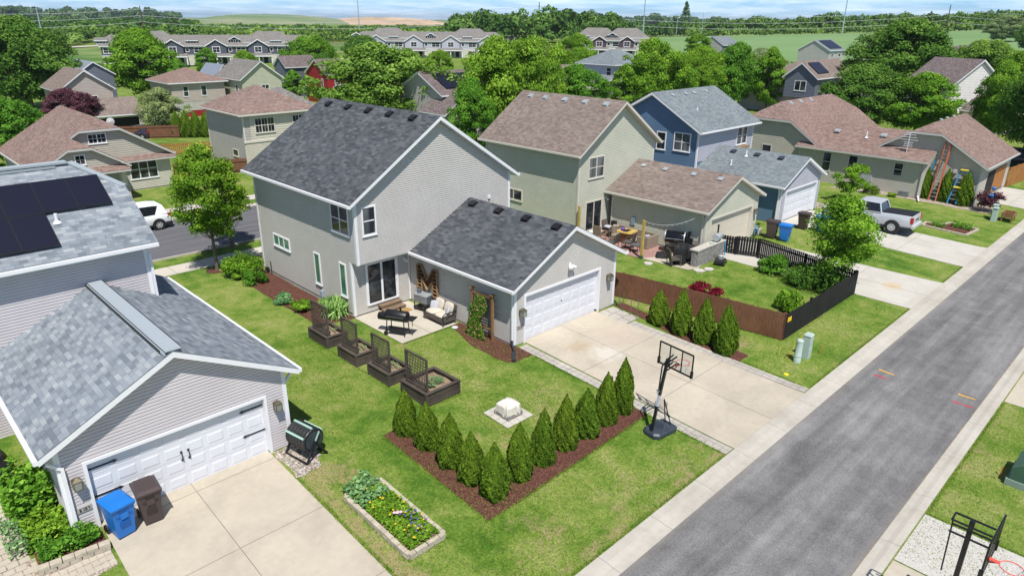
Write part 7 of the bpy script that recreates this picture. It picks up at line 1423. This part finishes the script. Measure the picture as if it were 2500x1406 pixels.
# ---------------------------------------------------------------- the sage house patio
def armchair(x, y, rz, label, mat='wicker dark', cushion=False):
    r = thing('wicker_chair', label, 'chair', (x, y, .03), rz, 'wicker chairs on the red and grey patio', local=True); m = MB(); m.box(-.30, .30, -.28, .30, .34, .42); m.build('seat', mat, r); m = MB(); m.hexa([(-.30, .24, .36), (.30, .24, .36), (.30, .32, .36), (-.30, .32, .36), (-.26, .40, 1.0), (.26, .40, 1.0), (.26, .45, 1.0), (-.26, .45, 1.0)]); m.build('backrest', mat, r)
    for sx in (-.31, .31): m = MB(); m.tube([(sx, -.27, 0), (sx, -.26, .60), (sx, .05, .64), (sx, .30, .60)], .028, 6); m.build('armrest', mat, r); m = MB(); m.beam((sx, .28, 0), (sx*.95, .30, .42), .04); m.build('leg', mat, r)
    if cushion: pillow(r, 'cushion', (0, .12, .60), .22, .22, .09, 0, .3, 'pillow grey')
    return r
armchair(33.3, 23.7, math.radians(180+15), 'dark wicker chair with its back to the lawn, left of the small stool table'); armchair(32.6, 24.4, math.radians(190), 'dark wicker chair nearest the garage roof edge'); armchair(32.75, 20.05, math.radians(60), 'wicker chair standing alone on the grey slab before the covered grill')
armchair(33.4, 26.0, math.radians(100), 'tan wicker chair with pale cushion and orange cloth by the glass door', 'wicker tan', True); armchair(34.5, 26.1, math.radians(0), 'wicker chair with pale cushions in the corner by the glass door', 'wicker dark', True)
m = MB(); pts = [(0, 0), (.22, .03), (.3, .2), (.05, .26)]; o = pillow(None, 'folded_cloth', (33.45, 25.9, .60), .16, .18, .08, .2, .4, 'orange cloth'); o['label'] = 'orange and brown cloth lying on the cushioned wicker chair'; o['category'] = 'cloth'
r = thing('patio_table', 'pale wooden table with a dark top strip and violet bowl on the red patio', 'table', (34.3, 24.55, .03), math.radians(8), local=True); m = MB(); m.prism([(-.55, -.40), (-.40, -.55), (.40, -.55), (.55, -.40), (.55, .40), (.40, .55), (-.40, .55), (-.55, .40)], .68, .74); m.build('tabletop', 'post yellow', r); m = MB(); m.box(-.32, .32, -.16, .16, .741, .75); m.build('burner_cover', 'black metal', r)
m = MB(); m.taper(-.3, .3, -.3, .3, .0, .68, .05); m.build('base', 'pallet wood', r)
m = MB(); m.lathe([(0, .0), (.12, .01), (.15, .10), (.10, .15), (0, .17)], (34.15, 24.75, .785), 14); solo(m, 'bowl', 'violet plastic', 'violet dome shaped bowl on the pale wooden table', 'bowl', (34.15, 24.75, .785), smooth=True)
r = thing('side_table', 'small metal stool table between the wicker chair and yellow post', 'table', (33.1, 23.0, .03), .3, local=True); m = MB(); m.box(-.24, .24, -.24, .24, .42, .46); m.build('tabletop', 'steel grey', r)
for a in (-.21, .21):
    for b in (-.21, .21): m = MB(); m.box(a-.015, a+.015, b-.015, b+.015, 0, .42); m.build('leg', 'black metal', r)
r = thing('sectional_sofa', 'tan wicker L shaped sofa along the sage garage wall', 'sofa', (34.6, 24.2, .03)); m = MB(); m.box(34.05, 35.0, 23.3, 25.6, .05, .34); m.box(33.95, 34.55, 22.85, 23.3, .05, .34); m.build('seat_base', 'wicker tan', r); m = MB(); m.box(34.92, 35.06, 23.0, 25.75, .05, .80); m.box(33.9, 35.06, 22.72, 22.86, .05, .76); m.box(34.3, 34.92, 25.62, 25.76, .05, .80); m.box(33.9, 34.02, 22.86, 23.5, .05, .70); m.build('backrest', 'wicker tan', r)
pillow(r, 'cushion', (34.5-34.6+34.6, 23.2, .60), .2, .2, .08, .9, 1.2, 'pillow grey')
m = MB(); m.box(34.85, 35.1, 25.95, 26.25, .03, .95); solo(m, 'storage_tower', 'black plastic', 'black upright cabinet in the patio corner by the glass door', 'cabinet', (35, 26.1, .03))
r = thing('bar_stool', 'grey bar stool beside the black upright cabinet', 'stool', (34.75, 25.75, .03), local=True); m = MB(); m.lathe([(0, .70), (.18, .70), (.18, .74), (0, .75)], (0, 0, 0), 14); m.build('seat', 'cushion beige', r)
for a, b in ((-1, -1), (-1, 1), (1, -1), (1, 1)): m = MB(); m.beam((a*.12, b*.12, .70), (a*.2, b*.2, 0), .025); m.build('leg', 'steel grey', r)
m = MB(); m.box(35.08, 35.18, 24.6, 24.85, .95, 1.45); solo(m, 'meter_box', 'water grey', 'pale blue grey meter box on the sage garage wall', 'meter', (35.13, 24.7, .95))
# pellet grill
m, nt = newmat('grill gloss'); finish(nt, (.008, .008, .010), .12, spec=.6)
r = thing('barrel_grill', 'large glossy black barrel grill against the sage garage wall', 'grill', (35.5, 21.3, .03), math.radians(-68), local=True)
r.location = (34.75, 21.35, .03); m = MB(); m.lathe([(0, -.62), (.34, -.62), (.36, -.58), (.36, .58), (.34, .62), (0, .62)], (0, 0, .95), 22, 'x'); bb = m.build('barrel', 'grill gloss', r, smooth=True); m = MB(); m.lathe([(.365, -.60), (.37, -.57), (.365, -.54)], (0, 0, .95), 22, 'x'); m.lathe([(.365, .54), (.37, .57), (.365, .60)], (0, 0, .95), 22, 'x'); m.beam((-.5, -.38, .92), (.5, -.38, .92), .025); m.build('trim_band', 'galvanised', bb)
for x in (-.5, .5):
    for y in (-.22, .22): m = MB(); m.beam((x, y, .7), (x, y*1.2, 0), .04); m.build('leg', 'black metal', r)
m = MB(); m.box(-.5, .5, -.24, .24, .2, .23); m.build('lower_shelf', 'black metal', r); m = MB(); m.box(.64, 1.05, -.22, .22, .72, 1.0); m.lathe([(.07, 1.0), (.07, 1.35), (.10, 1.36), (0, 1.40)], (.8, 0, 0), 12); m.build('hopper', 'black metal', r)
def lumpy(name, label, cat, c, sx, sy, h, mat, seed, rz=0.):
    q = random.Random(seed); m = MB(); R = []
    for (k, zz_) in ((1.04, .0), (1., .25), (.96, .6), (.9, .85), (.6, .98)):
        ring = []
        for j in range(26): a = 2*PI*j/26; cx, cy = math.cos(a), math.sin(a); w = (abs(cx)**6+abs(cy)**6)**(-1/6)*(1+.06*math.sin(j*2.3+seed)*(1-zz_)+.02*q.uniform(-1, 1)); ring.append((cx*w*sx*k, cy*w*sy*k, h*zz_+.03*math.sin(j*1.1+seed)*(zz_ > .5)))
        R.append(ring)
    m.loft(R); o = m.build(name, mat, None, smooth=True); o.location = c; o.rotation_euler = (0, 0, rz); o['label'] = label; o['category'] = cat; return o
lumpy('covered_grill', 'grill under a draped black cover between the chair and the stone counter', 'grill', (33.45, 20.1, .03), .55, .36, 1.12, 'dark cover', 3, .3); lumpy('covered_grill', 'low black covered cart behind the draped grill', 'grill', (34.3, 20.15, .03), .5, .4, .8, 'dark cover', 5); lumpy('cover_heap', 'crumpled black cover lying on the patio by the barrel grill', 'cover', (33.55, 21.4, .03), .45, .35, .22, 'dark cover', 8, .5); lumpy('covered_table', 'brown covered table behind the stone counter', 'table', (35.5, 19.95+.2, .03), .6, .42, .85, 'wicker dark', 9)
r = thing('stone_counter', 'grey block counter with a pale capped top at the patio edge', 'counter', (34.8, 19.05, 0)); block_course(r, [(33.35, 19.0), (36.25, 19.0), (36.25, 19.3), (33.35, 19.3)], lambda x, y: .0, 5, .42, .185, .14, 'block grey', True, 4); m = MB(); m.box(33.25, 36.35, 18.9, 19.42, .95, 1.02); m.build('counter_top', 'block cap', r)
r = thing('pizza_oven', 'small steel pizza oven with a chimney on the stone counter', 'oven', (35.75, 19.15, 1.02), math.radians(10), local=True); m = MB(); m.lathe([(0, -.32), (.20, -.32), (.22, -.28), (.22, .28), (.20, .32), (0, .32)], (0, 0, .26), 18, 'x'); m.build('shell', 'galvanised', r, smooth=True); m = MB(); m.tube([(.1, .05, .42), (.1, .05, .92)], .05, 10); m.lathe([(.09, .92), (0, .98)], (.1, .05, 0), 10); m.build('chimney', 'black metal', r)
for a in (-.2, .2):
    for b in (-.12, .12): m = MB(); m.beam((a, b, .1), (a*1.1, b*1.3, 0), .025); m.build('leg', 'galvanised', r)
pillow(None, 'rag', (35.1, 19.12, 1.06), .14, .12, .04, .0, .2, 'mint plastic').update_tag(); o = bpy.data.objects['rag']; o['label'] = 'pale cloth lying on the stone counter beside the pizza oven'; o['category'] = 'cloth'
r = thing('lawn_mower', 'dark push lawn mower lying against the stone counter on the grass', 'lawn mower', (34.9, 18.35, .02), math.radians(20), local=True); m = MB(); m.loft([[(-.38, y, .10), (-.36, y, .24), (-.2, y, .32), (.2, y, .32), (.36, y, .24), (.38, y, .10)] for y in (-.26, .26)]); m.build('deck', 'black plastic', r); m = MB(); m.lathe([(.0, .32), (.17, .32), (.17, .46), (.10, .52), (0, .52)], (.02, 0, 0), 14); m.build('engine', 'galvanised', r, smooth=True)
for a in (-.3, .3):
    for b in (-.29, .29): m = MB(); m.lathe([(0, b-.02), (.10, b-.02), (.10, b+.02), (0, b+.02)], (a, 0, .10), 12, 'y'); m.build('wheel', 'black plastic', r)
m = MB(); m.tube([(-.3, -.22, .25), (-1.0, -.22, .75), (-1.0, .22, .75), (-.3, .22, .25)], .015, 6); m.build('handle', 'black metal', r)
m = MB(); m.tube([(36.55, 19.0, 0), (36.5, 19.05, 1.0)], .035, 8); solo(m, 'patio_pole', 'ladder blue', 'blue pole standing at the end of the stone counter', 'pole', (36.55, 19, 0))
for (x, y, h, lb) in ((32.33, 22.0, 2.32, 'yellow timber post at the corner of the red patio'), (32.05, 26.6, 2.35, 'yellow timber post beside the sage house corner')): r = thing('timber_post', lb, 'post', (x, y, 0)); m = MB(); m.box(x-.065, x+.065, y-.065, y+.065, .12, h); m.build('shaft', 'post yellow', r); m = MB(); m.box(x-.08, x+.08, y-.08, y+.08, -.05, .22); m.build('sleeve', 'transformer green', r)
r = thing('string_lights', 'string of small bulbs from the yellow post to the sage garage corner', 'string lights', (33.8, 21, 2.3)); m = MB(); a, b = Vector((32.33, 22.0, 2.28)), Vector((35.15, 20.0, 2.55)); P_ = [a.lerp(b, t/12)-Vector((0, 0, .42*4*(t/12)*(1-t/12))) for t in range(13)]; m.tube(P_, .009, 4, False); cb = m.build('cable', 'wire', r); m = MB()
for k in range(1, 12): m.lathe([(0, P_[k].z-.12), (.025, P_[k].z-.09), (.012, P_[k].z-.02)], (P_[k].x, P_[k].y, 0), 6)
m.build('bulbs', 'lamp glass', r)
r = thing('stepping_stones', 'pale flat stepping stones at the edge of the sage patio', 'stones', (33, 19, 0)); 
for i, (x, y, a) in enumerate(((31.9, 21.2, .28), (33.0, 18.55, .34), (33.6, 18.3, .28))): m = MB(); m.prism([(x+a*math.cos(t*1.05+i)*(1+.15*math.sin(t*2)), y+a*math.sin(t*1.05+i)) for t in range(6)], .0, .05); m.build('stone', 'bright concrete', r)
# bicycle by the sage garage
r = thing('bicycle', 'small blue bicycle leaning by the sage garage door', 'bicycle', (41.5, 19.55, .03), math.radians(100), local=True)
for y in (-.42, .42): m = MB(); m.tube([(0, y+.27*math.cos(t), .28+.27*math.sin(t)) for t in [2*PI*k/20 for k in range(21)]], .022, 6, False); m.build('wheel', 'tyre', r)
m = MB(); [m.beam(a, b, .035) for a, b in (((0, -.42, .28), (0, -.05, .30)), ((0, -.05, .30), (0, .32, .68)), ((0, -.12, .64), (0, .32, .70)), ((0, -.05, .30), (0, -.16, .78)), ((0, -.42, .28), (0, -.12, .62)), ((0, .42, .28), (0, .30, .80)))]; m.build('frame', 'ladder blue', r); m = MB(); m.beam((-.24, .28, .86), (.24, .28, .86), .025); m.build('handlebar', 'black metal', r); m = MB(); m.box(-.06, .06, -.28, -.06, .78, .83); m.build('saddle', 'black plastic', r)
m = MB(); m.box(41.7, 42.3, 19.6, 19.9, .02, .42); solo(m, 'storage_box', 'cushion beige', 'pale storage box behind the bicycle', 'box', (42, 19.7, .02))
# ladders on the ranch garage wall
def ladder(name, label, foot, top, w, mat, mat2=None, n=14, split=.0):
    f, t = Vector(foot), Vector(top); r = thing(name, label, 'ladder', foot); side = Vector((0, 1, 0))*(w/2)
    for s_ in (-1, 1): m = MB(); m.beam(f+side*s_, t+side*s_*.85, .09, .04); m.build('side_rail', mat, r)
    m = MB()
    for k in range(1, n): p = f.lerp(t, k/n); m.beam(p-side*(1-.15*k/n), p+side*(1-.15*k/n), .045, .035)
    m.build('rungs', mat2 or 'aluminium', r)
    if split: 
        for s_ in (-1, 1): m = MB(); a = f.lerp(t, split); m.beam(a+side*s_*.8+Vector((-.08, 0, 0)), t+side*s_*.7+Vector((-.1, 0, .35)), .08, .04); m.build('fly_rail', mat, r)
    return r
ladder('extension_ladder', 'tall orange extension ladder leaning on the ranch garage wall', (61.55, 14.95, -.1), (62.5, 14.9, 4.35), .50, 'ladder orange', None, 15, .35); ladder('extension_ladder', 'blue based aluminium ladder left of the orange one', (61.6, 16.3, -.1), (62.5, 15.75, 2.9), .46, 'ladder blue', None, 11)
lr = ladder('step_ladder', 'blue folded stepladder with yellow top leaning on the ranch garage wall', (61.65, 13.6, -.1), (62.3, 13.35, 2.45), .60, 'ladder blue', None, 8)
for zz_, nm in ((2.42, 'top_cap'), (1.1, 'tray')): m = MB(); m.box(62.3-.2-(2.42-zz_)*.27, 62.36-(2.42-zz_)*.27, 13.10+(2.42-zz_)*.08, 13.62+(2.42-zz_)*.1, zz_, zz_+.07); m.build(nm, 'flag yellow', lr)
r = thing('tv_antenna', 'pale multi element aerial on the ranch wing roof', 'antenna', (61.9, 17.6, 3.2)); m = MB(); m.beam((61.9, 17.6, 3.1), (61.9, 17.6, 4.9), .05); m.build('mast', 'antenna', r); m = MB(); [m.beam((61.9, 17.6-w_, zz_), (61.9, 17.6+w_, zz_), .035) for zz_, w_ in ((4.85, .35), (4.7, .45), (4.5, .55), (4.3, .65), (4.1, .35), (3.95, .3), (3.8, .35))]; m.build('elements', 'antenna', r)
for z_ in (1.05, 1.6): m = MB(); m.lathe([(0, z_-.14), (.10, z_-.1), (.14, z_), (.10, z_+.1), (0, z_+.14)], (61.15, 11.0, 0), 14); solo(m, 'gazing_ball', 'bin blue', ('lower' if z_ < 1.3 else 'upper')+' shiny blue ball hung in the purple shrub', 'ornament', (61.15, 11.0, z_), smooth=True)
# ---------------------------------------------------------------- the west garden strip by the garage corner
r = thing('raised_garden_bed', 'lush green garden bed edged with blocks at the bottom left corner', 'garden bed', (1.6, 19, -.05)); block_course(r, [(1.12, 17.8), (2.72, 17.62)], lambda x, y: -.12, 3, .26, .10, .2, 'edging beige', False, 7); block_course(r, [(1.12, 17.9), (1.18, 22)], lambda x, y: -.12, 1, .5, .12, .12, 'edging beige', False, 9); m = MB(); m.sheet([(1.2, 17.9), (2.7, 17.75), (2.7, 18.64), (2.1, 18.66), (2.1, 23), (1.2, 23)], .06); m.build('soil', 'mulch bark', r)
plant_fill(r, 1.25, 2.6, 17.95, 18.6, T, 1500, .10, 'leaf vivid', 11, .35, 'foliage'); plant_fill(r, 1.15, 2.12, 18.6, 19.8, T, 1700, .13, 'leaf lime', 12, .5, 'foliage'); plant_fill(r, 1.0, 2.1, 19.8, 21.6, T, 2200, .18, 'leaf vivid', 13, 1.15, 'tall_foliage'); plant_fill(r, .7, 1.25, 18.6, 20.4, T, 600, .09, 'leaf hosta', 14, .4, 'grey_foliage')
mb = MB(); q = random.Random(2)
for i in range(26):
    for j in range(11):
        a = -1.6+j*.26+(.12 if i % 2 else 0); b = 16.3+i*.24
        if a < 1.0: mb.sheet([(a+.01, b+.01), (a+.24, b+.01), (a+.24, b+.22), (a+.01, b+.22)], .012+q.uniform(0, .008))
for i in range(3):
    for j in range(12):
        a = 1.0+j*.14*1.2; b = 16.95+i*.22
        if a < 2.6: mb.sheet([(a+.008, b+.008), (a+.16, b+.008), (a+.16, b+.21), (a+.008, b+.21)], .012+q.uniform(0, .008))
struct(mb, 'garden_path', 'cream paver'); mb = MB(); mb.sheet([(-1.7, 16.2), (2.66, 16.9), (2.66, 17.6), (1.1, 17.8), (1.1, 23), (-1.7, 23)], .008); struct(mb, 'garden_path_bed', 'tan gravel')
plain('mint chair', (.36, .62, .56), .4, .04)
r = thing('metal_chair', 'mint green metal garden chair at the left edge', 'chair', (1.15, 21.75, 0), math.radians(150), local=True); 
m = MB(); m.box(-.26, .26, -.25, .25, .38, .43); m.build('seat', 'mint chair', r); m = MB(); m.hexa([(-.26, .22, .42), (.26, .22, .42), (.26, .26, .42), (-.26, .26, .42), (-.24, .40, .88), (.24, .40, .88), (.24, .43, .88), (-.24, .43, .88)]); m.build('backrest', 'mint chair', r)
for sx in (-.3, .3): m = MB(); m.tube([(sx, -.26, .02), (sx, -.28, .58), (sx, .0, .64), (sx, .30, .60)], .02, 8); m.build('armrest', 'galvanised', r)
m = MB(); m.tube([(-.3, -.26, .02), (-.3, .3, .02), (.3, .3, .02), (.3, -.26, .02)], .02, 6); m.build('leg_frame', 'galvanised', r)
lumpy('covered_furniture', 'black covered garden furniture at the left edge beside the mint chair', 'cover', (.75, 23.6, .0), .75, 1.0, .95, 'dark cover', 12, .1)

# ---------------------------------------------------------------- turf blades: ragged edges and grain on the near lawns
def turf(areas, edges, seed):
    rg = np.random.default_rng(seed); X, Y, S_ = [], [], []
    for (a, b, c, d, dens) in areas: n = int((b-a)*(d-c)*dens); X.append(a+(b-a)*rg.random(n)); Y.append(c+(d-c)*rg.random(n)); S_.append(np.full(n, .055))
    for (p, q, n, wd) in edges:
        t = rg.random(n); ex, ey = q[0]-p[0], q[1]-p[1]; L = math.hypot(ex, ey); o = rg.normal(size=n)*wd*.8; X.append(p[0]+ex*t-ey/L*o); Y.append(p[1]+ey*t+ex/L*o); S_.append(np.full(n, .062))
    X, Y, S_ = np.concatenate(X), np.concatenate(Y), np.concatenate(S_); Z = np.array([T(a, b) for a, b in zip(X, Y)])+.022; n = len(X)
    patch = .5+.5*np.sin(X*1.7+np.sin(Y*1.1)*2)*np.sin(Y*1.3+np.cos(X*.9)*2); Nn = rg.normal(size=(n, 3))+np.array([0, 0, .5])
    me = leaf_mesh('grass', np.stack([X, Y, Z], 1), Nn, S_*(.6+.9*rg.random(n)), np.clip(patch*.45+rg.random(n)*.6, 0, 1), 'grass tuft', .22, rg, up=np.array([0, 0, .8])); o = bpy.data.objects.new('grass', me); COL.objects.link(o); o['kind'] = 'stuff'; o['label'] = 'short turf blades on the near lawns and along kerbs and beds'
turf([(7.8, 12.8, 9, 26, 260), (13.9, 18.7, 12.9, 22, 260), (9.6, 19, 8.9, 11.8, 260), (12.1, 17.4, 12.9, 17.4, 200), (18, 29.5, 1.0, 3.2, 260), (25.4, 36, 9, 11.4, 160), (26.6, 36, 12, 18.6, 120)],
     [((-2, 8.84), (2.5, 8.84), 300, .05), ((7.6, 8.84), (18.8, 8.84), 2200, .05), ((25.2, 8.84), (36.9, 8.84), 2000, .05), ((42.4, 8.84), (46.2, 8.84), 500, .05), ((20.4, 3.2), (29.6, 3.2), 1700, .05), ((7.72, 17), (7.6, 9), 1700, .05), ((18.8, 17.6), (18.78, 9), 1700, .04), ((25.2, 11.7), (25.25, 9), 500, .05), ((10.85, 17.1), (10.75, 11.75), 900, .05), ((10.8, 11.72), (19, 11.95), 1500, .05), ((12.05, 17), (12.05, 12.9), 800, .05), ((12.1, 12.9), (18.7, 13.0), 1200, .05), ((15.42, 22.2), (18.3, 22.2), 600, .04), ((26.3, 21.6), (28.4, 11.5), 1200, .08), ((28.5, 11.4), (36.8, 11.42), 900, .07), ((12.9, 17.4), (14.6, 17.4), 300, .05), ((12.85, 25.6), (12.85, 17.5), 900, .05), ((8.2, 12.05), (9.5, 12.05), 250, .05), ((8.2, 12), (8.2, 15.2), 400, .05), ((20.4, 3.25), (20.4, .5), 500, .04)], 21)
mb = MB(); q = random.Random(12); x = -20.
while x < 60:      # grit and weeds gathered in the open joint between kerb and asphalt
    L = q.uniform(.2, .9)
    for (yy, s_) in ((8.03, 1), (3.77, -1)):
        w_ = q.uniform(.015, .05); mb.face([(x, yy-w_, -.4385), (x+L, yy-w_*q.uniform(.3, 1), -.4385), (x+L, yy+w_*.6, -.4385), (x, yy+w_, -.4385)])
    x += L
struct(mb, 'kerb_grit', 'planter soil')

# ---------------------------------------------------------------- air: a thin even haze
m = bpy.data.materials.new('haze air'); m.use_nodes = True; nt = m.node_tree; nt.nodes.clear()
pv = N(nt, 'VolumePrincipled', i_Color=(.80, .88, 1., 1), i_Density=.00010); pv.inputs['Anisotropy'].default_value = .3
N(nt, 'OutputMaterial', i_Volume=pv.outputs[0])
mb = MB(); mb.box(-2600, 7200, -2600, 7200, -6, 45); o = mb.build('haze', m); o['kind'] = 'stuff'; o['label'] = 'thin pale summer haze over the land'
